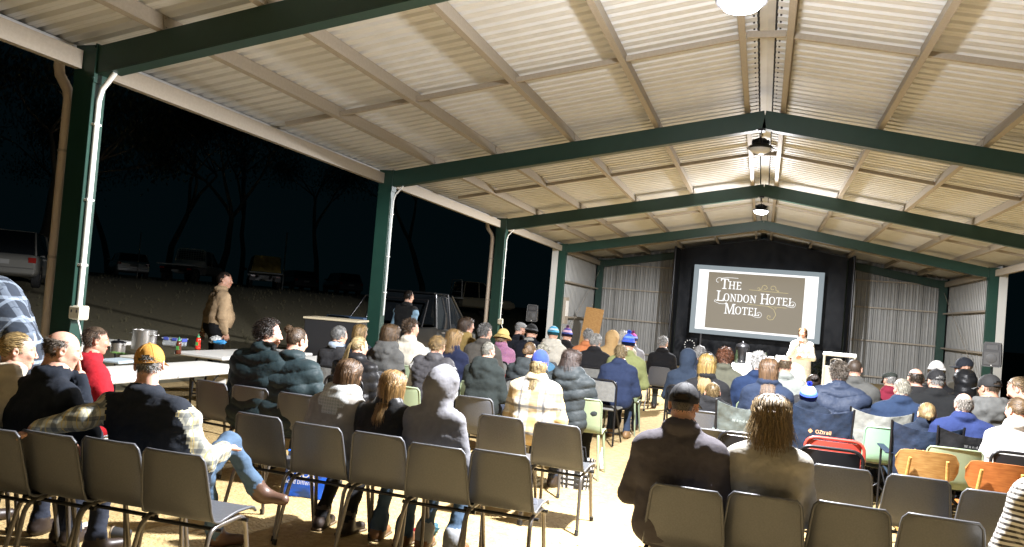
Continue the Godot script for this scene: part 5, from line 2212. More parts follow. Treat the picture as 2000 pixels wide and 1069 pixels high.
	if s.has("shine"): topm.roughness = s.shine
	part(root, s.get("top_name", "jacket"), geos[1], topm)
	if s.has("sleeve"):
		var slm: Material = s.sleevem if s.has("sleevem") else cloth(s.sleeve)
		for q in [4, 6]:
			if not geos[q].ix.is_empty(): part(root, "sleeve", geos[q], slm)
	part(root, "skirt" if s.get("dress", false) else "trousers", geos[2], s.legm if s.has("legm") else cloth(s.get("legs", lin(0.03, 0.035, 0.05))))
	var shm := mat(s.get("shoes", lin(0.03, 0.02, 0.015)), 0.45)
	for q in [3, 7]:
		part(root, "shoe", geos[q], shm)
	if not geos[5].ix.is_empty():
		part(root, s.get("lining_name", "cuffs"), geos[5], s.liningm if s.has("liningm") else cloth(s.get("lining", lin(0.4, 0.45, 0.5))))
	for q in [8, 9]:
		if not geos[q].ix.is_empty(): part(root, "cuff", geos[q], cloth(s.get("lining", lin(0.4, 0.45, 0.5))))
	if s.get("boots", false):
		for ft in feet:
			var sole := Geo.new()
			var fd: Vector3 = (ft[2] - ft[1])
			sole.box(ft[1] + Vector3(0, -0.083, 0) + Vector3(fd.x, 0, fd.z).normalized() * 0.055, Vector3(0.075, 0.018, 0.25), 0.006, Basis(Vector3.UP, atan2(-fd.x, -fd.z)))
			if not s.has("boot_tilt"): part(root, "sole", sole, mat(lin(0.10, 0.065, 0.03), 0.7))
	# hair
	var hr: Array = s.get("hair", ["short", 0.03, lin(0.06, 0.04, 0.025)])
	if hr[0] != "none":
		var cnt := {"short": 1500, "buzz": 1500, "fringe": 900, "tousled": 1500, "curly": 1300, "long": 1300, "wavy": 1300, "bob": 1500, "pony": 900, "bun": 900, "lowbun": 900}
		var far_k := 1.0 if near else 0.6
		var wd: float = {"short": 0.0045, "buzz": 0.003, "fringe": 0.0045, "tousled": 0.0055, "curly": 0.0055}.get(hr[0], 0.0050)
		var hm := mat(hr[2], 0.5)
		hm.metallic_specular = 0.5
		hm.backlight_enabled = true
		hm.backlight = Color(0.15, 0.15, 0.15)
		part(root, "hair", make_hair(hr[0], hr[1], int(cnt[String(hr[0]).trim_suffix("_hat")] * far_k), wd / sqrt(far_k), s.get("hseed", 1) % 3), hm, hx)
	if s.get("band", false):
		var bg := Geo.new()
		var arc := []
		for i in 13:
			var a := lerpf(-1.45, 1.45, i / 12.0)
			arc.append(SKULL_C + Vector3(sin(a) * 0.096, cos(a) * 0.112, 0.015 + 0.03 * absf(sin(a))))
		bg.tube(arc, 0.008, 7, true, 0.5)
		part(root, "hairband", bg, M.black_plastic, hx)
	if s.has("hat"):
		wear_hat(root, s.hat, hx)
	return root

func wear_hat(root: Node3D, hat: Array, hx: Transform3D) -> void:
	match hat[0]:
		"cap":
			var c := make_cap(hat.size() > 2 and hat[2])
			var o := part(root, "cap", c[0], cloth(hat[1], 0.75, 0.1), hx)
			part(o, "brim", c[1], cloth(hat[3] if hat.size() > 3 else hat[1], 0.7, 0.1))
			if hat.size() > 2 and hat[2]:
				var st := Geo.new()
				var arc := []
				for i in 11:
					var a := lerpf(-0.55, 0.55, i / 10.0)
					arc.append(Vector3(sin(a) * 0.0895, 0.018, 0.010 + cos(a) * 0.1105))
				st.tube(arc, 0.009, 6, true, 0.3)
				part(o, "strap", st, cloth(hat[1], 0.8))
		"beanie":
			var b := make_beanie(hat[2], hat[3], hat[1], hat[4])
			var o := part(root, "beanie", b[0], cloth(Color.WHITE, 0.95, 0.3), hx)
			if not b[1].ix.is_empty(): part(o, "cuff", b[1], cloth(Color.WHITE, 0.95, 0.3))
			if not b[2].ix.is_empty(): part(o, "pompom", b[2], mat(hat[5], 0.95))
		"flat":
			var g := Geo.new()
			hat_dome(g, Vector3(0.093, 0.060, 0.118), Vector3(0, 0.060, 0.0), 0.45)
			var br: Geo = make_cap(false)[1]
			var o := part(root, "flat_cap", g, cloth(hat[1]), hx * Transform3D(Basis(Vector3.RIGHT, -0.12), Vector3.ZERO))
			part(o, "brim", br, cloth(hat[1]), Transform3D(Basis(Vector3.RIGHT, -0.18).scaled(Vector3(1, 1, 0.85)), Vector3(0, 0.012, -0.005)))
		"sun":
			var g := Geo.new()
			hat_dome(g, Vector3(0.096, 0.098, 0.112), Vector3(0, 0.038, 0.01), 0.1, 26, 0.012)
			var o := part(root, "straw_hat", g, cloth(hat[1], 0.9), hx)
			var bg := Geo.new()
			bg.lathe([Vector2(0.97, 0.03), Vector2(1.02, 0.028), Vector2(1.35, 0.0), Vector2(1.55, -0.03), Vector2(1.57, -0.036), Vector2(1.33, -0.006), Vector2(1.0, 0.02)], 30, Transform3D(Basis.from_scale(Vector3(0.096, 1, 0.112)), Vector3(0, 0.0, 0.01)), 0.012)
			part(o, "brim", bg, cloth(hat[1], 0.9))

func pattern_mat(kind: String, size := 2.5) -> StandardMaterial3D:
	var im := Image.create(256, 256, false, Image.FORMAT_RGB8)
	for y in 256:
		for x in 256:
			var c := Color.WHITE
			match kind:
				"plaid_navy":
					c = lin(0.018, 0.027, 0.042)
					if x % 64 < 11: c = c.lerp(lin(0.30, 0.36, 0.44), 0.8)
					if y % 64 < 11: c = c.lerp(lin(0.30, 0.36, 0.44), 0.8)
					if (x % 64 > 30 and x % 64 < 34) or (y % 64 > 30 and y % 64 < 34): c = c.lerp(lin(0.02, 0.03, 0.05), 0.6)
				"plaid_check":
					c = lin(0.50, 0.48, 0.36)
					if x % 64 < 24: c = c.lerp(lin(0.05, 0.06, 0.07), 0.6)
					if y % 64 < 24: c = c.lerp(lin(0.05, 0.06, 0.07), 0.6)
					if x % 64 > 40 and x % 64 < 46: c = lin(0.60, 0.45, 0.12)
				"plaid_cream":
					c = lin(0.50, 0.47, 0.40)
					if x % 128 < 46: c = c.lerp(lin(0.34, 0.20, 0.05), 0.5)
					if y % 128 < 46: c = c.lerp(lin(0.34, 0.20, 0.05), 0.5)
					if x % 128 > 70 and x % 128 < 84: c = c.lerp(lin(0.07, 0.075, 0.085), 0.7)
					if y % 128 > 70 and y % 128 < 84: c = c.lerp(lin(0.07, 0.075, 0.085), 0.7)
				"stripe":
					c = lin(0.62, 0.60, 0.55) if y % 32 < 17 else lin(0.04, 0.035, 0.03)
				"floral":
					var n := wrinkle.get_noise_2d(x * 0.08, y * 0.08)
					var m2 := wrinkle.get_noise_2d(x * 0.11 + 90.0, y * 0.11)
					c = lin(0.055, 0.03, 0.13)
					if n > 0.12: c = lin(0.32, 0.05, 0.12)
					elif m2 > 0.15: c = lin(0.55, 0.42, 0.25)
					elif m2 < -0.22: c = lin(0.20, 0.10, 0.35)
				"camo":
					var n := wrinkle.get_noise_2d(x * 0.05, y * 0.05)
					c = lin(0.78, 0.77, 0.74) if n < 0.2 else lin(0.30, 0.28, 0.20)
				"nordic":
					c = lin(0.34, 0.35, 0.34)
					var q := (absi(x % 32 - 16) + absi(y % 32 - 16))
					if q > 8 and q < 12: c = lin(0.07, 0.085, 0.085)
			im.set_pixel(x, y, c)
	var m := mat(Color.WHITE, 0.92)
	m.albedo_texture = ImageTexture.create_from_image(im)
	m.uv1_triplanar = true
	m.uv1_scale = Vector3.ONE * size
	m.normal_enabled = false
	m.rim_enabled = true
	m.rim = 0.05
	m.rim_tint = 0.7
	return m

# ---------------------------------------------------------------- everybody in the photograph
func build_people() -> void:
	wrinkle.seed = 4
	wrinkle.frequency = 5.5
	wrinkle.fractal_octaves = 3
	head_near = make_head(0.0056)
	head_far = make_head(0.0095)
	var navy := lin(0.0136, 0.0198, 0.0341)
	var jeans := lin(0.07, 0.115, 0.18)
	var black := lin(0.012, 0.012, 0.013)
	var char_ := lin(0.0279, 0.0279, 0.0298)
	var grey := lin(0.0868, 0.0868, 0.0856)
	var teal := lin(0.0136, 0.0248, 0.0279)
	var cream := lin(0.4930, 0.4420, 0.3400)
	var blonde := lin(0.30, 0.205, 0.085)
	var fair := lin(0.27, 0.155, 0.05)
	var brown := lin(0.10, 0.055, 0.025)
	var dark := lin(0.025, 0.016, 0.011)
	var silver := lin(0.34, 0.33, 0.31)
	var white_h := lin(0.52, 0.51, 0.48)
	var auburn := lin(0.15, 0.05, 0.018)
	var P := [
		# ---- rear left row
		{u = 38, v = 648, z = -3.40, near = true, label = "woman with loose blonde ponytail in cream jacket at the left end", hyaw = -0.52, turn = -0.15, top = cream, style = "fleece", collar = "stand", hair = ["pony", 0.24, lin(0.42, 0.29, 0.12)], skin = SKIN_C},
		{u = 126, v = 645, z = -3.42, near = true, label = "balding man in dark navy fleece with one hand at his mouth", hyaw = -0.41, turn = -0.18, lean = 0.22, hpitch = 0.18, bulk = 1.10, top = lin(0.0112, 0.0149, 0.0223), style = "fleece", hair = ["fringe", 0.016, lin(0.160, 0.130, 0.100)], skin = SKIN_C,
			arms = {r = [Vector3(0.22, 0.18, -0.24)]}, palm = Vector3(-0.3, 0, 0.9), curl = 1.1},
		{u = 190, v = 637, z = -4.70, near = true, label = "man with short brown hair in bright red jacket beside the food table", hyaw = -0.05, turn = -0.45, side = -0.40, lean = 0.08, bulk = 1.18, top = lin(0.40, 0.015, 0.024), style = "fleece", hair = ["short", 0.028, lin(0.10, 0.065, 0.04)], skin = SKIN_B},
		{u = 296, v = 670, z = -3.50, near = true, cell = 0.011, hat_h = 0.020, label = "man in mustard cap and navy vest sprawled with crossed jeans", hyaw = 0.55, turn = 0.0, side = -0.42, htilt = -0.1, lean = 0.02, hpitch = 0.05, bulk = 1.28, top = lin(0.0149, 0.0186, 0.0260), top_name = "vest", style = "coat", sleeve = Color.WHITE, sleevem = "plaid_check", legs = jeans, shoes = lin(0.085, 0.045, 0.03), boots = true, boot_tilt = true,
			hair = ["fringe", 0.014, silver], hat = ["cap", lin(0.46, 0.235, 0.045), true], skin = SKIN_C, cuffed = false,
			arms = {l = [Vector3(-0.46, 0.36, 0.20), Vector3(-0.62, 0.29, 0.33)], r = [Vector3(0.20, 0.16, -0.06), Vector3(0.12, 0.17, -0.33)]},
			legs_at = {r = [Vector3(0.03, 0.70, -0.46), Vector3(0.13, 0.40, -0.64), Vector3(0.30, 0.35, -0.68)], l = [Vector3(-0.06, 0.50, -0.38), Vector3(-0.10, 0.10, -0.58), Vector3(-0.02, 0.04, -0.73)]}},
		# ---- second row
		{u = 686, v = 699, z = -4.72, near = true, turn = -0.12, label = "girl with long brown hair in pale grey hoodie with patterned hood lining", lean = 0.25, side = 0.10, hpitch = 0.15, top = lin(0.24, 0.225, 0.20), style = "hoodie", collar = "hood", hood_l = 5, liningm = "nordic", lining_name = "hood", hair = ["long", 0.34, lin(0.105, 0.053, 0.019)], legs = black, feet = 0.16, boots = true},
		{u = 772, v = 721, z = -4.65, near = true, turn = -0.12, label = "girl with long red-blonde hair in black leather jacket", lean = 0.18, hpitch = 0.10, top = lin(0.0099, 0.0105, 0.0112), shine = 0.45, style = "coat", hair = ["long", 0.36, fair], hseed = 2, legs = jeans, shoes = lin(0.16, 0.075, 0.03), boots = true, cuffed = true, lining = jeans, feet = 0.10},
		{u = 866, v = 717, z = -4.60, near = true, hat_h = 0.030, turn = -0.12, label = "child in grey hoodie with hood pulled up over the head", lean = 0.16, hpitch = 0.12, bulk = 0.98, top = lin(0.155, 0.155, 0.168), style = "hoodie", collar = "hood_up", hair = ["none"], legs = jeans, cuffed = true, lining = lin(0.36, 0.38, 0.40), shoes = lin(0.17, 0.08, 0.035), boots = true, feet = 0.12},
		# ---- the couple
		{u = 528, v = 624, z = -5.75, near = true, label = "young man with dark curly hair in teal puffer jacket looking aside", hyaw = -0.81, turn = -0.15, lean = 0.10, bulk = 1.12, top = teal, style = "puffer", quilt = 0.12, hair = ["curly", 0.040, dark], skin = SKIN_C},
		{u = 583, v = 640, z = -5.75, near = true, label = "woman with high bun in teal puffer jacket beside the curly-haired man", hyaw = -0.25, turn = -0.03, lean = 0.16, hpitch = 0.2, bulk = 1.10, top = lin(0.0174, 0.0298, 0.0335), style = "puffer", quilt = 0.115, hair = ["bun", 0.2, lin(0.085, 0.050, 0.025)], skin = SKIN_C},
		# ---- third and fourth rows, left
		{u = 665, v = 636, z = -7.70, turn = -0.12, label = "man with curly grey hair in charcoal jacket over pale blue collar", collar_l = 5, lining = lin(0.30, 0.36, 0.44), lining_name = "collar", hyaw = -0.30, top = char_, style = "coat", hair = ["curly", 0.018, lin(0.200, 0.200, 0.190)]},
		{u = 706, v = 632, z = -8.90, turn = -0.12, label = "woman with straight honey-blonde hair half hidden by the green post", hyaw = -0.17, top = navy, hair = ["long", 0.26, lin(0.260, 0.161, 0.056)]},
		{u = 704, v = 656, z = -6.90, turn = -0.12, label = "woman with clipped-back blonde hair in black puffer jacket", hyaw = -0.33, top = black, style = "puffer", hair = ["pony", 0.26, lin(0.341, 0.248, 0.112)], hseed = 2, shine = 0.45},
		{u = 766, v = 632, z = -8.10, near = true, turn = -0.12, label = "woman with long brown hair in mid-grey hooded jacket by the post", hyaw = -0.11, side = 0.06, lean = 0.18, top = lin(0.0713, 0.0713, 0.0682), style = "hoodie", collar = "hood", hair = ["wavy", 0.34, lin(0.093, 0.053, 0.022)]},
		{u = 805, v = 624, z = -9.10, turn = -0.12, label = "person with swept brown hair in thick cream fleece", hyaw = -0.39, bulk = 1.08, top = lin(0.5270, 0.4930, 0.4080), style = "fleece", hair = ["tousled", 0.035, lin(0.090, 0.055, 0.030)]},
		{u = 857, v = 657, z = -7.90, near = true, turn = -0.12, label = "woman with short curly blonde hair in quilted grey vest", hyaw = -0.25, lean = 0.22, hpitch = 0.2, top = lin(0.0527, 0.0508, 0.0546), top_name = "vest", style = "puffer", quilt = 0.06, sleeve = lin(0.6120, 0.6120, 0.5950), hair = ["curly", 0.036, lin(0.260, 0.167, 0.062)]},
		{u = 890, v = 642, z = -9.10, turn = -0.12, label = "woman with frizzy blonde hair in navy jumper", hyaw = -0.11, top = lin(0.0112, 0.0149, 0.0372), hair = ["wavy", 0.24, lin(0.273, 0.167, 0.062)], hseed = 2},
		{u = 914, v = 619, z = -10.80, label = "woman with brown ringlets in mustard coat", hyaw = -0.50, turn = -0.24, top = lin(0.2125, 0.1487, 0.0510), style = "coat", hair = ["wavy", 0.22, lin(0.060, 0.035, 0.020)]},
		{u = 950, v = 633, z = -10.30, label = "man with thick grey hair in brown-grey wool jacket", hyaw = -0.28, turn = -0.09, bulk = 1.1, top = lin(0.0713, 0.0651, 0.0558), style = "coat", hair = ["tousled", 0.032, lin(0.180, 0.175, 0.165)]},
		{u = 955, v = 667, z = -8.00, near = true, turn = -0.12, label = "man with cropped silver hair in dark green hoodie", hyaw = -0.14, lean = 0.12, hpitch = 0.14, bulk = 1.06, top = lin(0.0223, 0.0279, 0.0267), style = "hoodie", collar = "hood", hair = ["short", 0.016, lin(0.285, 0.273, 0.229)], skin = SKIN_C},
		{u = 984, v = 641, z = -11.00, hat_h = 0.025, turn = -0.12, label = "woman in straw sunhat and purple floral top", hpitch = 0.2, top = Color.WHITE, topm = "floral", hair = ["bob_hat", 0.12, lin(0.217, 0.136, 0.062)], hat = ["sun", lin(0.60, 0.45, 0.16)]},
		{u = 1018, v = 629, z = -12.80, hat_h = 0.015, label = "man in pale grey flat cap and dark suit", hyaw = -0.39, turn = -0.18, hpitch = 0.2, top = lin(0.0124, 0.0136, 0.0186), style = "coat", hair = ["fringe", 0.012, silver], hat = ["flat", lin(0.24, 0.24, 0.235)]},
		{u = 1040, v = 632, z = -12.30, hat_h = 0.035, label = "man in black beanie and navy coat with grey scarf", hyaw = -0.44, turn = -0.12, bulk = 1.15, top = lin(0.0099, 0.0112, 0.0174), style = "coat", collar_l = 5, lining = lin(0.25, 0.25, 0.23), lining_name = "scarf", hair = ["none"], hat = ["beanie", [[0.0, Color(0.014, 0.013, 0.013)]], true, false, 0.015, Color.BLACK]},
		{u = 1082, v = 636, z = -12.50, hat_h = 0.03, turn = -0.12, label = "person in light blue striped beanie and cream parka", bulk = 1.12, top = lin(0.4930, 0.4675, 0.3995), style = "hoodie", collar = "hood", hair = ["none"], hat = ["beanie", [[0.0, Color(0.05, 0.32, 0.52)], [0.35, Color(0.45, 0.55, 0.6)], [0.5, Color(0.04, 0.28, 0.5)], [0.72, Color(0.3, 0.5, 0.6)]], true, false, 0.01, Color.BLACK], legs = jeans},
		{u = 1109, v = 640, z = -13.30, hat_h = 0.035, turn = -0.12, label = "person in purple pompom beanie and black jacket by the meter box", hyaw = -0.28, top = black, hair = ["none"], hat = ["beanie", [[0.0, Color(0.04, 0.06, 0.28)], [0.3, Color(0.55, 0.35, 0.45)], [0.5, Color(0.05, 0.05, 0.22)], [0.75, Color(0.25, 0.06, 0.2)]], true, true, 0.02, lin(0.16, 0.07, 0.14)]},
		{u = 1037, v = 668, z = -8.70, turn = -0.12, label = "woman with tousled brown bun in slate puffer jacket", lean = 0.2, hyaw = -0.06, side = -0.1, top = lin(0.0341, 0.0403, 0.0422), style = "puffer", collar = "hood", hair = ["lowbun", 0.2, lin(0.124, 0.071, 0.031)]},
		{u = 1062, v = 671, z = -9.80, turn = -0.12, label = "person with white curly hair in blue shirt", lean = 0.25, top = lin(0.0510, 0.1275, 0.2040), hair = ["curly", 0.03, lin(0.384, 0.360, 0.285)]},
		{u = 1057, v = 683, z = -6.80, near = true, hat_h = 0.035, turn = -0.12, label = "woman in royal blue beanie and cream plaid jacket", top = Color.WHITE, topm = "plaid_cream", bulk = 1.12, style = "shirt", lean = 0.10, hair = ["wavy_hat", 0.30, lin(0.310, 0.223, 0.099)], hat = ["beanie", [[0.0, Color(0.025, 0.045, 0.24)]], false, false, 0.025, Color.BLACK]},
		{u = 1119, v = 681, z = -7.70, near = true, turn = -0.12, label = "woman with dark wavy bob in long slate puffer coat", hyaw = -0.08, bulk = 1.08, top = lin(0.0310, 0.0372, 0.0397), style = "puffer", collar = "hood", hair = ["bob", 0.20, lin(0.045, 0.027, 0.020)], legs = black, hseed = 2},
		{u = 1150, v = 643, z = -13.00, label = "person with grey hair in orange vest near the plywood sheet", hyaw = 0.3, top = lin(0.5100, 0.1870, 0.0765), hair = ["tousled", 0.025, silver]},
		{u = 1165, v = 652, z = -11.80, label = "man with curly grey hair in plain black jacket", hyaw = -0.3, bulk = 1.08, top = black, hair = ["curly", 0.026, lin(0.380, 0.370, 0.340)]},
		{u = 1197, v = 646, z = -13.00, hat_h = 0.03, label = "person in tan parka with the hood up", lean = 0.15, bulk = 1.2, top = lin(0.4250, 0.2805, 0.1275), style = "hoodie", collar = "hood_up", hair = ["none"]},
		{u = 1219, v = 645, z = -14.00, label = "person with white hair beside the tan parka", top = cream, hair = ["bob", 0.14, white_h]},
		{u = 1237, v = 650, z = -14.60, hat_h = 0.03, label = "person in pink pompom beanie near the rear left wall", top = lin(0.2550, 0.2550, 0.2720), hair = ["none"], hat = ["beanie", [[0.0, Color(0.1, 0.12, 0.4)], [0.4, Color(0.35, 0.05, 0.22)]], true, true, 0.01, lin(0.35, 0.06, 0.25)]},
		{u = 1229, v = 653, z = -11.00, hat_h = 0.035, label = "person in bright blue pompom beanie and olive jacket", bulk = 1.08, top = lin(0.1870, 0.2040, 0.0850), hair = ["none"], hat = ["beanie", [[0.0, Color(0.03, 0.08, 0.50)], [0.45, Color(0.12, 0.2, 0.62)], [0.55, Color(0.03, 0.08, 0.50)]], true, true, 0.03, lin(0.03, 0.08, 0.5)]},
		{u = 1214, v = 674, z = -10.20, label = "woman with dense blonde curls in navy jacket at the aisle", lean = 0.12, top = lin(0.0186, 0.0279, 0.0620), bulk = 1.1, style = "coat", hair = ["curly", 0.034, lin(0.248, 0.180, 0.087)], legs = lin(0.03, 0.045, 0.08), shoes = lin(0.22, 0.13, 0.06)},
		{u = 1297, v = 658, z = -14.00, label = "person with wispy grey hair in black coat beside the backdrop", hyaw = -0.4, top = lin(0.0099, 0.0099, 0.0112), style = "coat", hair = ["tousled", 0.03, lin(0.400, 0.390, 0.370)], legs = lin(0.05, 0.06, 0.06)},
		# ---- right block, front to back
		{u = 1345, v = 682, z = -10.20, hat_h = 0.03, label = "person in navy hoodie with the hood up", top = lin(0.0217, 0.0322, 0.0527), style = "hoodie", collar = "hood_up", bulk = 1.05, hair = ["none"]},
		{u = 1368, v = 676, z = -11.20, label = "person with grizzled grey curls behind the navy hood", top = lin(0.0186, 0.0248, 0.0434), hair = ["curly", 0.026, lin(0.280, 0.270, 0.255)]},
		{u = 1384, v = 690, z = -8.60, near = true, label = "woman with long golden hair and a dark hairband", band = true, hyaw = -0.2, side = -0.05, lean = 0.14, top = black, hair = ["long", 0.36, lin(0.260, 0.167, 0.046)], hseed = 2},
		{u = 1417, v = 680, z = -10.40, label = "woman with auburn curls in olive-grey jumper", top = lin(0.1054, 0.1054, 0.0775), hair = ["curly", 0.045, auburn]},
		{u = 1393, v = 746, z = -7.85, near = true, label = "boy with cropped sandy hair in the sage camping chair", hpitch = 0.05, hyaw = 0.2, top = black, lean = -0.05, hair = ["short", 0.022, lin(0.211, 0.143, 0.062)], skin = SKIN_C},
		{u = 1340, v = 746, z = -4.36, near = true, hat_h = 0.02, label = "broad man in black cap and charcoal fleece", hyaw = -0.08, bulk = 1.08, lean = 0.10, top = lin(0.066, 0.060, 0.068), style = "fleece", collar = "stand", collar_l = 1, hair = ["buzz", 0.006, lin(0.050, 0.035, 0.025)], hat = ["cap", lin(0.018, 0.018, 0.02), true], skin = SKIN_B, legs = black},
		{u = 1510, v = 768, z = -4.42, near = true, label = "woman with blonde-tipped bob in faded grey denim jacket", bulk = 0.95, lean = 0.10, top = lin(0.33, 0.31, 0.265), style = "shirt", hair = ["bob", 0.235, lin(0.211, 0.140, 0.056)], skin = SKIN_C},
		{u = 1484, v = 689, z = -9.30, label = "person with brilliant white hair in navy work jacket", bulk = 1.1, hyaw = -0.2, top = lin(0.0136, 0.0260, 0.0651), style = "coat", hair = ["tousled", 0.035, white_h]},
		{u = 1504, v = 698, z = -8.30, near = true, label = "woman with straight brown hair fading to copper tips in navy", hpitch = 0.06, top = lin(0.0186, 0.0279, 0.0527), hair = ["long", 0.33, lin(0.124, 0.068, 0.031)], hseed = 3},
		{u = 1536, v = 695, z = -9.80, label = "man with thinning sandy hair in grey and black jacket", hyaw = -0.3, top = lin(0.2380, 0.2550, 0.2338), sleeve = black, hair = ["fringe", 0.012, lin(0.174, 0.124, 0.074)], skin = SKIN_C},
		{u = 1581, v = 749, z = -8.30, near = true, hat_h = 0.035, label = "child in white and blue pompom beanie in the navy camping chair", lean = -0.05, hpitch = -0.25, top = navy, hair = ["none"], hat = ["beanie", [[0.0, Color(0.03, 0.06, 0.40)], [0.22, Color(0.20, 0.50, 0.60)], [0.42, Color(0.62, 0.72, 0.76)], [0.8, Color(0.30, 0.62, 0.66)]], true, true, 0.015, lin(0.02, 0.05, 0.60)]},
		{u = 1590, v = 731, z = -8.90, label = "child with dark hair in a knot before the lectern", top = char_, hair = ["bun", 0.2, dark]},
		{u = 1641, v = 707, z = -8.80, near = true, label = "man with thick brushed grey-brown hair in quilted navy jacket", bulk = 1.1, lean = 0.10, top = lin(0.0248, 0.0341, 0.0589), style = "puffer", quilt = 0.14, hair = ["tousled", 0.034, lin(0.099, 0.077, 0.056)], skin = SKIN_C},
		{u = 1671, v = 701, z = -10.00, label = "man with cropped brown hair in grey blazer below the lectern", hyaw = -0.15, bulk = 1.12, top = lin(0.0930, 0.0930, 0.0868), style = "coat", hair = ["buzz", 0.008, lin(0.100, 0.070, 0.050)], skin = SKIN_C},
		{u = 1740, v = 725, z = -10.30, hat_h = 0.018, label = "person in dark leather cap and crimson jumper", hyaw = 0.3, lean = 0.15, top = lin(0.1700, 0.0170, 0.0340), hair = ["fringe", 0.012, silver], hat = ["flat", lin(0.03, 0.035, 0.03)]},
		{u = 1763, v = 739, z = -8.65, near = true, label = "man with white hair in navy jumper in the pale camping chair", hyaw = 0.35, hpitch = 0.1, bulk = 1.2, lean = 0.05, top = lin(0.0174, 0.0310, 0.0651), hair = ["short", 0.024, lin(0.446, 0.422, 0.341)], skin = SKIN_C},
		{u = 1790, v = 719, z = -9.40, label = "man with bald crown and dark fringe in black hooded jacket", top = lin(0.0155, 0.0155, 0.0161), style = "hoodie", collar = "hood", hair = ["fringe", 0.012, lin(0.060, 0.045, 0.030)], skin = SKIN_C},
		{u = 1831, v = 704, z = -10.60, hat_h = 0.035, label = "person in white beanie and dark jacket below the right wall", top = black, hair = ["none"], hat = ["beanie", [[0.0, Color(0.60, 0.59, 0.57)]], true, false, 0.02, Color.WHITE]},
		{u = 1830, v = 721, z = -9.20, hat_h = 0.018, label = "heavy man in black cap and black jacket", bulk = 1.25, hyaw = 0.2, top = lin(0.0124, 0.0130, 0.0136), hair = ["fringe", 0.010, silver], hat = ["cap", lin(0.016, 0.016, 0.017), true], skin = SKIN_C},
		{u = 1884, v = 698, z = -12.00, hat_h = 0.018, label = "man in navy cap looking across at the presenter", hyaw = 1.15, turn = 0.45, top = lin(0.0558, 0.0496, 0.0372), style = "coat", hair = ["buzz", 0.01, lin(0.100, 0.080, 0.060)], hat = ["cap", lin(0.022, 0.026, 0.035), false], skin = SKIN_C},
		{u = 1887, v = 722, z = -10.20, hat_h = 0.03, label = "person in glossy black puffer with the hood up", top = lin(0.0112, 0.0118, 0.0130), style = "puffer", collar = "hood_up", hair = ["none"], shine = 0.4},
		{u = 1934, v = 731, z = -8.40, near = true, hat_h = 0.02, label = "man in black cap and grey hoodie with a hand to his face", hyaw = 0.35, turn = 0.15, hpitch = 0.12, bulk = 1.1, top = lin(0.0930, 0.0942, 0.0899), style = "hoodie", collar = "hood", hair = ["buzz", 0.008, lin(0.070, 0.050, 0.035)], hat = ["cap", lin(0.02, 0.02, 0.02), true], skin = SKIN_B,
			arms = {l = [Vector3(-0.27, 0.24, -0.20)]}, palm = Vector3(0.9, 0, 0.2), curl = 0.9},
		{u = 1884, v = 767, z = -7.70, near = true, label = "bald man with white side hair in royal blue jumper", hyaw = 0.1, bulk = 1.15, lean = 0.08, top = lin(0.0186, 0.0298, 0.0961), hair = ["fringe", 0.020, lin(0.372, 0.341, 0.298)], skin = SKIN_C},
		{u = 1812, v = 786, z = -7.76, near = true, label = "child with messy blonde bun in the navy camping chair", lean = -0.06, hpitch = 0.05, top = navy, bulk = 0.9, hair = ["lowbun", 0.2, lin(0.248, 0.167, 0.068)], hseed = 2, skin = SKIN_C},
		{u = 1992, v = 736, z = -8.60, label = "fair-haired person bending forward at the right end", hyaw = 0.4, turn = 0.5, lean = 0.3, hpitch = 0.4, top = char_, hair = ["short", 0.025, lin(0.211, 0.143, 0.074)], skin = SKIN_C},
		{u = 1988, v = 776, z = -7.30, near = true, label = "woman with long brown ponytail in bright white jacket", hyaw = 0.45, hpitch = 0.15, top = lin(0.6120, 0.5950, 0.5610), style = "fleece", hair = ["pony", 0.34, lin(0.124, 0.074, 0.031)], skin = SKIN_C},
		{u = 2100, v = 810, z = -4.25, near = true, label = "person in brown striped top with white shawl at the right edge", top = Color.WHITE, topm = "stripe", bulk = 1.0, lean = 0.12, hair = ["bob", 0.22, silver], collar = "hood", hood_l = 5, lining = lin(0.7, 0.68, 0.64), lining_name = "shawl"},
	]
	var kinds := ["shell", "fold", "shell", "green", "pad"]
	var who := {}
	for i in P.size():
		var s: Dictionary = P[i]
		for key in ["topm", "sleevem", "liningm"]:
			if s.has(key): s[key] = pattern_mat(s[key], {"plaid_check": 4.0, "plaid_cream": 2.2, "stripe": 5.0, "floral": 5.0, "nordic": 6.0}.get(s[key], 3.0))
		if not s.has("hseed"): s.hseed = i % 2
		var o := person(s)
		seat_for(o, kinds[i % 5], String(s.label))
	# extra garments and marks
	# ---- standing people
	var pr := person({u = 1569, v = 640, z = -18.2, pose = "stand", turn = PI - 0.15, hyaw = 0.0, label = "woman in pale patterned dress speaking into a microphone before the screen", top = Color.WHITE, topm = pattern_mat("camo", 3.0), legm = pattern_mat("camo", 3.0), top_name = "blouse", dress = true, hair = ["long", 0.26, lin(0.248, 0.155, 0.062)], skin = SKIN_C, cell = 0.02,
		arms = {r = [Vector3(0.24, 0.18, -0.10), Vector3(0.06, 0.44, -0.24)], l = [Vector3(-0.26, 0.14, -0.04), Vector3(-0.05, 0.16, -0.24)]}, palm = Vector3(0, 0.3, 0.9), curl = 1.2})
	var mk := Geo.new()
	mk.tube([Vector3(0, -0.16, 0), Vector3(0, 0.0, 0)], [0.012, 0.017], 10)
	mk.lathe([Vector2(0.017, 0), Vector2(0.025, 0.02), Vector2(0.024, 0.045), Vector2(0.0, 0.062)], 12)
	var hw := pr.to_global(Vector3(0.03, 1.44, -0.22))
	solo("microphone", mk, M.black_metal, "black microphone held up by the woman before the screen", "microphone", "", Transform3D(Basis(Vector3.RIGHT, -0.5), Vector3(hw.x, hw.y - 0.05, hw.z)))
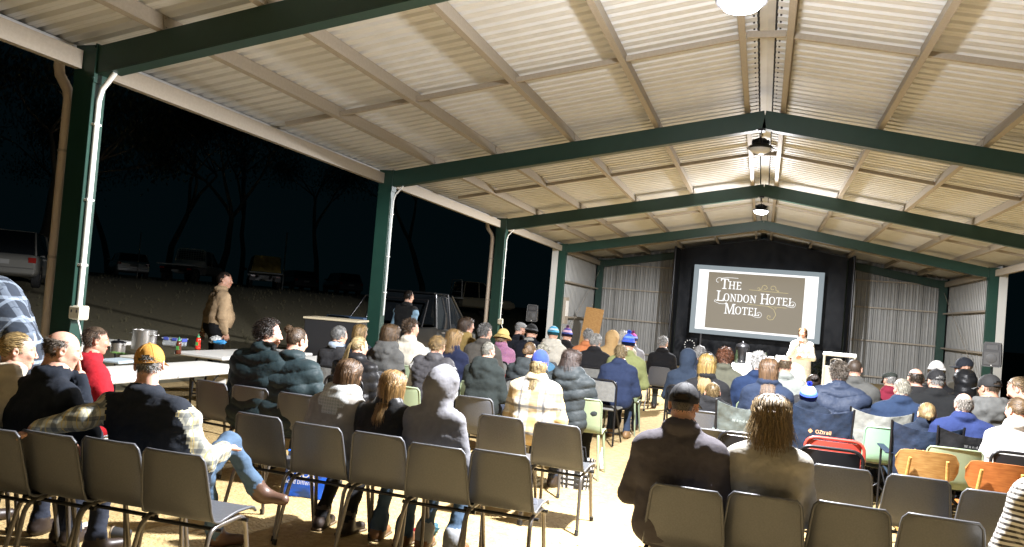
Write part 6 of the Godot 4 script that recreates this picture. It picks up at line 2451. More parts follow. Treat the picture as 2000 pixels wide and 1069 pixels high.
	person({u = 441, v = 531, z = -9.9, pose = "stand", turn = -0.6, hyaw = -0.45, hem = false, label = "person in tan coat walking outside beyond the food table", top = lin(0.36, 0.255, 0.15), style = "coat", bulk = 1.22, hair = ["short", 0.03, dark], legs = black, cell = 0.016, skin = SKIN_B, belly = 0.03, arms = {l = [Vector3(-0.29, 0.18, 0.05), Vector3(-0.25, -0.06, 0.10)], r = [Vector3(0.29, 0.17, 0.02), Vector3(0.25, -0.05, -0.06)]}})
	person({u = 800, v = 567, z = -13.2, pose = "stand", turn = -0.2, label = "person in black vest and pale blue sleeves standing at the dark utility truck", top = lin(0.0124, 0.0130, 0.0136), top_name = "vest", sleeve = lin(0.1700, 0.2720, 0.3570), hair = ["short", 0.025, dark], legs = black})
	person({u = -44, v = 405, z = -3.9, pose = "stand", near = true, turn = -0.1, side = -0.78, htilt = -0.4, lean = 0.12, bulk = 1.5, label = "standing man in navy plaid flannel shirt at the left edge", top = Color.WHITE, topm = pattern_mat("plaid_navy", 1.9), top_name = "shirt", style = "shirt", hair = ["short", 0.025, brown], legs = navy, skin = SKIN_B})

# ---------------------------------------------------------------- tables and what stands on them
func trestle(called_label: String, at: Vector3, turn: float, length: float, width: float) -> Node3D:
	var t := thing("folding_table", called_label, "table", at, turn)
	var g := Geo.new()
	g.box(Vector3(0, 0.725, 0), Vector3(width, 0.045, length), 0.012)
	part(t, "table_top", g, mat(lin(0.66, 0.66, 0.62), 0.5))
	var seam := Geo.new()
	seam.box(Vector3(0, 0.722, 0), Vector3(width + 0.004, 0.02, 0.012), 0.002)
	part(t, "fold_seam", seam, M.black_plastic)
	for s in [-1, 1]:
		var lg := Geo.new()
		var z: float = s * (length * 0.5 - 0.28)
		lg.tube(bow([[Vector3(-width * 0.36, 0.012, z + s * 0.06), 0], [Vector3(-width * 0.36, 0.68, z), 0.06], [Vector3(width * 0.36, 0.68, z), 0.06], [Vector3(width * 0.36, 0.012, z + s * 0.06), 0]]), 0.0135, 8)
		lg.tube([Vector3(-width * 0.36, 0.22, z + s * 0.04), Vector3(width * 0.36, 0.22, z + s * 0.04)], 0.010, 8)
		lg.tube([Vector3(0, 0.36, z + s * 0.03), Vector3(0, 0.69, z - s * 0.38)], 0.009, 8)
		part(t, "leg_frame", lg, M.black_metal)
	return t

func build_tables() -> void:
	var top := 0.749
	trestle("long white folding table of food beside the first green post", Vector3(-5.40, 0, -6.02), 0.0, 2.44, 0.76)
	trestle("white folding table with plastic bags at the edge of the dark", Vector3(-6.28, 0, -8.75), -0.05, 1.83, 0.76)
	trestle("white folding table of cartons beside the second green post", Vector3(-4.95, 0, -11.6), -0.1, 2.44, 0.76)
	trestle("white folding table behind the couple in puffer jackets", Vector3(-5.25, 0, -8.9), 0.0, 1.83, 0.70)
	# big stock pot
	var p := at_y(279, 684, top)
	var pot := thing("stock_pot", "tall shiny steel stock pot on the long food table", "pot", Vector3(p.x, top, p.z))
	var g := Geo.new()
	g.lathe([Vector2(0, 0.002), Vector2(0.133, 0.002), Vector2(0.137, 0.01), Vector2(0.137, 0.235), Vector2(0.143, 0.243), Vector2(0.138, 0.246), Vector2(0.132, 0.238), Vector2(0.132, 0.02), Vector2(0, 0.016)], 36)
	part(pot, "body", g, M.steel)
	for s in [-1, 1]:
		var h := Geo.new()
		h.tube(bow([[Vector3(s * 0.135, 0.19, -0.05), 0], [Vector3(s * 0.185, 0.195, -0.05), 0.02], [Vector3(s * 0.185, 0.195, 0.05), 0.02], [Vector3(s * 0.135, 0.19, 0.05), 0]]), 0.006, 8)
		part(pot, "handle", h, M.steel)
	p = at_y(229, 690, top)
	pot = thing("saucepan", "small lidded steel pot beside the tall stock pot", "pot", Vector3(p.x, top, p.z))
	g = Geo.new()
	g.lathe([Vector2(0, 0.002), Vector2(0.075, 0.002), Vector2(0.078, 0.01), Vector2(0.078, 0.12)], 28)
	part(pot, "body", g, M.steel)
	g = Geo.new()
	g.lathe([Vector2(0.082, 0.118), Vector2(0.082, 0.126), Vector2(0.05, 0.140), Vector2(0.012, 0.144), Vector2(0.014, 0.158), Vector2(0, 0.162)], 28)
	part(pot, "lid", g, M.black_metal)
	g = Geo.new()
	g.tube(bow([[Vector3(0.076, 0.10, -0.02), 0], [Vector3(0.11, 0.10, -0.02), 0.012], [Vector3(0.11, 0.10, 0.02), 0.012], [Vector3(0.076, 0.10, 0.02), 0]]), 0.005, 8)
	part(pot, "handle", g, M.steel)
	# sauce bottles
	for e in [[347, 692, lin(0.10, 0.025, 0.012), "brown barbecue sauce squeeze bottle with green cap on the food table"], [385, 683, lin(0.60, 0.03, 0.015), "red tomato sauce squeeze bottle with green cap on the food table"]]:
		p = at_y(e[0], e[1], top)
		var b := thing("sauce_bottle", e[3], "bottle", Vector3(p.x, top, p.z), 0.3)
		g = Geo.new()
		g.lathe([Vector2(0, 0), Vector2(0.034, 0.0), Vector2(0.037, 0.012), Vector2(0.036, 0.05), Vector2(0.031, 0.085), Vector2(0.035, 0.12), Vector2(0.026, 0.15), Vector2(0.016, 0.158)], 20, Transform3D(Basis.from_scale(Vector3(1, 1, 0.75)), Vector3.ZERO))
		part(b, "bottle", g, mat(e[2], 0.25))
		g = Geo.new()
		g.lathe([Vector2(0.020, 0.156), Vector2(0.020, 0.172), Vector2(0.010, 0.180), Vector2(0.004, 0.205), Vector2(0, 0.206)], 14)
		part(b, "cap", g, mat(lin(0.03, 0.22, 0.09), 0.4))
		g = Geo.new()
		g.box(Vector3(0, 0.075, 0.026), Vector3(0.036, 0.045, 0.003), 0.001)
		part(b, "label", g, mat(lin(0.06, 0.25, 0.05), 0.5))
	# clear tub with blue clips
	p = at_y(340, 676, top)
	var tub := thing("food_tub", "clear plastic food tub with blue clip lid on the food table", "container", Vector3(p.x, top, p.z), 0.15)
	g = Geo.new()
	g.box(Vector3(0, 0.045, 0), Vector3(0.26, 0.09, 0.18), 0.015)
	var clear := mat(Color(0.75, 0.78, 0.80, 0.55), 0.2)
	clear.transparency = BaseMaterial3D.TRANSPARENCY_ALPHA
	part(tub, "tub", g, clear)
	g = Geo.new()
	g.box(Vector3(0, 0.098, 0), Vector3(0.275, 0.016, 0.195), 0.006)
	part(tub, "lid", g, clear)
	for s in [-1, 1]:
		g = Geo.new()
		g.box(Vector3(s * 0.142, 0.085, 0), Vector3(0.012, 0.045, 0.11), 0.004)
		g.box(Vector3(s * 0.06, 0.095, 0.102), Vector3(0.07, 0.035, 0.008), 0.003)
		part(tub, "clip", g, mat(lin(0.06, 0.09, 0.42), 0.4))
	# spring onions / greens
	var gm := mat(lin(0.07, 0.16, 0.03), 0.6)
	p = at_y(240, 694, top)
	g = Geo.new()
	for k in 9:
		var a := 0.5 + 0.12 * k
		var o := Vector3(rng.randf_range(-.03, .03), 0.012 + 0.006 * (k % 3), rng.randf_range(-.02, .02))
		var d := Vector3(cos(a), 0.15, sin(a))
		g.tube([o, o + d * 0.09, o + d * 0.17 + Vector3(0, -0.012, 0)], [0.004, 0.006, 0.002], 6)
	solo("spring_onions", g, gm, "bunch of green leaves lying beside the small pot", "greens", "", Transform3D(Basis(), Vector3(p.x, top, p.z)))
	# trays and boards
	for e in [[233, 708, 0.26, 0.03, 0.34, lin(0.46, 0.55, 0.60), "pale blue flat tray on the near end of the food table"], [262, 700, 0.22, 0.025, 0.2, lin(0.62, 0.60, 0.52), "cream chopping board beside the pale blue tray"]]:
		p = at_y(e[0], e[1], top)
		g = Geo.new()
		g.box(Vector3(0, e[3] * 0.5, 0), Vector3(e[2], e[3], e[4]), 0.008)
		solo("tray", g, mat(e[5], 0.5), e[6], "tray", "", Transform3D(Basis(Vector3.UP, 0.1), Vector3(p.x, top, p.z)))
	# white bucket on the near end
	p = at_y(104, 668, top)
	var bk := thing("bucket", "white plastic bucket beside the man in plaid flannel", "bucket", Vector3(p.x, top - 0.06, p.z))
	g = Geo.new()
	g.lathe([Vector2(0, 0), Vector2(0.075, 0), Vector2(0.095, 0.20), Vector2(0.10, 0.205), Vector2(0.10, 0.22), Vector2(0.092, 0.22), Vector2(0.085, 0.19), Vector2(0.07, 0.01), Vector2(0, 0.008)], 26)
	part(bk, "bucket", g, M.white_plastic)
	g = Geo.new()
	g.tube([Vector3(-0.098, 0.2, 0), Vector3(-0.09, 0.14, 0.06), Vector3(0, 0.11, 0.095), Vector3(0.09, 0.14, 0.06), Vector3(0.098, 0.2, 0)], 0.003, 6)
	part(bk, "handle", g, M.steel)
	bk.position.y = 0.749
	bk.position.x = clampf(bk.position.x, -5.72, -5.1)
	bk.position.z = -5.0
	var wp := at_y(104, 660, 0.80)
	bk.position = Vector3(wp.x, 0.749, wp.z)
	trestle("white folding table behind the man in plaid flannel", Vector3(wp.x - 0.1, 0, wp.z - 0.2), 0.1, 1.83, 0.76)
	# plastic bags: crumpled blue and clear
	for e in [[428, 668, Vector3(0.20, 0.07, 0.16), lin(0.05, 0.30, 0.62), "crumpled blue plastic bag on the table at the dark edge", 0.35], [420, 663, Vector3(0.17, 0.12, 0.14), lin(0.5, 0.5, 0.48), "crumpled clear plastic bag behind the blue one", 0.2]]:
		p = Vector3(at_y(e[0], e[1], 0.75).x, 0.748, at_y(e[0], e[1], 0.75).z)
		p.z = clampf(p.z, -9.4, -8.1)
		p.x = at_z(e[0], e[1], p.z).x
		solo("plastic_bag", crumple(e[2], 7 + int(e[0])), mat(e[3], e[5]), e[4], "bag", "", Transform3D(Basis(), p))
	# cartons and tissue box on the table by the second post
	for e in [[835, 662, 0.22, 0.13, 0.16, lin(0.55, 0.60, 0.60), "pale tissue box on the table by the second green post"], [822, 672, 0.12, 0.09, 0.12, lin(0.03, 0.14, 0.22), "small blue carton beside the pale tissue box"], [862, 668, 0.2, 0.06, 0.2, lin(0.55, 0.55, 0.5), "flat cream carton on the table by the second green post"]]:
		p = at_z(e[0], e[1], -11.3)
		g = Geo.new()
		g.box(Vector3(0, e[3] * 0.5, 0), Vector3(e[2], e[3], e[4]), 0.004)
		solo("carton", g, mat(e[5], 0.6), e[6], "carton", "", Transform3D(Basis(Vector3.UP, 0.2), Vector3(p.x, top, -11.3 + (e[0] - 840) * 0.008)))
	# black road case with pale lid, drink cartons stacked behind it
	var bp := at_y(660, 625, 1.02)
	bp = at_z(655, 655, -10.2)
	var rc := thing("black_chest", "big black chest with a pale wooden lid behind the tables", "chest", Vector3(bp.x, 0, -10.2), 0.25)
	g = Geo.new()
	g.box(Vector3(0, 0.62, 0), Vector3(0.78, 1.2, 0.6), 0.01)
	part(rc, "chest", g, M.black_plastic)
	g = Geo.new()
	g.box(Vector3(0, 1.235, 0), Vector3(0.82, 0.03, 0.64), 0.006)
	part(rc, "lid", g, mat(lin(0.42, 0.36, 0.24), 0.7))
	for s in [-1, 1]:
		g = Geo.new()
		g.box(Vector3(s * 0.3, 0.012, 0), Vector3(0.06, 0.024, 0.5), 0.004)
		part(rc, "foot", g, M.rubber)

func crumple(size: Vector3, sd: int) -> Geo:
	var f := FastNoiseLite.new()
	f.seed = sd
	f.frequency = 1.6
	var g := Geo.new()
	var rows := []
	for i in 13:
		var th := PI * i / 12.0
		var line := []
		for j in 21:
			var ph := -TAU * j / 20.0
			var d := Vector3(sin(th) * cos(ph), -cos(th), sin(th) * sin(ph))
			var r := 1.0 + 0.55 * f.get_noise_3d(d.x * 1.4, d.y * 1.4, d.z * 1.4) + 0.25 * f.get_noise_3d(d.x * 4, d.y * 4, d.z * 4)
			var p := d * r * size * 0.5
			p.y = maxf(p.y + size.y * 0.42, 0.001)
			line.append(p)
		rows.append(line)
	g.grid(rows)
	return g

# ---------------------------------------------------------------- things on the floor
func build_litter() -> void:
	var y := 0.006
	# paper cups
	for e in [[160, 1037, 0.3, "white paper cup lying on the sand below the navy fleece man's chair", lin(0.62, 0.58, 0.50)], [237, 1047, -1.2, "black paper cup with pale lid lying below the empty chair", lin(0.02, 0.02, 0.02)], [790, 1028, 0.8, "black paper cup with pale lid lying beside the red can", lin(0.02, 0.02, 0.02)]]:
		var p := at_y(e[0], e[1], 0.035)
		var c := thing("paper_cup", e[3], "cup", Vector3(p.x, y + 0.041, p.z))
		var tip := Basis(Vector3.UP, e[2]) * Basis(Vector3.RIGHT, PI / 2)
		var g := Geo.new()
		g.lathe([Vector2(0, -0.05), Vector2(0.029, -0.05), Vector2(0.040, 0.05), Vector2(0.042, 0.052), Vector2(0.041, 0.055), Vector2(0.038, 0.05)], 24)
		part(c, "cup", g, mat(e[4], 0.6), Transform3D(tip, Vector3.ZERO))
		g = Geo.new()
		g.lathe([Vector2(0.043, 0.048), Vector2(0.043, 0.058), Vector2(0.036, 0.064), Vector2(0, 0.062)], 24)
		part(c, "lid", g, mat(lin(0.42, 0.34, 0.24), 0.6), Transform3D(tip, Vector3.ZERO))
	# drink can
	var p := at_y(817, 1046, 0.033)
	var can := thing("drink_can", "dented red drink can lying on the sand", "can", Vector3(p.x, y + 0.033, p.z))
	var tip := Basis(Vector3.UP, 0.95) * Basis(Vector3.RIGHT, PI / 2)
	var g := Geo.new()
	g.lathe([Vector2(0.026, -0.058), Vector2(0.033, -0.050), Vector2(0.033, 0.050), Vector2(0.027, 0.060)], 26, Transform3D(), 0.02)
	var red := mat(lin(0.42, 0.02, 0.03), 0.25, 0.5)
	part(can, "wall", g, red, Transform3D(tip, Vector3.ZERO))
	g = Geo.new()
	g.lathe([Vector2(0.027, 0.060), Vector2(0.025, 0.061), Vector2(0.024, 0.056), Vector2(0, 0.056)], 22)
	g.lathe([Vector2(0.026, -0.058), Vector2(0.022, -0.061), Vector2(0.018, -0.054), Vector2(0, -0.052)], 22)
	part(can, "end", g, M.steel, Transform3D(tip, Vector3.ZERO))
	# teal wad
	p = at_y(842, 1036, 0.03)
	solo("cloth_wad", crumple(Vector3(0.11, 0.085, 0.10), 33), cloth(lin(0.03, 0.10, 0.13), 0.5), "crumpled teal cloth lying beside the red can", "cloth", "", Transform3D(Basis(), Vector3(p.x, y, p.z)))
	# blue shopping bag under the chairs
	p = at_y(603, 968, 0.0)
	var bag := thing("shopping_bag", "bright blue plastic shopping bag standing under the grey chairs", "bag", Vector3(p.x, y, p.z), 0.15)
	var rows := []
	var f := FastNoiseLite.new()
	f.seed = 8
	f.frequency = 7.0
	for i in 12:
		var t := i / 11.0
		var line := []
		for j in 33:
			var a := -TAU * j / 32.0
			var cx := signf(cos(a)) * pow(absf(cos(a)), 0.4) * 0.21
			var cz := signf(sin(a)) * pow(absf(sin(a)), 0.4) * 0.10
			var q := Vector3(cx * (1.0 - 0.08 * t), 0.34 * t, cz * (1.0 - 0.35 * t))
			q += Vector3(cx, 0, cz).normalized() * f.get_noise_3dv(q * 1.3) * 0.03
			line.append(q)
		rows.append(line)
	g = Geo.new()
	g.grid(rows)
	g.box(Vector3(0, 0.004, 0), Vector3(0.38, 0.006, 0.17), 0.002)
	part(bag, "bag", g, mat(lin(0.015, 0.10, 0.55), 0.35))
	for s in [-1, 1]:
		g = Geo.new()
		g.tube([Vector3(-0.10, 0.33, s * 0.06), Vector3(-0.08, 0.45, s * 0.05), Vector3(0.0, 0.49, s * 0.05), Vector3(0.08, 0.45, s * 0.05), Vector3(0.10, 0.33, s * 0.06)], 0.012, 6, true, 0.35)
		part(bag, "handle", g, mat(lin(0.10, 0.32, 0.62), 0.4))
	print_mark(bag, "ALDI", 0.085, Transform3D(Basis(Vector3.RIGHT, -0.1), Vector3(-0.03, 0.20, 0.118)), mat(lin(0.7, 0.72, 0.75), 0.5))
	print_mark(bag, "Good Different", 0.030, Transform3D(Basis(Vector3.RIGHT, -0.1), Vector3(-0.03, 0.12, 0.124)), mat(lin(0.7, 0.72, 0.75), 0.5))
	# checked basket
	p = at_y(1122, 952, 0.0)
	var bs := thing("checked_basket", "black and white woven basket bag under the aisle chair", "basket", Vector3(p.x, y, p.z), 0.1)
	g = Geo.new()
	var w := Geo.new()
	var hh := 0.26
	for i in 11:
		for j in 40:
			var a0 := TAU * j / 40.0
			var a1 := TAU * (j + 1) / 40.0
			var t0 := i / 11.0
			var t1 := (i + 1) / 11.0
			var pt := func(a: float, t: float, o: float) -> Vector3: return Vector3(signf(cos(a)) * pow(absf(cos(a)), 0.6) * (0.15 + 0.03 * t + o), t * hh, signf(sin(a)) * pow(absf(sin(a)), 0.6) * (0.10 + 0.02 * t + o))
			var o := 0.003 if (i + j) % 2 == 0 else 0.0
			var tgt: Geo = w if (i % 2 == 0 and j % 2 == 0) else g
			tgt.quad(pt.call(a1, t0, o), pt.call(a0, t0, o), pt.call(a0, t1, o), pt.call(a1, t1, o))
	part(bs, "weave_dark", g, mat(lin(0.02, 0.02, 0.02), 0.7))
	part(bs, "weave_white", w, mat(lin(0.7, 0.7, 0.68), 0.6))
	for s in [-1, 1]:
		g = Geo.new()
		g.tube([Vector3(-0.08, hh - 0.02, s * 0.11), Vector3(-0.06, hh + 0.10, s * 0.09), Vector3(0.06, hh + 0.10, s * 0.09), Vector3(0.08, hh - 0.02, s * 0.11)], 0.008, 6)
		part(bs, "handle", g, M.black_fabric)
	# soft bags on the floor among the right-hand chairs
	for e in [[1712, 905, Vector3(0.36, 0.34, 0.26), lin(0.012, 0.013, 0.015), "black rucksack slumped beside the mint green chair"], [1683, 842, Vector3(0.26, 0.36, 0.20), lin(0.10, 0.14, 0.13), "grey-green cloth bag hanging low beside the pale camping chair"], [948, 905, Vector3(0.30, 0.20, 0.24), lin(0.06, 0.03, 0.02), "brown handbag lying under the green hoodie man's chair"]]:
		var bq := at_y(e[0], e[1], 0.15)
		solo("soft_bag", crumple(e[2], int(e[0])), cloth(e[3], 0.7), e[4], "bag", "", Transform3D(Basis(Vector3.UP, 0.4), Vector3(bq.x, y, bq.z)))
	# water bottle
	p = at_y(1174, 917, 0.0)
	var wb := thing("water_bottle", "clear plastic water bottle standing at the aisle chair's foot", "bottle", Vector3(p.x, y, p.z))
	g = Geo.new()
	g.lathe([Vector2(0, 0), Vector2(0.030, 0), Vector2(0.033, 0.01), Vector2(0.032, 0.06), Vector2(0.034, 0.075), Vector2(0.032, 0.13), Vector2(0.033, 0.15), Vector2(0.014, 0.195), Vector2(0.013, 0.21)], 20)
	var clear := mat(Color(0.85, 0.88, 0.88, 0.5), 0.15)
	clear.transparency = BaseMaterial3D.TRANSPARENCY_ALPHA
	part(wb, "bottle", g, clear)
	g = Geo.new()
	g.lathe([Vector2(0.0335, 0.06), Vector2(0.035, 0.062), Vector2(0.035, 0.118), Vector2(0.0335, 0.12)], 20)
	part(wb, "label", g, M.paper)
	g = Geo.new()
	g.lathe([Vector2(0.015, 0.205), Vector2(0.015, 0.225), Vector2(0, 0.226)], 14)
	part(wb, "cap", g, M.white_plastic)
	# paper grocery sack by the food table
	p = at_y(424, 790, 0.0)
	var sk := thing("paper_sack", "tall brown and white paper sack standing behind the empty chair", "sack", Vector3(p.x, y, p.z), 0.4)
	g = Geo.new()
	g.box(Vector3(0, 0.21, 0), Vector3(0.30, 0.42, 0.17), 0.012)
	part(sk, "sack", g, mat(lin(0.42, 0.37, 0.26), 0.8))
	g = Geo.new()
	g.box(Vector3(0.03, 0.24, 0.088), Vector3(0.16, 0.26, 0.004), 0.001)
	part(sk, "label", g, M.paper)

# ---------------------------------------------------------------- the dark paddock outside: vehicles, posts, trees
func gh(x: float, z: float) -> float:
	if x > -8.0: return 0.0
	var s := clampf((-x - 8.0) / 22.0 + maxf(0.0, -z - 20.0) / 60.0, 0.0, 1.0)
	return 1.45 * s * s * (3.0 - 2.0 * s)

func wheel(parent: Node3D, at: Vector3, r := 0.37) -> void:
	var side := signf(at.x)
	var g := Geo.new()
	var xf := Transform3D(Basis(Vector3.BACK, -side * PI / 2), at)
	g.lathe([Vector2(r * 0.60, 0.10), Vector2(r * 0.90, 0.11), Vector2(r, 0.08), Vector2(r, -0.08), Vector2(r * 0.9, -0.11), Vector2(0.1, -0.11)], 24, xf)
	var o := part(parent, "wheel", g, M.rubber)
	var h := Geo.new()
	h.lathe([Vector2(r * 0.62, 0.085), Vector2(r * 0.55, 0.06), Vector2(r * 0.2, 0.09), Vector2(0, 0.095)], 16, xf)
	part(o, "rim", h, M.chrome)

func car_paint(c: Color) -> StandardMaterial3D:
	var m := mat(c, 0.35, 0.2)
	m.clearcoat_enabled = true
	m.clearcoat = 1.0
	m.clearcoat_roughness = 0.05
	return m

# vehicles point along -z, origin on the ground under the middle
func wagon(label: String, at: Vector3, turn: float, paint: Color, hgt := 1.45, plate := "") -> Node3D:
	var v := thing("parked_car", label, "car", at, turn)
	var m := car_paint(paint)
	var W := 0.88
	# lower body: cross-sections along the length, rounded shoulders
	var secs := [[2.22, 0.42, 0.78, 0.80], [2.16, 0.34, 0.95, 0.86], [1.7, 0.30, 0.98, 0.88], [0.3, 0.28, 0.96, 0.88], [-1.0, 0.28, 0.94, 0.88], [-1.9, 0.32, 0.86, 0.86], [-2.2, 0.42, 0.70, 0.76]]
	var rows := []
	for s in secs:
		var line := []
		for q in [[-0.92, 0.0], [-1.0, 0.25], [-1.0, 0.7], [-0.95, 0.95], [-0.80, 1.0], [0.80, 1.0], [0.95, 0.95], [1.0, 0.7], [1.0, 0.25], [0.92, 0.0], [-0.92, 0.0]]:
			line.append(Vector3(q[0] * s[3], lerpf(s[1], s[2], q[1]), s[0]))
		rows.append(line)
	var g := Geo.new()
	g.grid(rows)
	for e in [0, rows.size() - 1]:
		var line: Array = rows[e]
		for k in range(1, 9):
			if e == 0: g.tri(line[0], line[k], line[k + 1])
			else: g.tri(line[0], line[k + 1], line[k])
	part(v, "body", g, m)
	# cabin: glass block with roof and pillars
	var cab := Geo.new()
	var rr := []
	for s in [[2.05, 0.93, 0.80, 0.94], [1.62, 0.93, 0.70, hgt], [0.0, 0.93, 0.70, hgt + 0.03], [-0.55, 0.93, 0.68, hgt - 0.02], [-1.25, 0.90, 0.78, 0.92]]:
		rr.append([Vector3(-0.80, s[1], s[0]), Vector3(-s[2] - 0.02, lerpf(s[1], s[3], 0.9), s[0]), Vector3(-s[2] + 0.05, s[3], s[0]), Vector3(s[2] - 0.05, s[3], s[0]), Vector3(s[2] + 0.02, lerpf(s[1], s[3], 0.9), s[0]), Vector3(0.80, s[1], s[0])])
	cab.grid(rr)
	part(v, "windows", cab, mat(lin(0.01, 0.012, 0.014), 0.06))
	var rf := Geo.new()
	rf.box(Vector3(0, hgt + 0.012, 0.62), Vector3(1.30, 0.03, 1.9), 0.014)
	part(v, "roof", rf, m)
	for s in [-1, 1]:
		for q in [[2.04, 1.62, 0.94, hgt], [-1.22, -0.56, 0.92, hgt - 0.02]]:
			var pl := Geo.new()
			pl.tube([Vector3(s * 0.80, q[2], q[0]), Vector3(s * 0.69, q[3], q[1])], 0.03, 6)
			part(v, "pillar", pl, m)
		var tl := Geo.new()
		tl.box(Vector3(s * 0.74, 0.80, 2.20), Vector3(0.20, 0.16, 0.05), 0.012)
		part(v, "tail_lamp", tl, mat(lin(0.30, 0.02, 0.015), 0.15))
		var mr := Geo.new()
		mr.box(Vector3(s * 0.98, 1.0, -0.85), Vector3(0.16, 0.12, 0.08), 0.02)
		part(v, "mirror", mr, m)
		for z in [1.38, -1.35]:
			wheel(v, Vector3(s * 0.78, 0.33, z), 0.33)
	var bp := Geo.new()
	bp.box(Vector3(0, 0.48, 2.22), Vector3(1.66, 0.20, 0.16), 0.04)
	part(v, "bumper", bp, m)
	var np := Geo.new()
	np.box(Vector3(0, 0.72, 2.225), Vector3(0.37, 0.13, 0.012), 0.003)
	part(v, "number_plate", np, mat(lin(0.35, 0.35, 0.33), 0.5))
	return v

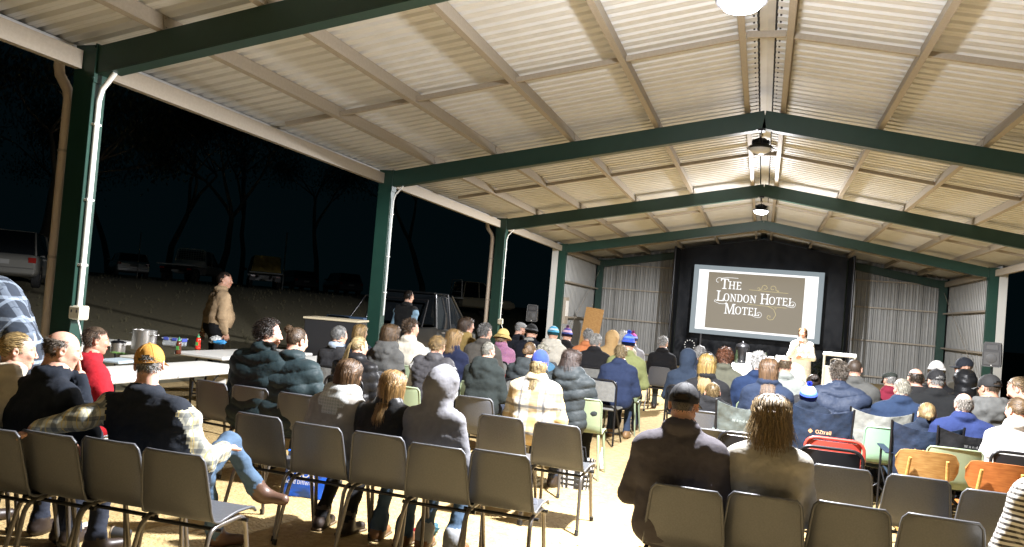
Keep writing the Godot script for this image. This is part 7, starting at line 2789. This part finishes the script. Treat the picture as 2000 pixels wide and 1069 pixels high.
func ute(label: String, at: Vector3, turn: float, paint: Color, kind: String) -> Node3D:
	var v := thing("utility_truck", label, "truck", at, turn)
	var m := car_paint(paint)
	var g := Geo.new()
	# bonnet and lower cab
	var rows := []
	for s in [[0.35, 0.48, 1.02, 0.90], [-0.6, 0.46, 1.02, 0.92], [-1.5, 0.46, 1.02, 0.92], [-2.35, 0.50, 0.98, 0.88], [-2.62, 0.58, 0.84, 0.80]]:
		var line := []
		for q in [[-0.94, 0.0], [-1.0, 0.3], [-1.0, 0.75], [-0.94, 0.97], [-0.8, 1.0], [0.8, 1.0], [0.94, 0.97], [1.0, 0.75], [1.0, 0.3], [0.94, 0.0], [-0.94, 0.0]]:
			line.append(Vector3(q[0] * s[3], lerpf(s[1], s[2], q[1]), s[0]))
		rows.append(line)
	g.grid(rows)
	for e in [0, rows.size() - 1]:
		var line: Array = rows[e]
		for k in range(1, 9):
			if e == 0: g.tri(line[0], line[k], line[k + 1])
			else: g.tri(line[0], line[k + 1], line[k])
	part(v, "body", g, m)
	var cab := Geo.new()
	var back := 0.32
	var rr := []
	for s in [[back + 0.02, 1.0, 0.76, 1.10], [back - 0.12, 1.0, 0.72, 1.74], [-0.75, 1.0, 0.72, 1.78], [-1.72, 1.0, 0.80, 1.02]]:
		rr.append([Vector3(-0.86, s[1], s[0]), Vector3(-s[2] - 0.03, lerpf(s[1], s[3], 0.92), s[0]), Vector3(-s[2] + 0.05, s[3], s[0]), Vector3(s[2] - 0.05, s[3], s[0]), Vector3(s[2] + 0.03, lerpf(s[1], s[3], 0.92), s[0]), Vector3(0.86, s[1], s[0])])
	cab.grid(rr)
	part(v, "windows", cab, mat(lin(0.008, 0.010, 0.012), 0.05))
	var rf := Geo.new()
	rf.box(Vector3(0, 1.785, -0.32), Vector3(1.38, 0.04, 0.95), 0.018)
	part(v, "roof", rf, m)
	for s in [-1, 1]:
		for q in [[back, back - 0.11, 1.0, 1.76], [-0.55, -0.52, 1.0, 1.78], [-1.70, -0.78, 1.02, 1.77]]:
			var pl := Geo.new()
			pl.tube([Vector3(s * 0.868, q[2], q[0]), Vector3(s * 0.745, q[3], q[1])], 0.028, 6)
			part(v, "pillar", pl, m)
		for z in [0.05, -0.85]:
			var dh := Geo.new()
			dh.box(Vector3(s * 0.935, 0.93, z), Vector3(0.03, 0.03, 0.16), 0.008)
			part(v, "door_handle", dh, M.chrome)
		var mr := Geo.new()
		mr.box(Vector3(s * 1.03, 1.12, -1.35), Vector3(0.18, 0.16, 0.09), 0.03)
		part(v, "mirror", mr, M.black_plastic)
		for z in [1.62, -1.62]:
			wheel(v, Vector3(s * 0.78, 0.39, z), 0.39)
		var tl := Geo.new()
		if kind == "tub":
			tl.box(Vector3(s * 0.86, 0.86, 2.50), Vector3(0.10, 0.34, 0.07), 0.015)
		else:
			tl.box(Vector3(s * 0.70, 0.72, 2.42), Vector3(0.24, 0.09, 0.04), 0.01)
		part(v, "tail_lamp", tl, mat(lin(0.35, 0.02, 0.015), 0.15))
	if kind == "tub":
		var tb := Geo.new()
		for s in [-1, 1]:
			tb.box(Vector3(s * 0.87, 0.80, 1.43), Vector3(0.10, 0.50, 2.12), 0.03)
		tb.box(Vector3(0, 0.58, 1.43), Vector3(1.64, 0.05, 2.12), 0.005)
		part(v, "tub", tb, m)
		var tg := Geo.new()
		tg.box(Vector3(0, 0.55, 2.75), Vector3(1.5, 0.05, 0.46), 0.015)
		part(v, "tailgate", tg, m)
		var sb := Geo.new()
		for s in [-1, 1]:
			sb.tube([Vector3(s * 0.86, 1.05, 1.15), Vector3(s * 0.74, 1.62, 0.62)], 0.022, 8)
		sb.tube([Vector3(-0.74, 1.62, 0.62), Vector3(0.74, 1.62, 0.62)], 0.022, 8)
		part(v, "sports_bar", sb, M.black_metal)
	else:
		var tr := Geo.new()
		tr.box(Vector3(0, 0.92, 1.45), Vector3(1.86, 0.07, 2.25), 0.01)
		part(v, "tray", tr, M.white_plastic)
		var ch := Geo.new()
		for s in [-1, 1]:
			ch.box(Vector3(s * 0.38, 0.72, 1.4), Vector3(0.10, 0.14, 2.2), 0.01)
			ch.box(Vector3(s * 0.70, 0.62, 2.2), Vector3(0.34, 0.36, 0.02), 0.004)
		part(v, "chassis", ch, M.black_metal)
		var hb := Geo.new()
		hb.tube(bow([[Vector3(-0.86, 0.95, 0.40), 0], [Vector3(-0.72, 1.86, 0.40), 0.12], [Vector3(0.72, 1.86, 0.40), 0.12], [Vector3(0.86, 0.95, 0.40), 0]]), 0.03, 8)
		hb.tube([Vector3(-0.85, 1.25, 0.40), Vector3(0.85, 1.25, 0.40)], 0.02, 6)
		part(v, "headboard", hb, M.white_plastic)
		if kind == "mesh":
			for k in 11:
				var x := -0.68 + 0.136 * k
				var b := Geo.new()
				b.tube([Vector3(x, 1.26, 0.40), Vector3(x, 1.84, 0.40)], 0.008, 5)
				part(v, "mesh_bar", b, M.white_plastic)
			for k in 5:
				var b := Geo.new()
				b.tube([Vector3(-0.78, 1.33 + 0.1 * k, 0.40), Vector3(0.78, 1.33 + 0.1 * k, 0.40)], 0.008, 5)
				part(v, "mesh_bar", b, M.white_plastic)
			var pn := Geo.new()
			pn.box(Vector3(0, 1.10, 0.40), Vector3(1.66, 0.26, 0.02), 0.004)
			part(v, "panel", pn, M.white_plastic)
		elif kind == "canvas":
			var cv := Geo.new()
			var r2 := []
			for i in 14:
				var line := []
				for j in 17:
					var u := lerpf(-1, 1, j / 16.0)
					var t := i / 13.0
					line.append(Vector3(u * lerpf(0.84, 0.70, t), lerpf(0.98, 1.90, t), 2.52 + 0.03 * sin(u * 9.0 + t * 4.0) * sin(t * 7.0)))
				r2.append(line)
			cv.grid(r2)
			part(v, "canvas_flap", cv, cloth(lin(0.72, 0.55, 0.18), 0.8))
			var cn := Geo.new()
			cn.box(Vector3(0, 1.42, 1.45), Vector3(1.60, 0.92, 2.05), 0.08)
			part(v, "canvas_cover", cn, cloth(lin(0.05, 0.055, 0.05), 0.9))
	var np := Geo.new()
	np.box(Vector3(0, 0.60, 2.53 if kind == "tub" else 2.45), Vector3(0.37, 0.12, 0.012), 0.003)
	part(v, "number_plate", np, mat(lin(0.35, 0.35, 0.33), 0.5))
	return v

func build_outside() -> void:
	# rise west of the shed, night dark painted into its colour
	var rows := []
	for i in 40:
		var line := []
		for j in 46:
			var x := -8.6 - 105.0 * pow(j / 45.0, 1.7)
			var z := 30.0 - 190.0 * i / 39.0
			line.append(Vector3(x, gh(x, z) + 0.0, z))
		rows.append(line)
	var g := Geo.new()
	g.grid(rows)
	structure("paddock", g, M.darkened_ground)
	# invented grass tufts, added to dress the ground with darkness in its colour
	var tg0 := Geo.new()
	for k in 14:
		var a := TAU * k / 14.0 + 0.3 * (k % 3)
		var d := Vector3(cos(a), 0, sin(a))
		var sd := Vector3(-sin(a), 0, cos(a)) * 0.006
		var hh := 0.10 + 0.05 * (k % 4)
		tg0.tri(d * 0.02 - sd, d * 0.02 + sd, d * (0.06 + 0.02 * (k % 3)) + Vector3(0, hh, 0))
	var gmesh := tg0.mesh()
	gmesh.surface_set_material(0, mat(lin(0.11, 0.10, 0.055), 0.95))
	var mm := MultiMesh.new()
	mm.transform_format = MultiMesh.TRANSFORM_3D
	mm.mesh = gmesh
	mm.instance_count = 2600
	for k in 2600:
		var x := -8.9 - 30.0 * pow(rng.randf(), 1.5)
		var z := rng.randf_range(-45.0, 2.0)
		var sc := rng.randf_range(0.3, 0.8)
		mm.set_instance_transform(k, Transform3D(Basis(Vector3.UP, rng.randf() * TAU).scaled(Vector3(sc, sc, sc)), Vector3(x, gh(x, z), z)))
	var gi := MultiMeshInstance3D.new()
	gi.name = "added_grass"
	gi.multimesh = mm
	add_child(gi)
	tag(gi, "tufts of dry grass over the dark paddock beside the shed", "grass")
	gi.set_meta("kind", "stuff")
	var place := func(u: float, v: float, d: float) -> Vector3:
		var p := cam_pos + ray(u, v) * d
		return Vector3(p.x, gh(p.x, p.z), p.z)
	var face := func(p: Vector3, extra: float) -> float:      # turn so that the tail faces the shed, then swing
		return atan2(cam_pos.x - p.x, cam_pos.z - p.z) + extra
	var p: Vector3 = place.call(30, 505, 24.0)
	wagon("silver station wagon parked tail-on beyond the man in plaid", p, face.call(p, -0.15), lin(0.24, 0.235, 0.21), 1.62)
	p = place.call(251, 512, 46.0)
	wagon("pale sedan parked tail-on beside a thin pole", p, face.call(p, 0.12), lin(0.60, 0.60, 0.57), 1.38)
	p = place.call(378, 500, 43.0)
	ute("tray-back utility truck with a mesh headboard parked in the dark", p, face.call(p, -0.35), lin(0.30, 0.30, 0.29), "mesh")
	p = place.call(516, 520, 47.0)
	ute("utility truck with a yellow canvas flap at its tail", p, face.call(p, 0.05), lin(0.12, 0.12, 0.12), "canvas")
	p = place.call(580, 548, 56.0)
	wagon("dark hatchback parked between the canvas truck and the wagon", p, face.call(p, 0.3), lin(0.06, 0.065, 0.07), 1.42)
	p = place.call(668, 553, 56.0)
	wagon("dark grey wagon glinting beyond the big black chest", p, face.call(p, 0.3), lin(0.08, 0.085, 0.09), 1.5)
	p = place.call(905, 572, 40.0)
	ute("cream four-wheel-drive parked far out beyond the second downpipe", p, face.call(p, -1.2), lin(0.42, 0.37, 0.25), "plain")
	# dark dual-cab at the shed's edge, cartons in its tub
	var du := ute("black dual-cab utility truck parked close by with drink cartons aboard", Vector3(-7.45, 0.0, -15.9), 0.03, lin(0.010, 0.011, 0.012), "tub")
	for k in 5:
		var c := Geo.new()
		c.box(Vector3(0, 0.14, 0), Vector3(0.40, 0.27, 0.28), 0.005)
		var row := k / 3
		var at := Vector3(-8.0 + 0.44 * (k % 3) + 0.18 * row, 0.62 + 0.285 * row, -13.55 - 0.05 * (k % 2))
		var o := thing("drink_carton", ["blue drink carton at the left of the truck's tub", "blue drink carton in the middle of the truck's tub", "blue drink carton at the right of the truck's tub", "blue drink carton stacked on the truck's left carton", "blue drink carton stacked on the truck's right carton"][k], "carton", at, 0.05)
		part(o, "carton", c, mat(lin(0.035, 0.07, 0.13), 0.5))
		print_mark(o, "DRY", 0.10, Transform3D(Basis(), Vector3(0, 0.15, 0.142)), mat(lin(0.28, 0.33, 0.40), 0.5))
	# posts
	for e in [[553, 455, 553, 540, 50.0, 0.05, "white marker pole standing beside the canvas truck"], [271, 455, 266, 500, 44.0, 0.03, "thin pale aerial pole behind the pale sedan"]]:
		var q: Vector3 = place.call(e[0], e[3], e[4])
		var top: Vector3 = cam_pos + ray(e[0], e[1]) * e[4]
		var pg := Geo.new()
		pg.tube([Vector3(0, 0, 0), Vector3(0, top.y - q.y, 0)], e[5], 8)
		pg.lathe([Vector2(e[5] * 1.3, -0.02), Vector2(e[5] * 1.3, 0.02), Vector2(0, 0.05)], 8, Transform3D(Basis(), Vector3(0, top.y - q.y, 0)))
		solo("pole", pg, mat(lin(0.45, 0.45, 0.42), 0.6), e[6], "pole", "", Transform3D(Basis(), q))
	# gum trees along the fence
	var bark := mat(lin(0.22, 0.19, 0.15), 0.9)
	var leaf := mat(lin(0.035, 0.05, 0.025), 0.7)
	var spots := [[60, 34.0, 9.0, "spreading gum tree behind the silver wagon"], [210, 62.0, 13.0, "tall gum tree behind the pale sedan"], [330, 56.0, 12.0, "leaning gum tree behind the mesh tray truck"], [430, 52.0, 11.0, "bare-limbed gum tree right of the mesh tray truck"], [470, 70.0, 15.0, "tallest gum tree behind the canvas truck"], [620, 68.0, 13.0, "gum tree behind the dark hatchback"], [830, 60.0, 12.0, "gum tree behind the black dual-cab"], [960, 64.0, 12.0, "gum tree beyond the third green post"]]
	for i in spots.size():
		var e = spots[i]
		var q: Vector3 = place.call(e[0], 540, e[1])
		var tr := thing("gum_tree", e[3], "tree", q, rng.randf() * TAU)
		var tg := Geo.new()
		var lg := Geo.new()
		var h: float = e[2]
		var stack := [[Vector3.ZERO, Vector3(rng.randf_range(-.12, .12), 1, rng.randf_range(-.12, .12)).normalized(), h * 0.42, 0.26, 0]]
		while not stack.is_empty():
			var b = stack.pop_back()
			var a0: Vector3 = b[0]
			var dirn: Vector3 = b[1]
			var L: float = b[2]
			var pts := [a0]
			var q2 := a0
			for s in 4:
				dirn = (dirn + Vector3(rng.randfn(), rng.randfn() * 0.4 + 0.12, rng.randfn()) * 0.13).normalized()
				q2 += dirn * L * 0.25
				pts.append(q2)
			var r0: float = b[3]
			tg.tube(pts, [r0, r0 * 0.9, r0 * 0.8, r0 * 0.72, r0 * 0.6], 7 if b[4] < 2 else 5, false)
			if b[4] < 4:
				for s in (3 if b[4] < 2 else 2):
					stack.append([q2, (dirn + Vector3(rng.randfn(), rng.randf_range(-0.1, 0.6), rng.randfn()) * 0.62).normalized(), L * rng.randf_range(0.58, 0.8), r0 * 0.52, b[4] + 1])
			if b[4] >= 3:
				for s in (120 if b[4] == 4 else 40):
					var c := q2 + Vector3(rng.randfn(), rng.randfn() * 0.7, rng.randfn()) * h * 0.07
					var dn := Vector3(rng.randfn() * 0.5, -1, rng.randfn() * 0.5).normalized() * 0.26
					var sd := dn.cross(Vector3(rng.randfn(), 0.2, rng.randfn())).normalized() * 0.045
					var tone := rng.randf_range(0.6, 1.4)
					lg.colour = Color(tone, tone, tone)
					lg.quad(c, c + dn * 0.5 - sd, c + dn, c + dn * 0.5 + sd)
		part(tr, "trunk", tg, bark)
		part(tr, "crown", lg, leaf)
